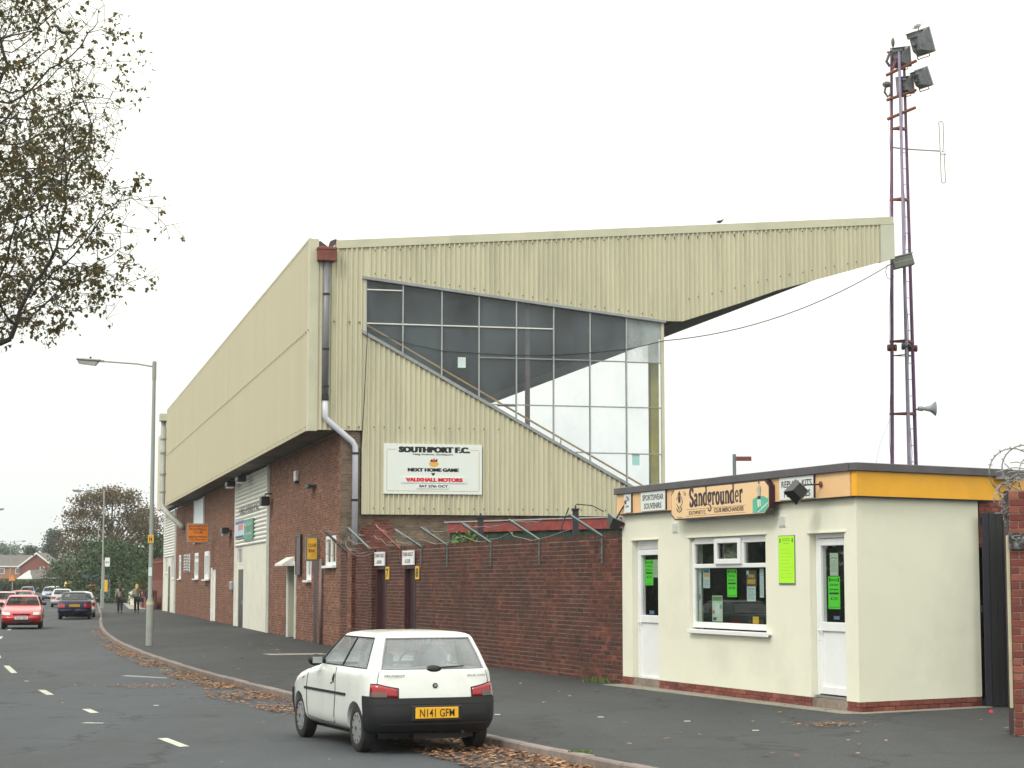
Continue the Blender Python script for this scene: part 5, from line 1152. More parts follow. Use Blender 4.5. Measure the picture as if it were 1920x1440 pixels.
mb = MB().mat(DARK); mb.tube([leg(0, 9.05), leg(1, 9.05), leg(2, 9.05), leg(0, 9.05)], 0.015, 5); mb.build('tie_rod', None, mast)
z = 1.0
while z < 16: MB().mat(GALV).tube([leg(1, z-0.03), leg(2, z+0.03)], 0.012, 5).build('rung', None, mast); z += 0.52
mb = MB().mat(DARK); mb.tube([leg(1, 18)+Vector((0.07, 0, 0))]+[leg(1, 18-1.0*i).lerp(leg(2, 18-1.0*i), 0.25+0.2*math.sin(i*1.7)) for i in range(1, 17)], 0.009, 4)
mb.tube([leg(0, 17.8)-Vector((0.05, 0, 0))]+[leg(0, 17.5-1.1*i)-Vector((0.06+0.04*math.sin(i*2.1), 0, 0)) for i in range(13)], 0.006, 4); mb.build('cable_run', None, mast)
# cross bars that carry the lamps
crossb = {}
for z, x0, x1, dz in ((18.02, 11.98, 12.95, 0.42), (17.10, 11.95, 12.98, 0.48), (18.95, 11.98, 13.0, 0.4)): pass
def bar3(p, q, r=0.05): return MB().mat(RUST).tube([p, q], r, 8).build('lamp_bar', None, mast)
bar3((11.97, 61.8, 18.05), (12.98, 62.0, 18.58)); bar3((11.97, 61.8, 17.24), (12.95, 62.0, 17.62)); bar3((11.98, 61.8, 16.62), (12.92, 62.0, 17.05))
bar3((12.2, 61.9, 18.3), (12.4, 61.9, 18.7), 0.04)
LAMPM = paint('dirty_lamp_metal', (0.17, 0.18, 0.20), 0.5, 0.3, var=0.3, scale=6, dirt=(0.09, 0.08, 0.08), dirt_amt=0.9, dscale=4)
LAMPD = paint('dark_lamp_metal', (0.09, 0.08, 0.085), 0.6, var=0.4, scale=6)
def flood(label, P, sz, yaw, pitch):
    """a square glass front with a tapering reflector behind and a gear box on top; front looks to +X of its own frame"""
    M = Matrix.Translation(P) @ Matrix.Rotation(yaw, 4, 'Z') @ Matrix.Rotation(pitch, 4, 'Y')
    t = thing('floodlight', label, 'floodlight', M, 'floodlights on the mast'); h = sz*0.62; d = sz*0.60; s2 = sz*0.28
    mb = MB().mat(LAMPM); mb.fixn = True
    mb.add([M @ Vector(p) for p in ((0, -h, -h), (0, h, -h), (0, h, h), (0, -h, h), (-d, -s2, -s2*1.2), (-d, s2, -s2*1.2), (-d, s2, s2), (-d, -s2, s2))], [(0, 1, 2, 3), (4, 5, 6, 7), (0, 1, 5, 4), (1, 2, 6, 5), (2, 3, 7, 6), (3, 0, 4, 7)]); mb.build('reflector', None, t)
    fr = Fr(0, 0, 1, 0); fr.M = M
    MB().mat(ALU).box(0.0, 0.035, -h*1.04, h*1.04, -h*1.04, h*1.04, fr).build('glass_rim', None, t)
    MB().mat(PAPER).box(0.035, 0.04, -h*0.95, h*0.95, -h*0.95, h*0.95, fr).build('glass', None, t)
    MB().mat(LAMPM).box(-d*1.25, -d*0.15, -s2*1.1, s2*1.1, s2*1.05, s2*2.0, fr, bev=0.02).box(-d*1.35, -d*0.1, -s2*1.25, s2*1.25, s2*1.98, s2*2.1, fr).build('gear_box', None, t)
    MB().mat(RUST).tube([M @ Vector((-d*0.4, -h*0.7, -s2*0.6)), M @ Vector((-d*0.4, -h*0.7, -h*1.25)), M @ Vector((-d*0.4, h*0.7, -h*1.25)), M @ Vector((-d*0.4, h*0.7, -s2*0.6))], 0.02, 6).build('stirrup', None, t)
    MB().mat(LAMPD).ball(M @ Vector((-d*1.05, 0, -s2*0.2)), sz*0.13, 8, 6).build('lamp_cap', None, t)
flood('largest and highest floodlight on the mast, pointing up and right', (13.22, 62.0, 19.2), 0.64, math.radians(30), math.radians(-18))
flood('lower right floodlight on the mast with a rhombic grey front', (13.2, 62.0, 18.02), 0.50, math.radians(28), math.radians(-22))
flood('upper floodlight directly on top of the mast legs, seen from behind', (12.50, 62.1, 18.72), 0.52, math.radians(62), math.radians(-12))
flood('lower floodlight tucked among the mast legs', (12.62, 62.1, 17.80), 0.46, math.radians(62), math.radians(-12))
t = thing('old_lamp', 'small dark lamp body sticking out left of the mast legs', 'lamp', Matrix.Translation((11.98, 61.9, 17.6)))
MB().mat(LAMPD).ball((11.98, 61.8, 17.75), (0.15, 0.14, 0.1), 8, 6).build('body', None, t); MB().mat(LAMPD).tube([(11.95, 61.8, 17.7), (11.9, 61.8, 17.5), (12.0, 61.8, 17.35), (12.1, 61.85, 17.45)], 0.04, 6).build('bracket', None, t)
t = thing('old_lamp', 'small dark lamp spike sticking up left of the mast top', 'lamp', Matrix.Translation((12.05, 61.9, 18.6)))
MB().mat(LAMPD).ball((12.2, 61.8, 19.12), (0.06, 0.06, 0.16), 8, 6).tube([(12.2, 61.8, 18.9), (12.2, 61.8, 19.1)], 0.02, 5).build('spike', None, t); MB().mat(LAMPD).tube([(12.0, 61.8, 18.8), (12.2, 61.85, 18.85)], 0.03, 6).tube([(12.1, 61.8, 18.8), (11.98, 61.8, 18.5), (12.1, 61.85, 18.35)], 0.05, 6).build('bracket', None, t)
t = thing('control_box', 'grey tilted equipment box strapped across the mast legs', 'box', Matrix.Translation((12.3, 61.4, 11.9)))
fr = Fr(0, 0, 1, 0); fr.M = Matrix.Translation((12.28, 61.35, 11.97)) @ Matrix.Rotation(math.radians(-14), 4, 'Y')
MB().mat(paint('mossy_grey_box', (0.13, 0.14, 0.12), 0.6, var=0.25)).box(-0.33, 0.33, -0.12, 0.12, -0.2, 0.16, fr, bev=0.02).build('box', None, t); MB().mat(GREYM).box(-0.28, 0.28, -0.125, -0.12, -0.02, 0.0, fr).box(-0.36, 0.36, -0.14, 0.12, 0.16, 0.19, fr).build('lid', None, t)
t = thing('aerial', 'thin folded dipole aerial on a boom right of the mast', 'aerial', Matrix.Translation((12.6, 62, 15.6)))
MB().mat(GREYM).tube([leg(0, 15.75), leg(2, 15.72), (13.85, 62, 15.62)], 0.025, 6).build('boom', None, t)
lp = [(13.66, 62, 16.5)]+[(13.72+0.075*math.cos(a), 62, 16.52+0.075*math.sin(a)) for a in (math.radians(d_) for d_ in range(180, -1, -30))]+[(13.80, 62, 15.6), (13.83, 62, 14.7)]+[(13.765+0.07*math.cos(a), 62, 14.66+0.07*math.sin(a)) for a in (math.radians(d_) for d_ in range(0, -181, -30))]+[(13.68, 62, 15.6)]
MB().mat(GREYM).tube(lp, 0.017, 5, closed=True).build('folded_dipole', None, t)
MB().mat(PLAST).tube([(13.70, 62, 15.64), (13.72, 61.9, 15.5)], 0.03, 6).tube([(13.80, 62, 15.64), (13.82, 61.9, 15.5)], 0.03, 6).build('insulator', None, t)
t = thing('horn_speaker', 'grey horn loudspeaker pointing right from the mast', 'loudspeaker', Matrix.Translation((12.9, 62, 7.3)))
M = Matrix.Translation((12.95, 61.9, 7.36)) @ Matrix.Rotation(math.radians(90), 4, 'Y'); mb = MB().mat(paint('horn_grey', (0.33, 0.36, 0.38), 0.5)); mb.smooth = True
mb.lathe([(0.05, -0.02), (0.07, 0.08), (0.09, 0.18), (0.13, 0.28), (0.20, 0.36), (0.235, 0.38), (0.22, 0.37), (0.12, 0.25), (0.05, 0.1)], M, 18).build('horn', None, t)
MB().mat(GREYM).lathe([(0.07, -0.16), (0.08, -0.02)], M, 12).tube([leg(2, 7.35), (12.95, 61.9, 7.36)], 0.03, 6).build('driver', None, t)
# cable from the box to the stand
a = Vector((11.95, 61.3, 11.9)); b = EP(9.45, -0.16, 8.93)
c1 = [a.lerp(b, i/16)-Vector((0, 0, 1.1*4*(i/16)*(1-i/16)*0.42)) for i in range(17)]
c2_ = [EP(9.45, -0.16, 8.93), EP(8.44, -0.16, 8.67), EP(7.24, -0.16, 8.52), EP(6.11, -0.16, 8.42), EP(5.04, -0.16, 8.39), EP(4.29, -0.16, 8.40), EP(2.9, -0.16, 8.44), EP(1.8, -0.16, 8.64), EP(0.7, -0.16, 8.95), EP(0.62, -0.16, 7.0), EP(0.55, -0.16, 5.6)]
mb = MB().mat(DARK); mb.tube(c1+c2_[1:], 0.014, 5); mb.tube([a]+[a+Vector((0.14*math.cos(t_), 0, -0.28+0.26*math.sin(t_)))-Vector((0.08, 0, 0)) for t_ in (1.2, 2.2, 3.1, 4.0, 4.9, 5.8)], 0.01, 5)
mb.build('overhead_cable', None, label='long sagging cable from the mast box to the grandstand glazing', cat='cable', base=tuple(b))
mb = MB().mat(GALV); mb.tube([leg(0, 7.2), leg(0, 7.2).lerp(Vector((9.9, 55, 5.2)), 0.5)-Vector((0, 0, 0.15)), Vector((9.0, 50, 3.9))], 0.005, 4); mb.build('guy_wire', None, label='faint thin wire sloping down from the lowest collar of the mast', cat='wire', base=(9, 50, 3.9))
# ------------------------------------------------------------------ birds
def bird(label, P, L, yaw, mats, pitch=0.3, legs=True):
    t = thing('bird', label, 'bird', Matrix.Translation(P)); R = Matrix.Rotation(yaw, 3, 'Z') @ Matrix.Rotation(-pitch, 3, 'Y'); P = Vector(P)+Vector((0, 0, L*0.32)); q = lambda x, y, z: P+R @ Vector((x*L, y*L, z*L))
    mb = MB().mat(mats[0]); mb.smooth = True
    mb.tube([q(-0.55, 0, 0.02), q(-0.38, 0, 0), q(-0.2, 0, 0), q(0, 0, 0.02), q(0.17, 0, 0.05), q(0.26, 0, 0.13), q(0.33, 0, 0.2), q(0.40, 0, 0.20), q(0.50, 0, 0.18)], [0.02*L, 0.05*L, 0.13*L, 0.17*L, 0.14*L, 0.085*L, 0.085*L, 0.05*L, 0.008*L], 10).build('body', None, t)
    mb = MB().mat(mats[1]); mb.smooth = True
    for s_ in (-1, 1): mb.ball(q(-0.12, s_*0.13, 0.04), (0.26*L, 0.05*L, 0.11*L), 8, 6, R)
    mb.build('wings', None, t)
    if legs: MB().mat(RUST).tube([q(0, 0.04, -0.1), P+Vector((0, 0.04*L, -L*0.33))], 0.02*L, 5).tube([q(0, -0.04, -0.1), P+Vector((0, -0.04*L, -L*0.33))], 0.02*L, 5).build('legs', None, t)
bird('pale gull perched on the highest floodlight', (13.05, 61.95, 19.55), 0.5, 0.2, (WHITEP, paint('gull_grey', (0.35, 0.37, 0.4), 0.6)), 0.5)
bird('small dark bird perched on the sloping roof verge', tuple(EP(11.25, -0.05, 12.46)), 0.26, 0.1, (DARK, DARK), 0.1)

# ------------------------------------------------------------------ cars
TYRE = paint('tyre_rubber', (0.018, 0.018, 0.019), 0.85, var=0.3, scale=10)
PLASTIC = paint('black_bumper_plastic', (0.012, 0.012, 0.015), 0.55, var=0.2, scale=6)
SEAL = paint('window_rubber', (0.012, 0.012, 0.013), 0.6)
LENSR = paint('red_lamp_lens', (0.33, 0.008, 0.015), 0.12, var=0.15, scale=20, coat=0.5)
LENSD = paint('smoked_lamp_lens', (0.10, 0.07, 0.055), 0.15, var=0.2, coat=0.5)
LENSW = paint('clear_lamp_lens', (0.55, 0.57, 0.58), 0.1, var=0.3, scale=25, coat=0.6)
LENSO = paint('amber_lens', (0.70, 0.18, 0.02), 0.2)
HUB = paint('silver_hubcap', (0.36, 0.37, 0.38), 0.4, 0.5, var=0.1)
CARGL = glass('car_glass', (0.90, 0.94, 0.93), 0.14, (0.80, 0.87, 0.92), 2.2, 0.35, 0.7, 0.15)  # dust layer, paled to stand in for sky reflected in the windows
DGLASS = paint('dark_car_glass', (0.035, 0.045, 0.05), 0.04, var=0.2, spec=1.0, coat=1.0)
SEAT = paint('grey_seat_cloth', (0.16, 0.165, 0.19), 0.9, var=0.15, scale=12)
PLY = paint('yellow_plate', (0.80, 0.42, 0.015), 0.4)
def car_paint(name, c): return paint(name, c, 0.28, var=0.03, dirt=tuple(x*0.75 for x in c), dirt_amt=0.25, coat=0.8)
OUT = [(0, 0), (0.0005, .3), (0.003, .58), (0.010, .76), (0.026, .885), (0.055, .955), (0.10, .985), (0.17, 1), (0.26, 1), (0.36, 1), (0.47, 1), (0.50, 1), (0.62, 1), (0.74, 1), (0.84, .985), (0.91, .95), (0.955, .875), (0.982, .73), (0.996, .42), (1, 0)]
NO = len(OUT)-1
class Shape:
    def __init__(s, lv, M): s.lv = lv; s.M = M; s.z = [l[0] for l in lv]
    def dims(s, z): return [float(np.interp(z, s.z, [l[k] for l in s.lv])) for k in (1, 2, 3)]
    def pt(s, u, z, off=0.0, side=1):
        xr, xf, hw = s.dims(z); u = min(max(u, 0), NO); i = min(int(u), NO-1); f = u-i
        P = lambda i: (OUT[i][0], OUT[i][1])
        # Catmull-Rom on the outline so that it stays round
        a = P(i); b = P(i+1); m = P(max(i-1, 0)) if i else (a[0], -P(1)[1]); n = P(i+2) if i+2 <= NO else (b[0], -P(NO-1)[1])
        c = lambda k: 0.5*((2*a[k])+(-m[k]+b[k])*f+(2*m[k]-5*a[k]+4*b[k]-n[k])*f*f+(-m[k]+3*a[k]-3*b[k]+n[k])*f**3)
        x = xr+(xf-xr)*c(0); y = hw*c(1)
        if off:
            x2 = x; nx = -1 if u < 4 else (1 if u > NO-3.5 else 0)
            d = 1e-2; p = s.pt(min(u+d, NO), z); q = s.pt(max(u-d, 0), z); p = s.M.inverted() @ p; q = s.M.inverted() @ q
            tx, ty = p.x-q.x, p.y-q.y; L = math.hypot(tx, ty) or 1; x += -ty/L*off; y += tx/L*off
        return s.M @ Vector((x, side*y, z))
    def u_at(s, x, z, lo=3.0, hi=NO-1.0):
        for _ in range(40):
            m = (lo+hi)/2; p = s.M.inverted() @ s.pt(m, z)
            if p.x < x: lo = m
            else: hi = m
        return (lo+hi)/2
    def patch(s, mb, us, zs, off, side=1, th=0.012, zf=None):
        """panel that follows the body; us list of outline parameters, zs list of heights (zf(u, k) may bend them)"""
        n, m = len(us), len(zs); V = []
        for o in (off, off-th):
            for i, u in enumerate(us):
                for j, z in enumerate(zs): V.append(s.pt(u, zf(i, j) if zf else z, o, side))
        F = []; g = lambda l, i, j: l*n*m+i*m+j
        for i in range(n-1):
            for j in range(m-1): F.append((g(0, i, j), g(0, i+1, j), g(0, i+1, j+1), g(0, i, j+1))); F.append((g(1, i, j), g(1, i, j+1), g(1, i+1, j+1), g(1, i+1, j)))
        for i in range(n-1):
            for j in (0, m-1): F.append((g(0, i, j), g(0, i+1, j), g(1, i+1, j), g(1, i, j)))
        for j in range(m-1):
            for i in (0, n-1): F.append((g(0, i, j), g(0, i, j+1), g(1, i, j+1), g(1, i, j)))
        mb.fixn = True; mb.add(V, F); return mb
def lin(a, b, n): return [a+(b-a)*i/n for i in range(n+1)]
def loft(mb, sh, zs, skip=None, cap_top=False, cap_bot=False, per=2):
    us = [i/per for i in range(NO*per+1)]; ring = [(u, 1) for u in us]+[(u, -1) for u in us[-2:0:-1]]; n = len(ring); V = []
    for z in zs: V += [sh.pt(u, z, 0, sd_) for u, sd_ in ring]
    F = []
    for j in range(len(zs)-1):
        zc = (zs[j]+zs[j+1])/2
        for i in range(n):
            u0, s0 = ring[i]; u1, s1 = ring[(i+1) % n]; uc = (u0+u1)/2
            if skip and skip(uc, zc): continue
            F.append((j*n+i, j*n+(i+1) % n, (j+1)*n+(i+1) % n, (j+1)*n+i))
    if cap_bot: F.append(tuple(range(n)))
    if cap_top: F.append(tuple(range((len(zs)-1)*n, len(zs)*n)))
    mb.fixn = True; mb.add(V, F)
def wheel(parent, sh, x, y, r, w, side, detail, hub=HUB, name='wheel'):
    M = sh.M @ Matrix.Translation((x, y, r)) @ Matrix.Rotation(-side*math.pi/2, 4, 'X')
    mb = MB().mat(TYRE); mb.smooth = True
    mb.lathe([(r*0.66, -w*0.5), (r*0.9, -w*0.5), (r*0.985, -w*0.40), (r, -w*0.22), (r, w*0.22), (r*0.985, w*0.38), (r*0.9, w*0.48), (r*0.70, w*0.47), (r*0.64, w*0.36)], M, 28 if detail else 14)
    t = mb.build('wheel', None, parent, sharp=40)
    h = MB().mat(hub); h.smooth = True
    h.lathe([(r*0.66, w*0.30), (r*0.655, w*0.44), (r*0.60, w*0.47), (r*0.45, w*0.43), (r*0.2, w*0.46), (r*0.12, w*0.50), (0.001, w*0.50)], M, 28 if detail else 12); h.build('hubcap', None, t, sharp=40)
    if detail:
        d = MB().mat(SEAL)
        for k in range(10):
            R = M @ Matrix.Rotation(k*math.pi/5, 4, 'Z'); q = Fr(0, 0, 1, 0); q.M = R; d.box(r*0.50, r*0.585, -0.012, 0.012, w*0.455, w*0.472, q)
        d.lathe([(r*0.10, w*0.49), (r*0.10, w*0.507), (0.001, w*0.507)], M, 12); d.build('hub_slots', None, t, kind='stuff')
def make_car(label, M, lv, belt, wtop, roofz, col, wb, track, r, group=None, detail=False, sedan=False, plate=None, plate_front=True, lamps='hatch', tint=None, bumper_body=False, win_side=((6.6, 10.8), (11.3, 15.0)), name='parked_car', cat='car', low=None):
    sh = Shape(lv, M); root = thing(name, label, cat, M, group)
    zlow = [l[0] for l in lv if l[0] <= belt+1e-6]; zup = [l[0] for l in lv if l[0] >= belt-1e-6]
    per = 3 if detail else 2
    zl = []
    for a, b in zip(zlow[:-1], zlow[1:]): zl += [a, (a+b)/2] if detail and b-a > 0.05 else [a]
    zl.append(zlow[-1])
    mb = MB().mat(col); mb.smooth = True; loft(mb, sh, zl, None, True, True, per); body = mb.build('body', None, root, sharp=38)
    # wheel arches cut right into the body
    for x in (0.0, wb):
        c = MB(); c.lathe([(r*1.13, -1.2), (r*1.13, 1.2)], M @ Matrix.Translation((x, 0, r)) @ Matrix.Rotation(math.pi/2, 4, 'X'), 28)
        co = c.build('cutter'); md = body.modifiers.new('arch', 'BOOLEAN'); md.operation = 'DIFFERENCE'; md.object = co; md.solver = 'EXACT'
        bpy.context.view_layer.update(); me = bpy.data.meshes.new_from_object(body.evaluated_get(bpy.context.evaluated_depsgraph_get()))
        old = body.data; body.modifiers.clear(); body.data = me; bpy.data.meshes.remove(old); bpy.data.objects.remove(co)
        me.set_sharp_from_angle(angle=math.radians(38))
    MB().mat(SEAL).box(-0.25, wb+0.3, -track/2+0.10, track/2-0.10, 0.16, belt-0.25, type('F', (), {'p': lambda s_, a, b, z: M @ Vector((a, b, z))})()).build('underbody', None, root)
    for x in (0, wb):
        for sd_ in (1, -1): wheel(root, sh, x, sd_*(track/2), r, 0.165, sd_, detail)
    ww, wf = (0.0, 3.55 if detail else 3.3), (16.2, NO)
    (a0, a1), (b0, b1) = win_side
    zwb = belt+0.02
    def isw(u, z):
        if not (zwb < z < wtop): return False
        return u < ww[1] or u > wf[0] or a0 < u < a1 or b0 < u < b1
    zs = sorted(set([belt, zwb]+[z for z in zup if zwb < z]+([ (zwb+wtop)/2 ] if detail else [])+[wtop]))
    per2 = 10 if detail else 4
    mb = MB().mat(col); mb.smooth = True; loft(mb, sh, zs, isw, True, False, per2); mb.build('cabin_shell', None, root, sharp=50)
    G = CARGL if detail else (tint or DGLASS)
    zz = lin(zwb, wtop, 4)
    k = 0
    for nm, u0, u1 in (('rear_window', 0, ww[1]), ('windscreen', wf[0], NO)):
        mb = MB().mat(G); mb.smooth = True
        us = lin(u0, u1, 6)
        if nm == 'rear_window': us2 = [(u, 1) for u in us[::-1]]+[(u, -1) for u in us[1:]]
        else: us2 = [(u, 1) for u in us]+[(u, -1) for u in us[-2::-1]]
        V = [sh.pt(u, z, -0.006, s_) for u, s_ in us2 for z in zz]; n2 = len(zz)
        mb.add(V, [(i*n2+j, (i+1)*n2+j, (i+1)*n2+j+1, i*n2+j+1) for i in range(len(us2)-1) for j in range(n2-1)]); mb.build(nm, None, root)
        # rubber surround
        e_ = u1 if nm == 'rear_window' else u0
        lo = [sh.pt(u, zwb, 0.002, s_) for u, s_ in us2]; hi = [sh.pt(u, wtop, 0.002, s_) for u, s_ in us2]
        sd1 = [sh.pt(us2[-1][0], z, 0.002, us2[-1][1]) for z in zz[1:-1]]; sd0 = [sh.pt(us2[0][0], z, 0.002, us2[0][1]) for z in zz[1:-1]]
        MB().mat(GREYM if detail else SEAL).tube(lo+sd1+hi[::-1]+sd0[::-1], 0.010 if detail else 0.012, 6, closed=True).build('window_seal', None, root)
    for sd_ in (1, -1):
        for u0, u1 in win_side:
            us = lin(u0, u1, 4); mb = MB().mat(G); V = [sh.pt(u, z, -0.006, sd_) for u in us for z in zz]; n2 = len(zz)
            mb.add(V, [(i*n2+j, (i+1)*n2+j, (i+1)*n2+j+1, i*n2+j+1) for i in range(4) for j in range(n2-1)]); mb.build('side_window', None, root)
            P = [sh.pt(u, zwb, 0.001, sd_) for u in us]+[sh.pt(u1, z, 0.001, sd_) for z in zz[1:-1]]+[sh.pt(u, wtop, 0.001, sd_) for u in us[::-1]]+[sh.pt(u0, z, 0.001, sd_) for z in zz[-2:0:-1]]
            MB().mat(SEAL).tube(P, 0.009, 5, closed=True).build('window_seal', None, root)
        x_m = sh.dims(belt)[1]-0.42
        um = sh.u_at(x_m, belt+0.03); p = sh.pt(um, belt+0.05, 0.0, sd_); q = sh.pt(um, belt+0.06, 0.12, sd_)
        mb = MB().mat(PLASTIC if not tint or detail else PLASTIC); mb.smooth = True; mb.ball(q, (0.06, 0.10, 0.072), 12, 8, M.to_3x3()); mb.tube([p, q], 0.028, 6); mi = mb.build('door_mirror', None, root)
        qq = M.inverted() @ q; MB().mat(ALU).box(qq.x-0.068, qq.x-0.060, qq.y-0.06, qq.y+0.06, qq.z-0.038, qq.z+0.038, type('F', (), {'p': lambda s_, a, b, z: M @ Vector((a, b, z))})()).build('mirror_glass', None, mi)
    return root, sh
def lp(M): return type('F', (), {'p': lambda s_, a, b, z: M @ Vector((a, b, z)), 'M': M})()
def plate_on(root, M, x, z, s, m, rear, w=0.52, h=0.112, name='number_plate', ink=INK):
    f = lp(M); sg = -1 if rear else 1
    o = MB().mat(m).box(x, x+sg*0.012, -w/2, w/2, z, z+h, f, bev=0.004).build(name, None, root)
    right = (M.to_3x3() @ Vector((0, -1, 0))) if rear else (M.to_3x3() @ Vector((0, 1, 0)))
    y0 = w/2-0.05 if rear else -w/2+0.05
    mb = MB().mat(ink); text(mb, s, M @ Vector((x+sg*0.0145, y0, z+0.018)), right, (0, 0, 1), w-0.1, h-0.036, 0.004); mb.build('characters', None, o)
# --- the white hatchback in front
yaw = 0.3784; CM = Matrix.Translation((-1.085, 23.23, 0)) @ Matrix.Rotation(math.pi/2+yaw, 4, 'Z')
lv106 = [(.22, -.42, 2.92, .68), (.27, -.52, 2.98, .75), (.33, -.575, 3.02, .775), (.45, -.60, 3.03, .785), (.60, -.585, 3.01, .79), (.66, -.58, 2.99, .79), (.74, -.57, 2.88, .785), (.80, -.56, 2.72, .778), (.86, -.55, 2.40, .768), (.91, -.54, 2.05, .755), (.94, -.53, 1.90, .742),
         (.96, -.515, 1.87, .732), (1.12, -.43, 1.60, .675), (1.30, -.31, 1.27, .60), (1.33, -.275, 1.18, .575), (1.35, -.23, 1.08, .53), (1.366, -.14, 0.95, .45), (1.377, .05, .78, .32), (1.382, .3, .6, .12)]
WHC = paint('white_car_paint', (0.74, 0.77, 0.75), 0.28, var=0.03, dirt=(0.50, 0.50, 0.45), dirt_amt=0.35, dscale=2.5, coat=0.8)
car, sh = make_car('white three door hatchback parked at the kerb, seen from behind', CM, lv106, 0.94, 1.30, 1.37, WHC, 2.385, 1.36, .272, detail=True, win_side=((6.0, 10.2), (10.8, 15.2)))
F_ = lp(CM)
uw = sh.u_at(-0.33, .5)
# bumpers wrap round to the arches
for nm, us, zs in (('rear_bumper', lin(0, sh.u_at(-0.325, .5), 9), [.225, .27, .36, .46, .56, .615, .635]), ('front_bumper', lin(sh.u_at(2.72, .5), NO, 9), [.22, .30, .46, .56, .615])):
    mb = MB().mat(PLASTIC); mb.smooth = True
    for sd_ in (1, -1): sh.patch(mb, us, zs, 0.028, sd_, 0.03)
    mb.build(nm, None, car, sharp=45)
mb = MB().mat(PLASTIC)
for sd_ in (1, -1): sh.patch(mb, lin(0, 3.4, 8), [.335, .35], 0.04, sd_, 0.02); sh.patch(mb, lin(0, 4.5, 8), [.565, .572], 0.034, sd_, 0.02)
mb.build('bumper_lip', None, car)
for sd_ in (1, -1):
    u0, u1 = sh.u_at(0.33, .66), sh.u_at(2.07, .66); mb = MB().mat(PLASTIC); sh.patch(mb, lin(u0, u1, 10), [.625, .655], 0.012, sd_, 0.015); mb.build('rubbing_strip', None, car)
    mb = MB().mat(PLASTIC); sh.patch(mb, lin(sh.u_at(-0.45, .66), sh.u_at(-0.28, .66), 3), [.625, .655], 0.012, sd_, 0.015); mb.build('rubbing_strip', None, car)
    # door shut lines
    mb = MB().mat(SEAL)
    ud = 10.5
    L1 = [sh.pt(sh.u_at(0.83-0.09*(1-abs(z-0.65)/0.3), z), z, 0.0015, sd_) for z in lin(.28, .93, 8)]; mb.tube(L1, 0.006, 4)
    L2 = [sh.pt(sh.u_at(1.98, z), z, 0.0015, sd_) for z in lin(.30, .88, 8)]; mb.tube(L2, 0.006, 4); mb.tube([L1[0], sh.pt(sh.u_at(1.4, .27), .27, 0.0015, sd_), L2[0]], 0.004, 4); mb.build('door_gap', None, car)
    # curved door handle and lock
    xh = 0.90; hp = [sh.pt(sh.u_at(xh-0.01*i, .84-.02*i), .86-.022*i, 0.008, sd_) for i in range(6)]
    mb = MB().mat(SEAL); mb.smooth = True; mb.tube(hp, [0.006, 0.013, 0.016, 0.016, 0.013, 0.006], 6); mb.build('door_handle', None, car)
    mb = MB().mat(SEAL); mb.ball(sh.pt(sh.u_at(0.93, .74), .745, 0.002, sd_), 0.013, 8, 6); mb.build('door_lock', None, car)
    mb = MB().mat(LENSO); sh.patch(mb, lin(sh.u_at(2.17, .75), sh.u_at(2.22, .75), 2), [.745, .775], 0.006, sd_, 0.01); mb.build('side_repeater', None, car)
    # rear lamps
    uo = sh.u_at(-0.44, .7)
    top = lambda u: .645+ (0.14 if u > 3.6 else 0.14-0.05*(3.6-u)/(3.6-1.95))
    us = lin(1.95, uo, 9)
    zs_ = lambda i, j: .645+(top(us[i])-.645)*j/4
    mb = MB().mat(SEAL); sh.patch(mb, lin(1.88, uo+0.1, 9), [0, 1, 2, 3, 4], 0.004, sd_, 0.01, zf=lambda i, j: .635+(top(us[min(i, 9)])+.012-.635)*j/4); base_l = mb.build('lamp_surround', None, car)
    mb = MB().mat(LENSR); mb.smooth = True; sh.patch(mb, us, [0, 1, 2, 3, 4], 0.012, sd_, 0.012, zf=zs_); la = mb.build('rear_lamp', None, car)
    mb = MB().mat(LENSD); sh.patch(mb, lin(2.75, uo+0.02, 6), [.648, .675, .702], 0.0165, sd_, 0.01); mb.build('indicator_lens', None, la)
    # inner seats
for y in (0.34, -0.34):
    s_ = MB().mat(SEAT).box(0.75, 1.25, y-0.24, y+0.24, 0.32, 0.52, F_, bev=0.05)
    s_.add([CM @ Vector(p) for p in ((0.72, y-0.23, 0.5), (0.84, y-0.23, 0.5), (0.84, y+0.23, 0.5), (0.72, y+0.23, 0.5), (0.50, y-0.19, 1.08), (0.60, y-0.19, 1.10), (0.60, y+0.19, 1.10), (0.50, y+0.19, 1.08))], [(0, 3, 2, 1), (4, 5, 6, 7), (0, 1, 5, 4), (1, 2, 6, 5), (2, 3, 7, 6), (3, 0, 4, 7)])
    s_.box(0.48, 0.58, y-0.13, y+0.13, 1.07, 1.20, F_, bev=0.04).build('front_seat', None, car)
MB().mat(SEAT).box(-0.15, 0.02, -0.6, 0.6, 0.5, 0.97, F_, bev=0.05).box(-0.48, -0.1, -0.58, 0.58, 0.90, 0.93, F_).build('rear_seat', None, car)
MB().mat(PLASTIC).box(1.30, 1.75, -0.68, 0.68, 0.80, 0.97, F_, bev=0.04).build('dashboard', None, car)
Ms = CM @ Matrix.Translation((1.18, -0.34, 0.93)) @ Matrix.Rotation(math.radians(-65), 4, 'Y'); mb = MB().mat(SEAL)
mb.tube([Ms @ Vector((0.185*math.cos(a), 0.185*math.sin(a), 0)) for a in [math.tau*i/20 for i in range(20)]], 0.014, 6, closed=True).tube([Ms @ Vector((0, -0.18, 0)), Ms @ Vector((0, 0.18, 0))], 0.018, 6).build('steering_wheel', None, car)
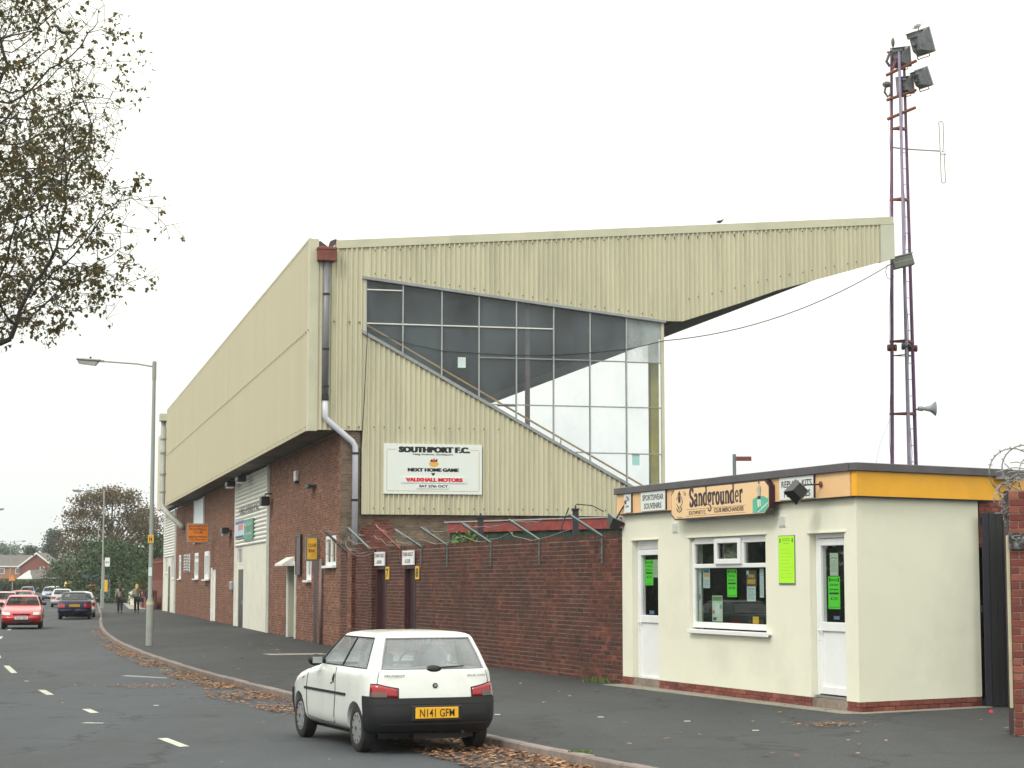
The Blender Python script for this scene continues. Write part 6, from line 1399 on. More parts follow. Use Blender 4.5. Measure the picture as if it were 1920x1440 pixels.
# badges, plate, wiper, lock
RX = lambda z: sh.dims(z)[0]
plate_on(car, CM, -0.632, .405, 'N141 GFM', PLY, True, 0.515, 0.125)
mb = MB().mat(PLASTIC); mb.box(-0.635, -0.61, -0.30, 0.30, .375, .55, F_, bev=0.01).build('plate_recess', None, car)
def rtext(s, y0, z, w, h, m, bold=0.02):
    mb = MB().mat(m); text(mb, s, CM @ Vector((RX(z)-0.006, y0, z)), CM.to_3x3() @ Vector((0, -1, 0)), CM.to_3x3() @ Vector((-0.1, 0, 1)), w, h, bold); return mb.build('badge', None, car)
rtext('PEUGEOT', 0.60, .868, 0.245, 0.028, GREYM, 0.03); rtext('BLUE CARE', -0.40, .868, 0.215, 0.024, GREYM, 0.02)
M_ = CM @ Matrix.Translation((RX(.77)-0.006, 0.0, .77)) @ Matrix.Rotation(-math.pi/2, 4, 'Y')
MB().mat(SEAL).lathe([(0.030, -0.004), (0.030, 0.006), (0.022, 0.008)], M_, 16).build('boot_lock', None, car)
MB().mat(GREYM).lathe([(0.018, 0.008), (0.016, 0.012)], M_, 12).build('lock_barrel', None, car)
mb = MB().mat(SEAL); mb.smooth = True; mb.lathe([(0.10, -0.01), (0.095, 0.012), (0.05, 0.03), (0.001, 0.032)], CM @ Matrix.Translation((-0.508, 0.0, .955)) @ Matrix.Rotation(math.radians(-62), 4, 'Y') @ Matrix.Diagonal((0.45, 1, 1, 1)), 16)
mb.tube([CM @ Vector((-0.53, -0.03, .97)), CM @ Vector((-0.525, -0.36, .985))], 0.008, 5); mb.build('rear_wiper', None, car)
mb = MB().mat(SEAL); zt = lin(.66, .93, 6)
for sd_ in (1, -1): mb.tube([sh.pt(3.75, z, 0.0015, sd_) for z in zt[2:]], 0.0035, 4)
mb.build('hatch_gap', None, car)
MB().mat(SEAL).tube([CM @ Vector((-0.52, -0.35, .24)), CM @ Vector((-0.3, -0.35, .24))], 0.022, 8).box(-0.40, -0.1, -0.45, 0.2, 0.16, 0.24, F_).build('exhaust', None, car)
# front lamps (hidden side) and front plate for other viewpoints
for sd_ in (1, -1): mb = MB().mat(LENSW); sh.patch(mb, lin(NO-3.2, NO-1.4, 5), [.62, .68, .74], 0.008, sd_, 0.01); mb.build('headlight', None, car)

# --- other cars
def frame_on(Yc, off, away=True, dyaw=0.0, X=None):
    x, y = kpt(Yc, off)
    if X is not None: x, y = X, Yc
    s = xslope(Yc); a = math.atan2(1, s) + (0 if away else math.pi) + dyaw
    return Matrix.Translation((x, y, 0)) @ Matrix.Rotation(a, 4, 'Z')
lvH = [(.20, -.42, 3.05, .72), (.30, -.68, 3.36, .80), (.45, -.74, 3.42, .835), (.60, -.73, 3.40, .845), (.70, -.70, 3.30, .84), (.78, -.68, 3.05, .83), (.86, -.66, 2.6, .82), (.92, -.64, 2.15, .80), (.96, -.62, 2.02, .79), (1.0, -.58, 1.96, .77), (1.15, -.46, 1.65, .71), (1.30, -.32, 1.28, .63), (1.335, -.27, 1.18, .60), (1.36, -.2, 1.08, .55), (1.38, -.05, .9, .45), (1.39, .2, .6, .2)]
lvS = [(.20, -.70, 3.10, .72), (.30, -.92, 3.38, .80), (.45, -.98, 3.44, .85), (.60, -.98, 3.42, .86), (.75, -.95, 3.30, .855), (.84, -.92, 2.9, .84), (.92, -.86, 2.35, .825), (.97, -.72, 2.05, .80), (.985, -.28, 1.98, .79), (1.01, -.14, 1.94, .77), (1.16, .06, 1.66, .70), (1.32, .28, 1.32, .61), (1.355, .34, 1.22, .58), (1.38, .42, 1.12, .53), (1.40, .55, 1.0, .42), (1.41, .7, .85, .2)]
lvV = [(.25, -.7, 3.05, .78), (.35, -.85, 3.15, .86), (.60, -.88, 3.2, .87), (.85, -.88, 3.05, .87), (1.05, -.87, 2.6, .865), (1.10, -.87, 2.4, .86), (1.14, -.865, 2.35, .85), (1.4, -.85, 2.15, .82), (1.65, -.83, 1.95, .79), (1.78, -.81, 1.85, .77), (1.88, -.78, 1.75, .72), (1.92, -.7, 1.6, .6)]
def simple(label, M, lv, kind, colname, col, plate=None, rplate=None, hero=False, name='car', group='cars along the far street', tint=None):
    c = car_paint(colname, col) if sum(col) > 0.05 else paint(colname, col, 0.35, var=0.03, spec=0.35, coat=0.15); bl = {'H': .96, 'S': .985, 'V': 1.10}[kind]; wt = {'H': 1.30, 'S': 1.32, 'V': 1.65}[kind]
    root, sh = make_car(label, M, lv, bl, wt, 1.4, c, 2.6, 1.46, .30, group, False, win_side=((7.0, 10.6), (11.2, 15.2)), name=name, cat='van' if kind == 'V' else 'car', tint=tint)
    f = lp(M)
    for nm, us in (('rear_bumper', lin(0, sh.u_at(-0.36, .5), 5)), ('front_bumper', lin(sh.u_at(2.97, .5), NO, 5))):
        mb = MB().mat(c); mb.smooth = True
        for sd_ in (1, -1): sh.patch(mb, us, [.26, .34, .44, .52], 0.03, sd_, 0.03)
        mb.build(nm, None, root)
    for sd_ in (1, -1):
        mb = MB().mat(LENSR); sh.patch(mb, lin(1.9, 4.8, 5), [.62, .70, .80] if kind != 'V' else [.8, .95, 1.1], 0.012, sd_, 0.012); mb.build('rear_lamp', None, root)
        mb = MB().mat(LENSW); sh.patch(mb, lin(NO-3.3, NO-1.35, 5), [.58, .64, .71], 0.012, sd_, 0.015); mb.build('headlight', None, root)
        mb = MB().mat(LENSO); sh.patch(mb, lin(NO-3.9, NO-3.3, 2), [.58, .64, .69], 0.012, sd_, 0.015); mb.build('indicator_lens', None, root)
    xf = sh.dims(.45)[1]; xr = sh.dims(.6)[0]
    MB().mat(PLASTIC).box(xf-0.02, xf+0.035, -0.42, 0.42, .27, .36, f).box(sh.dims(.6)[1]-0.02, sh.dims(.6)[1]+0.014, -0.35, 0.35, .585, .635, f).build('grille', None, root)
    plate_on(root, M, xf+0.032, .40, plate or 'P545 UBH', SIGNW, False); plate_on(root, M, xr-0.014 if kind != 'S' else xr-0.014, .66, rplate or 'R742 DWM', PLY, True)
    MB().mat(ALU).lathe([(0.045, 0), (0.03, 0.01)], M @ Matrix.Translation((sh.dims(.65)[1]+0.005, 0, .66)) @ Matrix.Rotation(math.pi/2, 4, 'Y'), 8).build('bonnet_badge', None, root)
    mb = MB().mat(SEAL); mb.tube([sh.pt(16.5, bl+0.03, 0.01, 1), M @ Vector((sh.dims(bl+.08)[1]+0.01, 0.05, bl+0.05))], 0.008, 4); mb.tube([M @ Vector((sh.dims(bl+.05)[1]+0.01, 0, bl+0.035)), M @ Vector((sh.dims(bl+.08)[1]-0.03, -0.6, bl+0.06))], 0.008, 4); mb.build('wiper', None, root)
    MB().mat(SEAT).box(0.55, 0.75, 0.15, 0.6, .6, 1.15, f).box(0.55, 0.75, -0.6, -0.15, .6, 1.15, f).build('front_seat', None, root)
    return root, sh
def road_dir(Y): s = xslope(Y); return math.atan2(1, s)
def rm(x, y, a): return Matrix.Translation((x, y, 0)) @ Matrix.Rotation(a, 4, 'Z')
LG_ = glass('pale_car_glass', (0.45, 0.52, 0.50), 0.12, (0.5, 0.56, 0.55), 1.5, 0.4, 0.7, 0.02)
simple('bright red hatchback driving towards us at the left edge', rm(-20.75, 84.4, road_dir(80)+math.pi), lvH, 'H', 'red_car_paint', (0.52, 0.012, 0.03), 'P545 UBH', tint=LG_)
simple('navy blue saloon parked at the far kerb, seen from behind', rm(-22.55, 102.4, road_dir(100)), lvS, 'S', 'navy_car_paint', (0.004, 0.005, 0.030), rplate='R742 DWM', tint=LG_)
simple('white hatchback parked directly in front of the navy saloon', rm(-23.55, 108.3, road_dir(107)), lvH, 'H', 'white_far_paint', (0.72, 0.74, 0.72), tint=LG_)
simple('silver grey car parked ahead of the white hatchback', rm(-25.0, 114.6, road_dir(113)), lvH, 'H', 'silver_paint', (0.32, 0.34, 0.36), tint=LG_)
simple('pale silver car parked farther along beside the yellow van', rm(-34.0, 150, road_dir(150)), lvH, 'H', 'pale_silver_paint', (0.45, 0.47, 0.50), tint=LG_)
simple('yellow roofed van beyond the row of parked cars', rm(-50.2, 226, road_dir(200)), lvV, 'V', 'yellow_van_paint', (0.75, 0.42, 0.03), tint=LG_)
simple('slate blue hatchback coming down the middle of the street', rm(-47.9, 206, road_dir(200)+math.pi), lvH, 'H', 'slate_blue_paint', (0.12, 0.15, 0.24), tint=LG_)
simple('pale green car behind the slate blue hatchback', rm(-51.3, 222, road_dir(200)+math.pi), lvS, 'S', 'pale_green_paint', (0.40, 0.46, 0.40), tint=LG_)
simple('dark blue car at the far left behind the red cars', rm(-52.2, 214, road_dir(200)+math.pi), lvH, 'H', 'dark_blue_paint', (0.06, 0.09, 0.2), tint=LG_)
simple('red and white hatchback seen over the roof of the first red car', rm(-30.6, 124, road_dir(120)+0.0), lvH, 'H', 'red_far_paint', (0.50, 0.05, 0.05), tint=LG_)
simple('faded red hatchback half hidden behind the bright red one', rm(-28.6, 112, road_dir(110)+math.pi), lvH, 'H', 'faded_red_paint', (0.42, 0.10, 0.11), tint=LG_)
simple('dark green hatchback parked on the opposite side of the street', rm(-18.2, 51.5, road_dir(52)), lvH, 'H', 'dark_green_car', (0.01, 0.07, 0.06), name='parked_car')

# ------------------------------------------------------------------ street lamps and street furniture
COLG = paint('lamp_post_grey', (0.30, 0.32, 0.30), 0.6, var=0.12, dirt=(0.2, 0.2, 0.18), dirt_amt=0.4, dscale=3)
def street_lamp(label, x, y, h=8.15, arm=2.15, adir=math.pi, group='street lamps'):
    t = thing('street_lamp', label, 'street lamp', Matrix.Translation((x, y, 0.12)), group)
    mb = MB().mat(COLG); mb.smooth = True; mb.lathe([(0.108, 0), (0.108, 1.22), (0.102, 1.27), (0.068, 1.36), (0.064, 3.0), (0.05, h-0.5), (0.05, h)], Matrix.Translation((x, y, 0.12)), 14).build('post', None, t, sharp=30)
    ax, ay = math.cos(adir), math.sin(adir); z = h+0.12
    MB().mat(COLG).lathe([(0.062, -0.5), (0.062, 0.03), (0.02, 0.06)], Matrix.Translation((x, y, z)), 10).build('sleeve', None, t)
    mb = MB().mat(COLG); mb.tube([(x, y, z-0.12), (x+ax*0.5, y+ay*0.5, z-0.03), (x+ax*arm*0.75, y+ay*arm*0.75, z+0.06)], 0.026, 6); mb.build('arm', None, t)
    M = Matrix.Translation((x+ax*(arm-0.15), y+ay*(arm-0.15), z+0.07)) @ Matrix.Rotation(adir, 4, 'Z') @ Matrix.Rotation(math.radians(-4), 4, 'Y'); f = Fr(0, 0, 1, 0); f.M = M
    MB().mat(COLG).box(-0.42, 0.30, -0.13, 0.13, 0.0, 0.07, f, bev=0.03).box(-0.50, -0.35, -0.05, 0.05, -0.01, 0.05, f).build('lantern', None, t)
    mb = MB().mat(glass('lamp_bowl', (0.7, 0.7, 0.68), 0.3, (0.5, 0.5, 0.48), 3, 0.3, 0.7, 0.3)); mb.fixn = True
    mb.add([M @ Vector(p) for p in ((-0.34, -0.11, 0), (0.26, -0.11, 0), (0.26, 0.11, 0), (-0.34, 0.11, 0), (-0.26, -0.07, -0.13), (0.22, -0.07, -0.10), (0.22, 0.07, -0.10), (-0.26, 0.07, -0.13))], [(0, 1, 2, 3), (4, 5, 6, 7), (0, 1, 5, 4), (1, 2, 6, 5), (2, 3, 7, 6), (3, 0, 4, 7)]).build('bowl', None, t)
    MB().mat(DARK).lathe([(0.03, 0), (0.03, 0.06)], M @ Matrix.Translation((-0.1, 0, 0.07)), 8).build('photocell', None, t)
    return t
l1 = street_lamp('tall grey street lamp standing nearest, in front of the stand', -10.39, 57.0, 8.15, 2.15, math.radians(176))
MB().mat(paint('plate_yellow', (0.7, 0.4, 0.05), 0.5)).box(-10.47, -10.31, 56.915, 56.935, 3.05, 3.28).build('hydrant_plate', None, l1)
mb = MB().mat(INK); text(mb, 'H', (-10.43, 56.91, 3.09), (1, 0, 0), (0, 0, 1), 0.08, 0.14, 0.03); mb.build('lettering', None, l1)
MB().mat(PAPER).box(-10.44, -10.34, 56.92, 56.932, 2.1, 2.35).build('sticker', None, l1)
MB().mat(paint('pale_band', (0.55, 0.5, 0.3), 0.6)).lathe([(0.111, 0), (0.111, 0.09)], Matrix.Translation((-10.39, 57.0, 1.28)), 14).build('band', None, l1)
street_lamp('second street lamp along the kerb, just beyond the parked navy car', -28.2, 136.5, 8.0, 2.05, math.radians(180))
street_lamp('third street lamp along the kerb, seen against the brown tree', -46.0, 220, 8.0, 1.9, math.radians(180))
street_lamp('fourth street lamp, farthest on the right side of the street', -57.0, 266, 8.0, 1.7, math.radians(180))
street_lamp('street lamp on the left pavement in front of the far houses', -78.0, 308, 8.0, 2.2, 0)
street_lamp('street lamp whose lantern pokes in at the left edge', -48.4, 171, 8.0, 4.2, math.radians(8))
# bus stop
t = thing('bus_stop', 'white bus stop flag on its pole beside the second lamp', 'bus stop', Matrix.Translation((-27.55, 133.5, 0.12)))
MB().mat(COLG).tube([(-27.62, 134.2, 0.12), (-27.62, 134.2, 3.4)], 0.04, 6).build('pole', None, t); MB().mat(WHITE).box(-27.56, -27.24, 134.15, 134.2, 2.95, 3.55).build('flag', None, t)
mb = MB().mat(INK); text(mb, 'BUS', (-27.51, 134.13, 3.2), (1, 0, 0), (0, 0, 1), 0.22, 0.09, 0.02); mb.build('lettering', None, t)
t = thing('bus_shelter', 'dark framed bus shelter with a blue roof edge beyond the second lamp', 'shelter', Matrix.Translation((-38, 178, 0.12)))
sx0, sy0 = -38.3, 178
for dx in (0, 1.55): 
    for dy in (0, 3.2): MB().mat(DARK).box(sx0+dx, sx0+dx+0.12, sy0+dy, sy0+dy+0.1, 0.12, 2.4).build('post', None, t)
MB().mat(paint('shelter_blue', (0.05, 0.09, 0.16), 0.5)).box(sx0-0.1, sx0+1.75, sy0-0.1, sy0+3.4, 2.32, 2.52).build('roof', None, t)
MB().mat(glass('shelter_glass', (0.7, 0.8, 0.78), 0.15, (0.4, 0.45, 0.45), 1, 0.4, 0.7, 0.1)).box(sx0+1.6, sx0+1.62, sy0+0.1, sy0+3.2, 0.4, 2.25).box(sx0+0.12, sx0+1.55, sy0+3.2, sy0+3.22, 0.4, 2.25).build('glass_panel', None, t)
t = thing('pillar_box', 'red pillar box beside the bus shelter', 'post box', Matrix.Translation((-36.4, 172, 0.12)))
mb = MB().mat(paint('post_box_red', (0.50, 0.02, 0.03), 0.4)); mb.smooth = True; mb.lathe([(0.27, 0), (0.27, 0.1), (0.23, 0.14), (0.23, 1.35), (0.29, 1.40), (0.29, 1.46), (0.18, 1.58), (0.01, 1.62)], Matrix.Translation((-36.4, 172, 0.12)), 14).build('body', None, t)
MB().mat(BLACK).box(-36.5, -36.3, 171.74, 171.78, 1.2, 1.24).build('slot', None, t)
t = thing('yellow_sign', 'tall narrow yellow board fixed to the second lamp post', 'sign', Matrix.Translation((-27.7, 136.3, 1.6)))
MB().mat(YEL).box(-28.0, -27.78, 136.2, 136.26, 1.25, 2.05).build('board', None, t); MB().mat(GREYM).box(-28.1, -28.0, 136.2, 136.3, 1.4, 1.9).build('clamp', None, t)
t = thing('road_sign', 'orange triangular road works sign on a pole at the far left', 'sign', Matrix.Translation((-62.0, 246, 0.12)))
MB().mat(COLG).tube([(-62, 246.1, 0.12), (-62, 246.1, 2.6)], 0.06, 6).build('pole', None, t); MB().mat(ORANGE).prism([(-62.4, 2.05), (-61.6, 2.05), (-62.0, 2.75)], 245.9, 245.98).build('board', None, t)

# ------------------------------------------------------------------ far brick wall, railings and garden walls beyond the stand
fw = thing('end_wall', 'low red brick wall with tall rusty railings just past the white end bay', 'wall', FL.at(74, 0, 0.12))
Bf = lay(14, 0.12, 2.0, header_every=2); FLf = Fr(*FL.p(72.3, -0.1, 0).xy, U.x, U.y)
brick_mesh('brickwork', FLf, Bf, BRICKP, fw, 0.012); MB().mat(MORTAR).box(0, 14, -0.3, -0.008, 0, 1.99, FLf).build('wall_core', None, fw)
for k in range(40): MB().mat(RUST).box(0.1+k*0.35, 0.17+k*0.35, -0.18, -0.12, 2.0, 3.5, FLf).build('railing_bar', None, fw)
MB().mat(RUST).box(0, 14, -0.2, -0.1, 3.2, 3.28, FLf).build('rail', None, fw)
GW = [(-23.2, 128, -26.6, 142, 'brick', 'low red brick garden wall at the back of the pavement by the walkers'), (-27.0, 143.5, -31.5, 163, 'pale', 'pale rendered garden wall farther along the pavement')]
for x0, y0, x1, y1, kd, lab in GW:
    d = Vector((x1-x0, y1-y0)); Lw = d.length; f = Fr(x0, y0, d.x/Lw, d.y/Lw); t = thing('garden_wall', lab, 'wall', f.at(0, 0, 0.12))
    if kd == 'brick':
        brick_mesh('brickwork', f, lay(Lw, 0.12, 1.0, header_every=3), BRICKP, t, 0.012); MB().mat(MORTAR).box(0, Lw, -0.2, -0.008, 0, 1.0, f).build('wall_core', None, t)
        for k in range(3): MB().mat(BRICKP).box(k*5, k*5+0.45, -0.3, 0.08, 0.1, 1.35, f).build('pier', None, t)
    else:
        MB().mat(CREAM).box(0, Lw, -0.2, 0, 0.1, 0.95, f).build('wall_core', None, t)
        for k in range(6): MB().mat(CREAM).box(k*3.6, k*3.6+0.4, -0.28, 0.06, 0.1, 1.2, f).build('pier', None, t)
MB().quad(*[(x, y, 0.125) for x, y in (kpt(131, 2.0), kpt(131, 7), kpt(210, 5.0), kpt(210, 2.4))]).build('pale_footpath', paint('pale_paving', (0.26, 0.25, 0.22), 0.9, var=0.15), kind='structure')

# ------------------------------------------------------------------ people
def skin(name, joints, edges, m, parent, sub=1, root=0, **kw):
    W = WM[parent.name] if parent is not None else Matrix.Identity(4)
    me = bpy.data.meshes.new(name); I = W.inverted(); me.from_pydata([I @ Vector(j[0]) for j in joints], edges, []); o = bpy.data.objects.new(name, me); COL.objects.link(o)
    md = o.modifiers.new('s', 'SKIN'); md.use_smooth_shade = True
    for i, j in enumerate(joints): sv = me.skin_vertices[0].data[i]; r = j[1]; sv.radius = (r, r) if not isinstance(r, tuple) else r; sv.use_root = (i == root)
    o.modifiers.new('u', 'SUBSURF').levels = sub; o.modifiers['u'].render_levels = sub
    bpy.context.view_layer.update(); m2 = bpy.data.meshes.new_from_object(o.evaluated_get(bpy.context.evaluated_depsgraph_get()))
    bpy.data.objects.remove(o); bpy.data.meshes.remove(me)
    m2.materials.clear(); m2.materials.append(m); o = bpy.data.objects.new(name, m2); COL.objects.link(o)
    for p in m2.polygons: p.use_smooth = True
    if parent is not None: o.parent = parent
    WM[o.name] = W.copy(); props(o, **kw); return o
SKIN = paint('skin', (0.45, 0.27, 0.19), 0.6, var=0.05)
def person(label, x, y, yaw, H, jacket, trousers, hair, stride=0.22, longhair=False, group=None):
    M = Matrix.Translation((x, y, 0.12)) @ Matrix.Rotation(yaw, 4, 'Z') @ Matrix.Scale(H/1.7, 4); t = thing('person', label, 'person', Matrix.Translation((x, y, 0.12)), group)
    P = lambda a, b, c: M @ Vector((a, b, c)); k = H/1.7       # local: walking towards +X
    s = stride
    J = [(P(0, 0, .93), .13*k), (P(0, 0, 1.12), .115*k), (P(.01, 0, 1.32), .14*k), (P(.01, 0, 1.43), .06*k), (P(.02, 0, 1.50), .055*k), (P(.03, 0, 1.60), .088*k), (P(.03, 0, 1.66), .06*k),
         (P(0, .09, .88), .085*k), (P(s*.55, .09, .48), .058*k), (P(s, .09, .09), .04*k), (P(s+.14, .10, .035), .035*k),
         (P(0, -.09, .88), .085*k), (P(-s*.3, -.09, .49), .058*k), (P(-s*1.1, -.09, .12), .04*k), (P(-s*1.1+.12, -.10, .035), .035*k),
         (P(0, .19, 1.37), .052*k), (P(-.06, .24, 1.12), .04*k), (P(.0, .25, .90), .03*k), (P(.03, .25, .82), .028*k),
         (P(0, -.19, 1.37), .052*k), (P(.02, -.24, 1.12), .04*k), (P(.14, -.23, .93), .03*k), (P(.19, -.22, .87), .028*k)]
    E = [(0, 1), (1, 2), (2, 3), (3, 4), (4, 5), (5, 6), (0, 7), (7, 8), (8, 9), (9, 10), (0, 11), (11, 12), (12, 13), (13, 14), (2, 15), (15, 16), (16, 17), (17, 18), (2, 19), (19, 20), (20, 21), (21, 22)]
    skin('body', J, E, SKIN, t)
    jj = [0, 1, 2, 3, 15, 16, 17, 19, 20, 21]; Jk = [(J[i][0], J[i][1]*1.2+0.012) for i in jj]; Jk[0] = (P(0, 0, .88), .165*k); Jk[3] = (P(.01, 0, 1.42), .075*k)
    skin('jacket', Jk, [(0, 1), (1, 2), (2, 3), (2, 4), (4, 5), (5, 6), (2, 7), (7, 8), (8, 9)], jacket, t)
    jj = [0, 7, 8, 9, 11, 12, 13]; skin('trousers', [(J[i][0], J[i][1]*1.22+0.01) for i in jj], [(0, 1), (1, 2), (2, 3), (0, 4), (4, 5), (5, 6)], trousers, t)
    mb = MB().mat(hair); mb.smooth = True; mb.ball(P(.005, 0, 1.61), (.105*k, .098*k, .115*k), 12, 8)
    if longhair: mb.tube([P(-.05, 0, 1.60), P(-.09, 0, 1.45), P(-.12, 0, 1.30)], [.09*k, .09*k, .05*k], 8)
    mb.build('hair', None, t)
    mb = MB().mat(BLACK); mb.smooth = True
    for a, b in ((s+.06, .095), (-s*1.1+.05, -.095)): mb.ball(P(a, b, .045), (.12*k, .045*k, .045*k), 10, 6, Matrix.Rotation(yaw, 3, 'Z'))
    mb.build('shoes', None, t)
    mb = MB().mat(SKIN)
    for sd_ in (1, -1):
        hx = J[18 if sd_ == 1 else 22][0]
        for q in range(4): mb.tube([hx, hx+Vector((0.0, 0.012*(q-1.5), -0.05)), hx+(P(.03, 0, 0)-P(0, 0, 0))+Vector((0, 0.012*(q-1.5), -0.09))], 0.009, 5)
        mb.tube([hx, hx+(P(.04, 0, -.03)-P(0, 0, 0))], 0.01, 5)
    mb.build('fingers', None, t); return M
rd = road_dir(112)+0.0
J1 = paint('patterned_jacket', (0.26, 0.23, 0.18), 0.8, var=0.55, scale=16); J2 = paint('grey_olive_jacket', (0.22, 0.22, 0.17), 0.8, var=0.5, scale=14); J3 = paint('dark_coat', (0.03, 0.03, 0.035), 0.8, var=0.3)
TR1 = paint('dark_trousers', (0.02, 0.022, 0.03), 0.8); TR2 = paint('black_trousers', (0.008, 0.008, 0.012), 0.8)
HB = paint('brown_hair', (0.06, 0.025, 0.015), 0.6, var=0.3, scale=30); HY = paint('blonde_hair', (0.48, 0.30, 0.10), 0.6, var=0.3, scale=30)
person('woman walking away with long brown hair and a mottled brown jacket', -22.55, 114.2, rd, 1.66, J1, TR1, HB, 0.16, True, None)
person('woman walking away with blonde hair and a plain grey green jacket', -21.85, 115.6, rd, 1.66, J2, TR2, HY, 0.10, True, None)
person('walker in a dark coat half hidden behind the nearest lamp post', -21.95, 120.0, rd, 1.66, J3, TR1, HB, 0.2, False, None)
def bag(label, x, y, z, s):
    t = thing('handbag', label, 'bag', Matrix.Translation((x, y, z)))
    MB().mat(BLACK).box(x-s, x+s, y-0.06, y+0.06, z-0.16, z+0.1, bev=0.03).build('body', None, t); MB().mat(BLACK).tube([(x-s*0.7, y, z+0.08), (x-0.1, y-0.05, z+0.5), (x-0.22, y, z+0.62), (x-0.1, y+0.05, z+0.5), (x+s*0.7, y, z+0.08)], 0.012, 5).build('strap', None, t)
bag('black shoulder bag at the hip of the brown haired walker', -22.28, 114.1, 0.88, 0.13); bag('black handbag at the side of the blonde walker', -21.56, 115.5, 0.92, 0.13)

# ------------------------------------------------------------------ trees
SYC = leaf_mat('sycamore_leaf', (0.055, 0.05, 0.018), (0.10, 0.09, 0.032), (0.20, 0.12, 0.05), 0.5)
LB = leaf_mat('brown_tree_leaf', (0.06, 0.055, 0.027), (0.115, 0.095, 0.045), (0.22, 0.13, 0.08), 0.3)
LG1 = leaf_mat('dark_green_leaf', (0.018, 0.04, 0.014), (0.035, 0.07, 0.025), (0.07, 0.11, 0.04), 0.2)
LG2 = leaf_mat('conifer_leaf', (0.018, 0.038, 0.028), (0.03, 0.06, 0.045), (0.055, 0.095, 0.065), 0.1)
LG3 = leaf_mat('hazed_far_leaf', (0.10, 0.15, 0.12), (0.14, 0.19, 0.15), (0.18, 0.24, 0.19), 0.2)  # distance haze is mixed into these pale leaf colours
LG4 = leaf_mat('hedge_leaf', (0.03, 0.05, 0.014), (0.055, 0.085, 0.025), (0.10, 0.13, 0.045), 0.2)
def quads_cloud(C, size, m, name, parent, flat=0.0, aspect=0.65):
    n = len(C); A = rng.normal(size=(n, 3)); A /= np.linalg.norm(A, axis=1)[:, None]; Bv = rng.normal(size=(n, 3)); Bv -= (Bv*A).sum(1)[:, None]*A; Bv /= np.linalg.norm(Bv, axis=1)[:, None]
    s = size*rng.uniform(0.6, 1.3, n)[:, None]; Cc = C
    V = np.stack([Cc-A*s, Cc-Bv*s*aspect, Cc+A*s, Cc+Bv*s*aspect], 1).reshape(-1, 3); F = np.arange(n*4).reshape(-1, 4)
    return np_mesh(name, V, F, [m], parent, tone=np.clip(rng.normal(0.5, 0.25, n), 0, 1), kind='stuff')
def far_tree(label, x, y, H, W, m, nc=60, per=70, leaf=0.22, trunk=0.35, shape='round', base=0.15, group=None, cat='tree', name='tree', limbs=True, cl=0.13, z0=0.1):
    t = thing(name, label, cat, Matrix.Translation((x, y, z0)), group); C = []; lm = MB().mat(BARK)
    cen = []
    for i in range(nc):
        for _ in range(50):
            f = random.random(); a = random.uniform(0, math.tau); rr = random.random()**0.4
            z = base+(1-base)*f
            if shape == 'round': prof = math.sqrt(max(0, 1-((f-0.42)/0.6)**2))
            elif shape == 'cone': prof = (1-f)*1.05+0.06
            elif shape == 'bush': prof = math.sqrt(max(0, 1-(f*0.98)**2.5))
            else: prof = 1.0
            if prof > 0.05: break
        cen.append((x+W/2*prof*rr*math.cos(a), y+W/2*prof*rr*math.sin(a)*0.9, z0+H*z*0.97))
    cen = np.array(cen); sg = W*cl
    C = np.concatenate([c+rng.normal(size=(per, 3))*np.array([sg, sg, sg*0.55])*rng.uniform(0.5, 1.1) for c in cen])
    C = C[C[:, 2] > z0+0.05]
    quads_cloud(C, leaf, m, 'foliage' if cat != 'tree' else 'crown', t)
    if limbs:
        top = Vector((x, y, z0+H*0.75)); lm.tube([(x, y, z0-0.1), (x+0.05*H*0.1, y, z0+H*0.25), (x, y, z0+H*0.5), top], [trunk, trunk*0.8, trunk*0.5, trunk*0.15], 8)
        for c in cen[::4]:
            h = max(H*0.15, min((c[2]-z0)*0.6, H*0.55)); s_ = Vector((x, y, z0+h)); e_ = Vector(c); mid = s_.lerp(e_, 0.5)+Vector((0, 0, H*0.03)); lm.tube([s_, mid, e_], [trunk*0.24, trunk*0.12, trunk*0.03], 5)
        lm.build('trunk', None, t)
    else: MB().mat(BARK).tube([(x, y, z0-0.1), (x, y, z0+H*0.5)], trunk, 6).build('stem', None, t)
    return t
far_tree('large spreading tree turning brown beyond the bus stop', -50.6, 250, 13.6, 12.4, LB, 170, 120, 0.15, 0.5, 'round', 0.30, cl=0.075)
far_tree('second brown tree behind the big one, close to the stand', -44.5, 262, 9.5, 8.0, LB, 40, 60, 0.2, 0.3, 'round', 0.2, cl=0.09)
far_tree('dark conifer standing behind the red gabled house', -100.0, 432, 13.2, 10.5, LG2, 90, 80, 0.28, 0.4, 'cone', 0.05, cl=0.085)
far_tree('shorter dark conifer left of the tall one behind the gable', -104.8, 431, 9.5, 7.0, LG2, 50, 70, 0.26, 0.3, 'cone', 0.05, cl=0.1)
far_tree('pale hazy tree far off above the left roofs', -138, 540, 13.0, 11, LG3, 50, 70, 0.35, 0.4, 'round', 0.2, cl=0.11)
far_tree('faint tree at the very left edge of the skyline', -138.5, 505, 12.5, 7, LG2, 30, 60, 0.3, 0.4, 'round', 0.2, cl=0.11)
far_tree('dark green evergreen shrub mass behind the walkers', -33.5, 170, 5.0, 6.5, LG1, 45, 90, 0.13, 0.2, 'bush', 0.0, cat='shrub', name='shrub', limbs=False, cl=0.11)
far_tree('tall dark evergreen rising beside the end wall railings', -28.6, 160, 5.6, 5.0, LG1, 45, 90, 0.12, 0.2, 'bush', 0.0, cat='shrub', name='shrub', limbs=False, cl=0.11)
far_tree('broad dark green shrub filling the gap behind the two walking women', -38.8, 186, 5.6, 8.5, LG1, 60, 100, 0.15, 0.2, 'bush', 0.0, cat='shrub', name='shrub', limbs=False, cl=0.11)
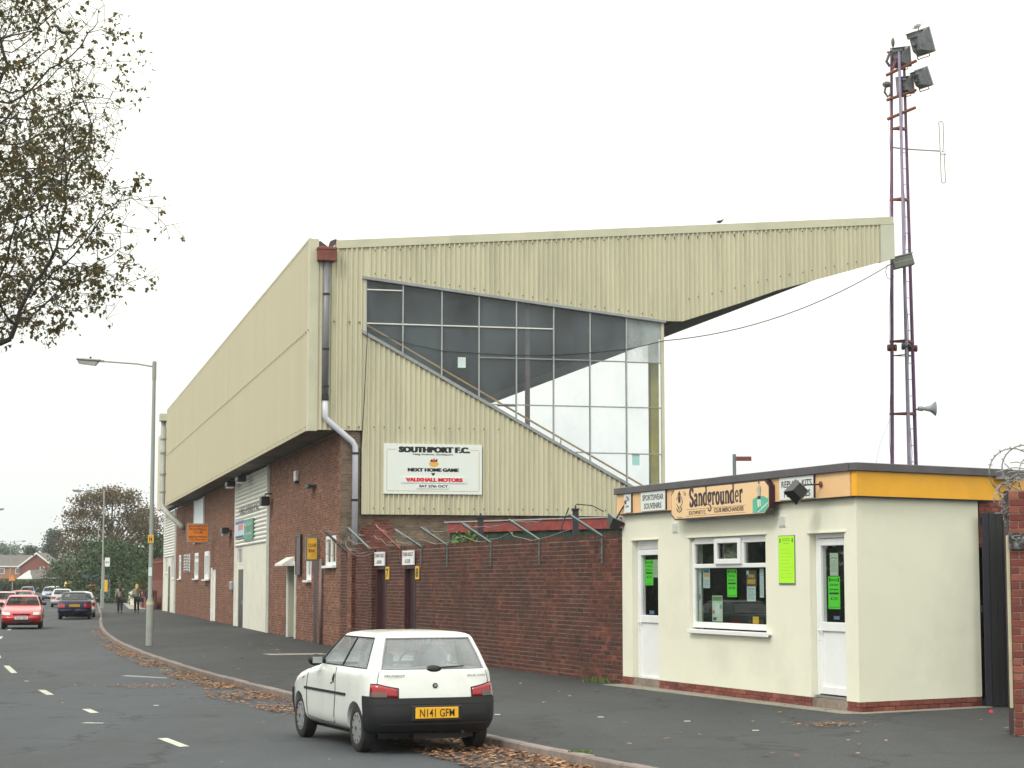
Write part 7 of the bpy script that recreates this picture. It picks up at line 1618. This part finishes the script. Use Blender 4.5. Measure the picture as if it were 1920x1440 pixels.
far_tree('clipped round bush behind the nearest lamp post', -26.6, 147, 2.9, 2.7, LG4, 40, 110, 0.07, 0.1, 'bush', 0.0, cat='bush', name='bush', limbs=False, cl=0.09)
far_tree('light green bush right of the gabled house', -77, 340, 6.0, 6.5, LG4, 35, 70, 0.22, 0.2, 'bush', 0.0, cat='bush', name='bush', limbs=False, cl=0.12)
far_tree('dark shrubs under the brown tree behind the shelter', -48.2, 235, 3.6, 6.0, LG1, 45, 70, 0.18, 0.2, 'bush', 0.0, cat='shrub', name='shrub', limbs=False, cl=0.11)
far_tree('olive bush between the shelter and the walkers', -40.5, 190, 2.6, 5, LG4, 30, 80, 0.13, 0.2, 'bush', 0.0, cat='bush', name='bush', limbs=False, cl=0.12)
def hedge(name, label, x0, y0, x1, y1, H, W, m, n, leaf, cat='hedge'):
    t = thing(name, label, cat, Matrix.Translation((x0, y0, 0.1))); f = rng.random(n); C = np.stack([x0+(x1-x0)*f, y0+(y1-y0)*f, 0.1+H*(1-rng.random(n)**2.2)+0.12*np.sin(f*37)], 1)
    d = np.array([-(y1-y0), x1-x0]); d = d/np.linalg.norm(d); w = rng.choice([-1, 1], n)*W/2*rng.random(n)**0.35; C[:, 0] += d[0]*w; C[:, 1] += d[1]*w
    quads_cloud(C, leaf, m, 'foliage', t); fr = Fr(x0, y0, *(Vector((x1-x0, y1-y0)).normalized())); L = math.hypot(x1-x0, y1-y0)
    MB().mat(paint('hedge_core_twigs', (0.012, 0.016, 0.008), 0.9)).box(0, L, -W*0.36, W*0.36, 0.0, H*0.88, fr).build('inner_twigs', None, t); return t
hedge('hedge', 'long green hedge in front of the far houses', -97, 345, -52, 335, 2.15, 1.6, LG4, 9000, 0.16)
hedge('hedge', 'dark hedge block at the left edge beyond the cars', -76, 270, -64.5, 262, 1.75, 1.6, LG1, 3500, 0.14)
# opposite side of the street (seen in the shop glass)
hedge('hedge', 'tall clipped hedge along the opposite pavement', -14.2, 18, -29.5, 92, 2.6, 1.2, LG1, 15000, 0.09)
for i, (x, y, h) in enumerate(((-27, 60, 5), (-34, 72, 5.5), (-25.5, 48, 4.6), (-22, 30, 5))):
    far_tree(('bushy dark tree behind the opposite hedge, second from the camera', 'bushy dark tree behind the opposite hedge, farthest along', 'bushy dark tree behind the opposite hedge, third from the far end', 'bushy dark tree behind the opposite hedge, nearest the camera')[i], x-2, y, h, 8.5, LG1, 50, 60, 0.22, 0.3, 'bush', 0.05, cl=0.12, group='trees behind the opposite hedge')
# sycamore whose boughs reach in at the upper left
TX, TY = -14.6, 35.2
syc = thing('sycamore_tree', 'autumn sycamore whose thinning boughs hang into the sky at the upper left', 'tree', Matrix.Translation((TX, TY, 0.12)))
RZ = [6.3, 6.7, 7.2, 7.7, 8.2, 9.2, 10.2, 11.2, 12.4, 13.8, 15.2, 16.6]; RR = [5.6, 6.1, 7.1, 7.5, 7.9, 7.75, 7.5, 7.3, 7.0, 5.9, 4.4, 1.0]
def samp(n, inview):
    out = []
    while len(out) < n:
        a = rng.uniform(-1.05, 1.05) if inview else rng.uniform(0, math.tau); z = rng.uniform(6.5, 16.4); R = np.interp(z, RZ, RR)*(1+0.06*math.sin(3*a+z*1.7)+0.05*math.sin(7*a+2.6*z))
        r = R*math.sqrt(rng.uniform(0.25, 1)); p = (TX+r*math.cos(a), TY+r*math.sin(a)*0.9, z)
        if inview and p[0] < -10.6: continue
        # gaps between the boughs
        g = math.sin(p[0]*1.3+1)*math.sin(p[1]*1.1)*math.sin(z*2.1+p[0]*0.9)
        if g > 0.22: continue
        out.append(p)
    return out
att = np.array(samp(3500, True)+samp(700, False))
nodes_ = [np.array((TX, TY, 0.1+0.5*i)) for i in range(9)]; par = [-1]+list(range(8))
# main limbs
for az, el, L in ((0.05, 0.35, 6), (0.6, 0.5, 5), (-0.6, 0.5, 5), (2.2, 0.5, 5), (-2.2, 0.5, 5), (3.1, 0.7, 5), (0.3, 1.0, 6), (-0.9, 1.1, 7), (-0.15, 0.12, 5)):
    p = nodes_[8 if el > 0.2 else 7].copy(); k = 8 if el > 0.2 else 7; 
    for i in range(int(L/0.5)):
        e2_ = el+0.25*math.sin(i*0.8+az*5)*0.6; p = p+0.5*np.array((math.cos(az+0.1*math.sin(i))*math.cos(e2_), math.sin(az+0.1*math.sin(i))*math.cos(e2_), math.sin(e2_))); nodes_.append(p.copy()); par.append(k); k = len(nodes_)-1
N = np.array(nodes_); par = list(par); best = np.full(len(att), 1e9); bi = np.zeros(len(att), int); alive = np.ones(len(att), bool); start = 0
for it in range(160):
    new = N[start:] if start < len(N) else N[-1:]; start = min(start, len(N)-1)
    d = np.linalg.norm(att[:, None]-new[None], axis=2); j = d.argmin(1); dm = d[np.arange(len(att)), j]; up_ = dm < best; best[up_] = dm[up_]; bi[up_] = j[up_]+start
    alive &= best > 0.24; act = alive & (best < 7)
    if not act.any(): break
    start = len(N); add = []
    for k in np.unique(bi[act]):
        v = att[act & (bi == k)]-N[k]; v = (v/np.linalg.norm(v, axis=1)[:, None]).sum(0); n_ = np.linalg.norm(v)
        if n_ < 1e-3: continue
        v = v/n_+rng.normal(0, 0.18, 3)+np.array((0, 0, -0.04)); v /= np.linalg.norm(v); q_ = N[k]+v*0.27
        if ((N-q_)**2).sum(1).min() < 0.15**2: alive[act & (bi == k)] = False; continue
        add.append((q_, k))
    if not add: continue
    N = np.concatenate([N, np.array([a_[0] for a_ in add])]); par += [a_[1] for a_ in add]
    if len(N) > 9000: break
par = np.array(par); kids = np.zeros(len(N), int); np.add.at(kids, par[par >= 0], 1)
rad = np.where(kids == 0, 0.0045, 0.0)**2.05
for i in range(len(N)-1, 0, -1): rad[par[i]] += max(rad[i], 1e-9)
rad = np.minimum(rad**(1/2.05), 0.36)
# twigs and leaves at the tips
tips = np.where((kids <= 1) & (rad < 0.012))[0]; TV = [N[i] for i in range(0)]
seg_a = [N[par[i]] for i in range(1, len(N))]; seg_b = [N[i] for i in range(1, len(N))]; ra = [max(rad[i]*1.05, 0.0045) for i in range(1, len(N))]; rb = [max(rad[i], 0.004) for i in range(1, len(N))]
leafp = []
for i in tips:
    dirv = N[i]-N[par[i]]
    for k in range(2):
        v = dirv/np.linalg.norm(dirv)+rng.normal(0, 0.7, 3)+np.array((0, 0, -0.15)); v /= np.linalg.norm(v); L = rng.uniform(0.12, 0.42); e_ = N[i]+v*L
        seg_a.append(N[i]); seg_b.append(e_); ra.append(0.0045); rb.append(0.0028)
        # leaves thin out towards the top of the crown and between clumps
        p = N[i]; dens = 0.5+0.5*math.sin(p[0]*1.9+p[2]*1.3)*math.cos(p[1]*1.3+p[2]*2.3); hi_ = np.interp(p[2], [6, 9, 11, 13], [1.0, 0.9, 0.55, 0.30])
        nl = rng.poisson(6.0*hi_*(0.12+1.6*dens**2))
        for q in range(nl): leafp.append(N[i]+v*L*rng.uniform(0.2, 1.1)+rng.normal(0, 0.05, 3)+np.array((0, 0, -0.04)))
A_ = np.array(seg_a); B_ = np.array(seg_b); ra = np.array(ra); rb = np.array(rb)
D_ = B_-A_; D_ /= np.linalg.norm(D_, axis=1)[:, None]+1e-9; X_ = np.cross(D_, np.array((0.3, 0.5, 0.81))); X_ /= np.linalg.norm(X_, axis=1)[:, None]+1e-9; Y_ = np.cross(D_, X_)
ks = 5; ang = np.arange(ks)*math.tau/ks; ring = np.cos(ang)[None, :, None]*X_[:, None]+np.sin(ang)[None, :, None]*Y_[:, None]
Vt = np.concatenate([A_[:, None]+ring*ra[:, None, None], B_[:, None]+ring*rb[:, None, None]], 1).reshape(-1, 3)
fq = np.array([(k, (k+1) % ks, ks+(k+1) % ks, ks+k) for k in range(ks)]); Ft = (np.arange(len(A_))[:, None, None]*2*ks+fq[None]).reshape(-1, 4)
np_mesh('branches', Vt, Ft, [BARK], syc, kind=None)
# lobed leaves
prof = np.array([(0, 0), (0.35, 0.12), (0.62, 0.5), (0.28, 0.42), (0.3, 0.85), (0, 1.15), (-0.3, 0.85), (-0.28, 0.42), (-0.62, 0.5), (-0.35, 0.12)])
LP = np.array(leafp); n = len(LP); print('leaves', n, 'nodes', len(N))
A1 = rng.normal(size=(n, 3)); A1[:, 2] = A1[:, 2]*0.6-0.9; A1 /= np.linalg.norm(A1, axis=1)[:, None]; B1 = rng.normal(size=(n, 3)); B1 -= (B1*A1).sum(1)[:, None]*A1; B1 /= np.linalg.norm(B1, axis=1)[:, None]; C1 = np.cross(A1, B1)
s = rng.uniform(0.05, 0.098, n)
Vl = LP[:, None]+(prof[None, :, 0, None]*B1[:, None]+prof[None, :, 1, None]*A1[:, None]+(np.abs(prof[None, :, 0, None])*0.35)*C1[:, None])*s[:, None, None]
Fl = np.arange(n*10).reshape(-1, 10); np_mesh('leaves', Vl.reshape(-1, 3), Fl, [SYC], syc, tone=np.clip(rng.normal(0.45, 0.25, n), 0, 1), kind='stuff')
bird('black and white bird sitting on an upper bough at the left', (-8.0, 34.4, 11.6), 0.36, math.pi, (DARK, WHITEP), 0.1, False)

# ------------------------------------------------------------------ far houses
def house(label, x, y, W, D, E, R, ang, wallm, roofm, gable_front=True, wins=(), chim=None, z0=0.1):
    f = Fr(x, y, math.cos(ang), math.sin(ang)); t = thing('house', label, 'house', f.at(0, 0, z0))
    if gable_front:
        MB().mat(wallm).prism([(-W/2, z0), (W/2, z0), (W/2, E), (0, R), (-W/2, E)], 0, D, f).build('wall', None, t)
        for s_ in (1, -1):
            MB().mat(roofm).prism([(0, R+0.12), (s_*(W/2+0.35), E-0.25), (s_*(W/2+0.35), E-0.1), (0, R+0.3)], -0.3, D+0.3, f).build('roof', None, t)
            MB().mat(WHITEP).prism([(0, R-0.08), (s_*(W/2+0.4), E-0.5), (s_*(W/2+0.4), E-0.15), (0, R+0.3)], -0.38, -0.31, f).build('bargeboard', None, t)
    else:
        MB().mat(wallm).box(-W/2, W/2, 0, D, z0, E, f).build('wall', None, t)
        mb = MB().mat(roofm); mb.fixn = True; v = [f.p(a, b, z) for a, b, z in ((-W/2-.3, -.3, E), (W/2+.3, -.3, E), (W/2+.3, D+.3, E), (-W/2-.3, D+.3, E), (-W/2-.3, D/2, R), (W/2+.3, D/2, R))]
        mb.add(v, [(0, 1, 5, 4), (2, 3, 4, 5), (0, 4, 3), (1, 2, 5), (0, 3, 2, 1)]); mb.build('roof', None, t)
        MB().mat(WHITEP).box(-W/2-.3, W/2+.3, -0.36, -0.3, E-0.25, E, f).build('gutter_board', None, t)
    for a, z, w_, h in wins:
        wv = MB().mat(WHITE).box(a-w_/2, a+w_/2, -0.06, 0.02, z, z+h, f).build('window', None, t)
        MB().mat(paint('far_window_glass', (0.14, 0.16, 0.17), 0.15, spec=0.9)).box(a-w_/2+0.1, a+w_/2-0.1, -0.075, -0.061, z+0.1, z+h-0.1, f).build('pane', None, wv)
    if chim:
        a, b, w_, zt = chim; c = MB().mat(wallm).box(a-w_/2, a+w_/2, b, b+w_*0.8, R-0.8, zt, f).build('chimney', None, t)
        for k in range(2): MB().mat(ORANGE if False else BRICKM).lathe([(0.14, 0), (0.11, 0.4)], f.at(a-0.25+0.5*k, b+0.3, zt), 8).build('chimney_pot', None, c)
    return t
BRICKM = paint('terracotta', (0.30, 0.11, 0.07), 0.8)
REDH = paint('far_red_brick', (0.20, 0.065, 0.055), 0.9, var=0.15, scale=2); ORH = paint('far_orange_brick', (0.36, 0.16, 0.09), 0.9, var=0.15, scale=2); SLATE = paint('grey_brown_roof_tiles', (0.115, 0.105, 0.10), 0.8, var=0.2, scale=1.5)
D0 = 390
house('red brick house with a white edged gable at the end of the street', -93.6, 390, 6.6, 8.5, 5.0, 7.35, 0.0, REDH, SLATE, True, [(1.15, 3.6, 0.9, 1.2)])
house('red brick wing with slate roof and chimney joined right of the gable', -86.0, 392.5, 8.4, 6.5, 5.05, 7.6, 0.0, REDH, SLATE, False, [(0.7, 3.6, 0.95, 1.0)], (-0.8, 3, 1.0, 8.6))
house('orange brick house at the left edge behind the hedge', -102.2, 392, 12.0, 8, 5.0, 7.2, 0.0, ORH, SLATE, False, [(1.0, 3.4, 1.7, 1.1), (4.6, 3.4, 1.2, 1.1), (-2.5, 3.4, 1.5, 1.1)], None)
# conservatory with a faceted pale roof
t = thing('conservatory', 'low conservatory with pale faceted roof in front of the red gable', 'conservatory', Matrix.Translation((-92.5, 384, 0.1)))
MB().mat(WHITEP).lathe([(2.3, 0), (2.3, 2.3)], Matrix.Translation((-94, 386, 0.1)), 10).build('wall', None, t); MB().mat(paint('pale_polycarbonate', (0.45, 0.47, 0.45), 0.5, var=0.2, scale=3)).lathe([(2.5, 0), (2.5, 0.05), (0.3, 1.55), (0.25, 1.7)], Matrix.Translation((-94, 386, 2.4)), 10).build('glazed_roof', None, t)
mb = MB().mat(SLATE); mb.fixn = True; v = [(-93.8, 383.9, 2.45), (-87.9, 383.9, 2.45), (-87.9, 388, 2.45), (-93.8, 388, 2.45), (-93.6, 386, 4.15), (-90.5, 386, 4.15)]; mb.add(v, [(0, 1, 5, 4), (2, 3, 4, 5), (0, 4, 3), (1, 2, 5), (0, 3, 2, 1)]); mb.build('tiled_roof', None, t)
MB().mat(REDH).box(-93.5, -88.2, 384.1, 387.8, 0.1, 2.44).build('wall', None, t)

# ------------------------------------------------------------------ fallen leaves
LIT = leaf_mat('fallen_leaf', (0.07, 0.03, 0.016), (0.22, 0.095, 0.045), (0.50, 0.30, 0.15), 0.1, 0.7)
def litter(name, label, P, size, z):
    n = len(P); a = rng.uniform(0, math.tau, n); s = size*rng.uniform(0.5, 1.25, n); V = []
    ct, st = np.cos(a), np.sin(a); pr = [(-1, 0, 0), (-0.3, -0.6, .25), (0.35, -0.5, .1), (1, 0.1, .35), (0.3, 0.65, .1), (-0.4, 0.5, .3)]
    curl = rng.uniform(0.1, 1.0, n); tl = rng.uniform(-0.5, 0.5, n); H0 = rng.random(n)**2*0.035
    Vn = np.zeros((n, 6, 3))
    for k, (x, y, h) in enumerate(pr):
        Vn[:, k, 0] = P[:, 0]+s*(x*ct-y*st); Vn[:, k, 1] = P[:, 1]+s*(x*st+y*ct); Vn[:, k, 2] = P[:, 2]+0.004+H0+s*np.abs(h*curl+0.3*x*tl+0.15)
    return np_mesh(name, Vn.reshape(-1, 3), np.arange(n*6).reshape(-1, 6), [LIT], tone=np.clip(rng.normal(0.45, 0.28, n), 0, 1), label=label, kind='stuff')
P = []
def scatter(n, y0, y1, wfun, dens=None, side=-1, zz=0.0):
    k = 0
    while k < n:
        Y = rng.uniform(y0, y1)
        if dens is not None and rng.random() > dens(Y): continue
        w = wfun(Y); o = side*(0.02+w*rng.random()**1.7) ; x, y = kpt(Y, o); P.append((x, y, zz)); k += 1
wf_ = lambda Y: float(np.interp(Y, [18, 21, 24, 26, 30, 34, 37, 42, 60, 100], [1.3, 1.15, 1.0, 0.7, 0.9, 1.1, 0.6, 0.6, 0.5, 0.3]))
scatter(2300, 19, 25.2, wf_); scatter(900, 25, 29, wf_); scatter(2300, 28, 42, wf_, lambda Y: 0.55+0.45*math.sin(Y*1.9)); scatter(1600, 42, 60, wf_, lambda Y: 0.5+0.4*math.sin(Y*1.1)); scatter(500, 60, 85, wf_)
litter('leaf_litter', 'drift of brown and orange fallen leaves in the gutter along the kerb', np.array(P), 0.041, 0.0)
P = [(-6.8+rng.normal(0, 0.55), 37.2+rng.normal(0, 0.5), 0.0) for _ in range(260)]+[(float(rng.uniform(-12, 0)), float(rng.uniform(20, 50)), 0.0) for _ in range(90)]
P = [p for p in P if p[0] < float(xk(p[1]))-0.1]
litter('leaf_litter', 'thin patch of crushed reddish leaves out on the road surface', np.array(P), 0.03, 0.0)
P = [(3.95+rng.normal(0, 0.22)+0.2*rng.random(), 25.5+rng.normal(0, 0.16), 0.12) for _ in range(150)]
litter('leaf_litter', 'small heap of brown leaves on the pavement before the right shop door', np.array(P), 0.028, 0.12)
P = []
while len(P) < 170:
    Y = rng.uniform(20, 58); o = rng.uniform(0.3, 7); x, y = kpt(Y, o)
    q = FW.M.inverted() @ Vector((x, y, 0)); q2 = FS1.M.inverted() @ Vector((x, y, 0))
    if (q.x > -0.3 and q.y < 0.3) or (q2.x > -0.5 and q2.y < 0.5): continue
    P.append((x, y, 0.12))
litter('leaf_litter', 'single leaves and scraps scattered over the dark pavement', np.array(P), 0.045, 0.12)
P = [tuple(FS1.p(rng.uniform(-0.3, 8), 0.12+abs(rng.normal(0, 0.12)), 0.13)) for _ in range(60)]
litter('leaf_litter', 'few dry leaves along the concrete apron of the shop', np.array(P), 0.03, 0.12)
mb = MB().mat(paint('pale_litter', (0.6, 0.58, 0.5), 0.7)); 
for x, y in ((-5.6, 31.4), (-9.5, 39), (1.2, 27), (2.3, 26.2), (-7.6, 44), (3.0, 24.6), (-0.2, 27.5)):
    mb.box(x-0.04, x+0.04, y-0.02, y+0.03, 0.122 if x > float(xk(y)) else 0.004, 0.128 if x > float(xk(y)) else 0.012)
mb.build('paper_scraps', None, label='tiny pale scraps of paper on the road and pavement', kind='stuff')
t = thing('red_cap', 'tiny red bottle cap at the foot of the black gate', 'cap', Matrix.Translation((6.72, 28.0, 0.12)))
MB().mat(REDINK).lathe([(0.03, 0), (0.028, 0.025), (0.01, 0.035)], Matrix.Translation((6.72, 28.0, 0.12)), 10).build('cap', None, t)
for o in list(bpy.data.objects):
    if 'kind' not in o.keys(): continue
    if o['kind'] is None: del o['kind']

# ------------------------------------------------------------------ air
mz = bpy.data.materials.new('haze_air'); mz.use_nodes = True; hn = mz.node_tree.nodes; hn.clear()
ho = hn.new('ShaderNodeOutputMaterial'); hv = hn.new('ShaderNodeVolumePrincipled'); hv.inputs['Color'].default_value = (0.93, 0.96, 0.97, 1); hv.inputs['Density'].default_value = 0.00022
mz.node_tree.links.new(hv.outputs[0], ho.inputs['Volume'])
MB().box(-905, 905, -125, 1605, -1.0, 24).build('haze', mz, kind='stuff')
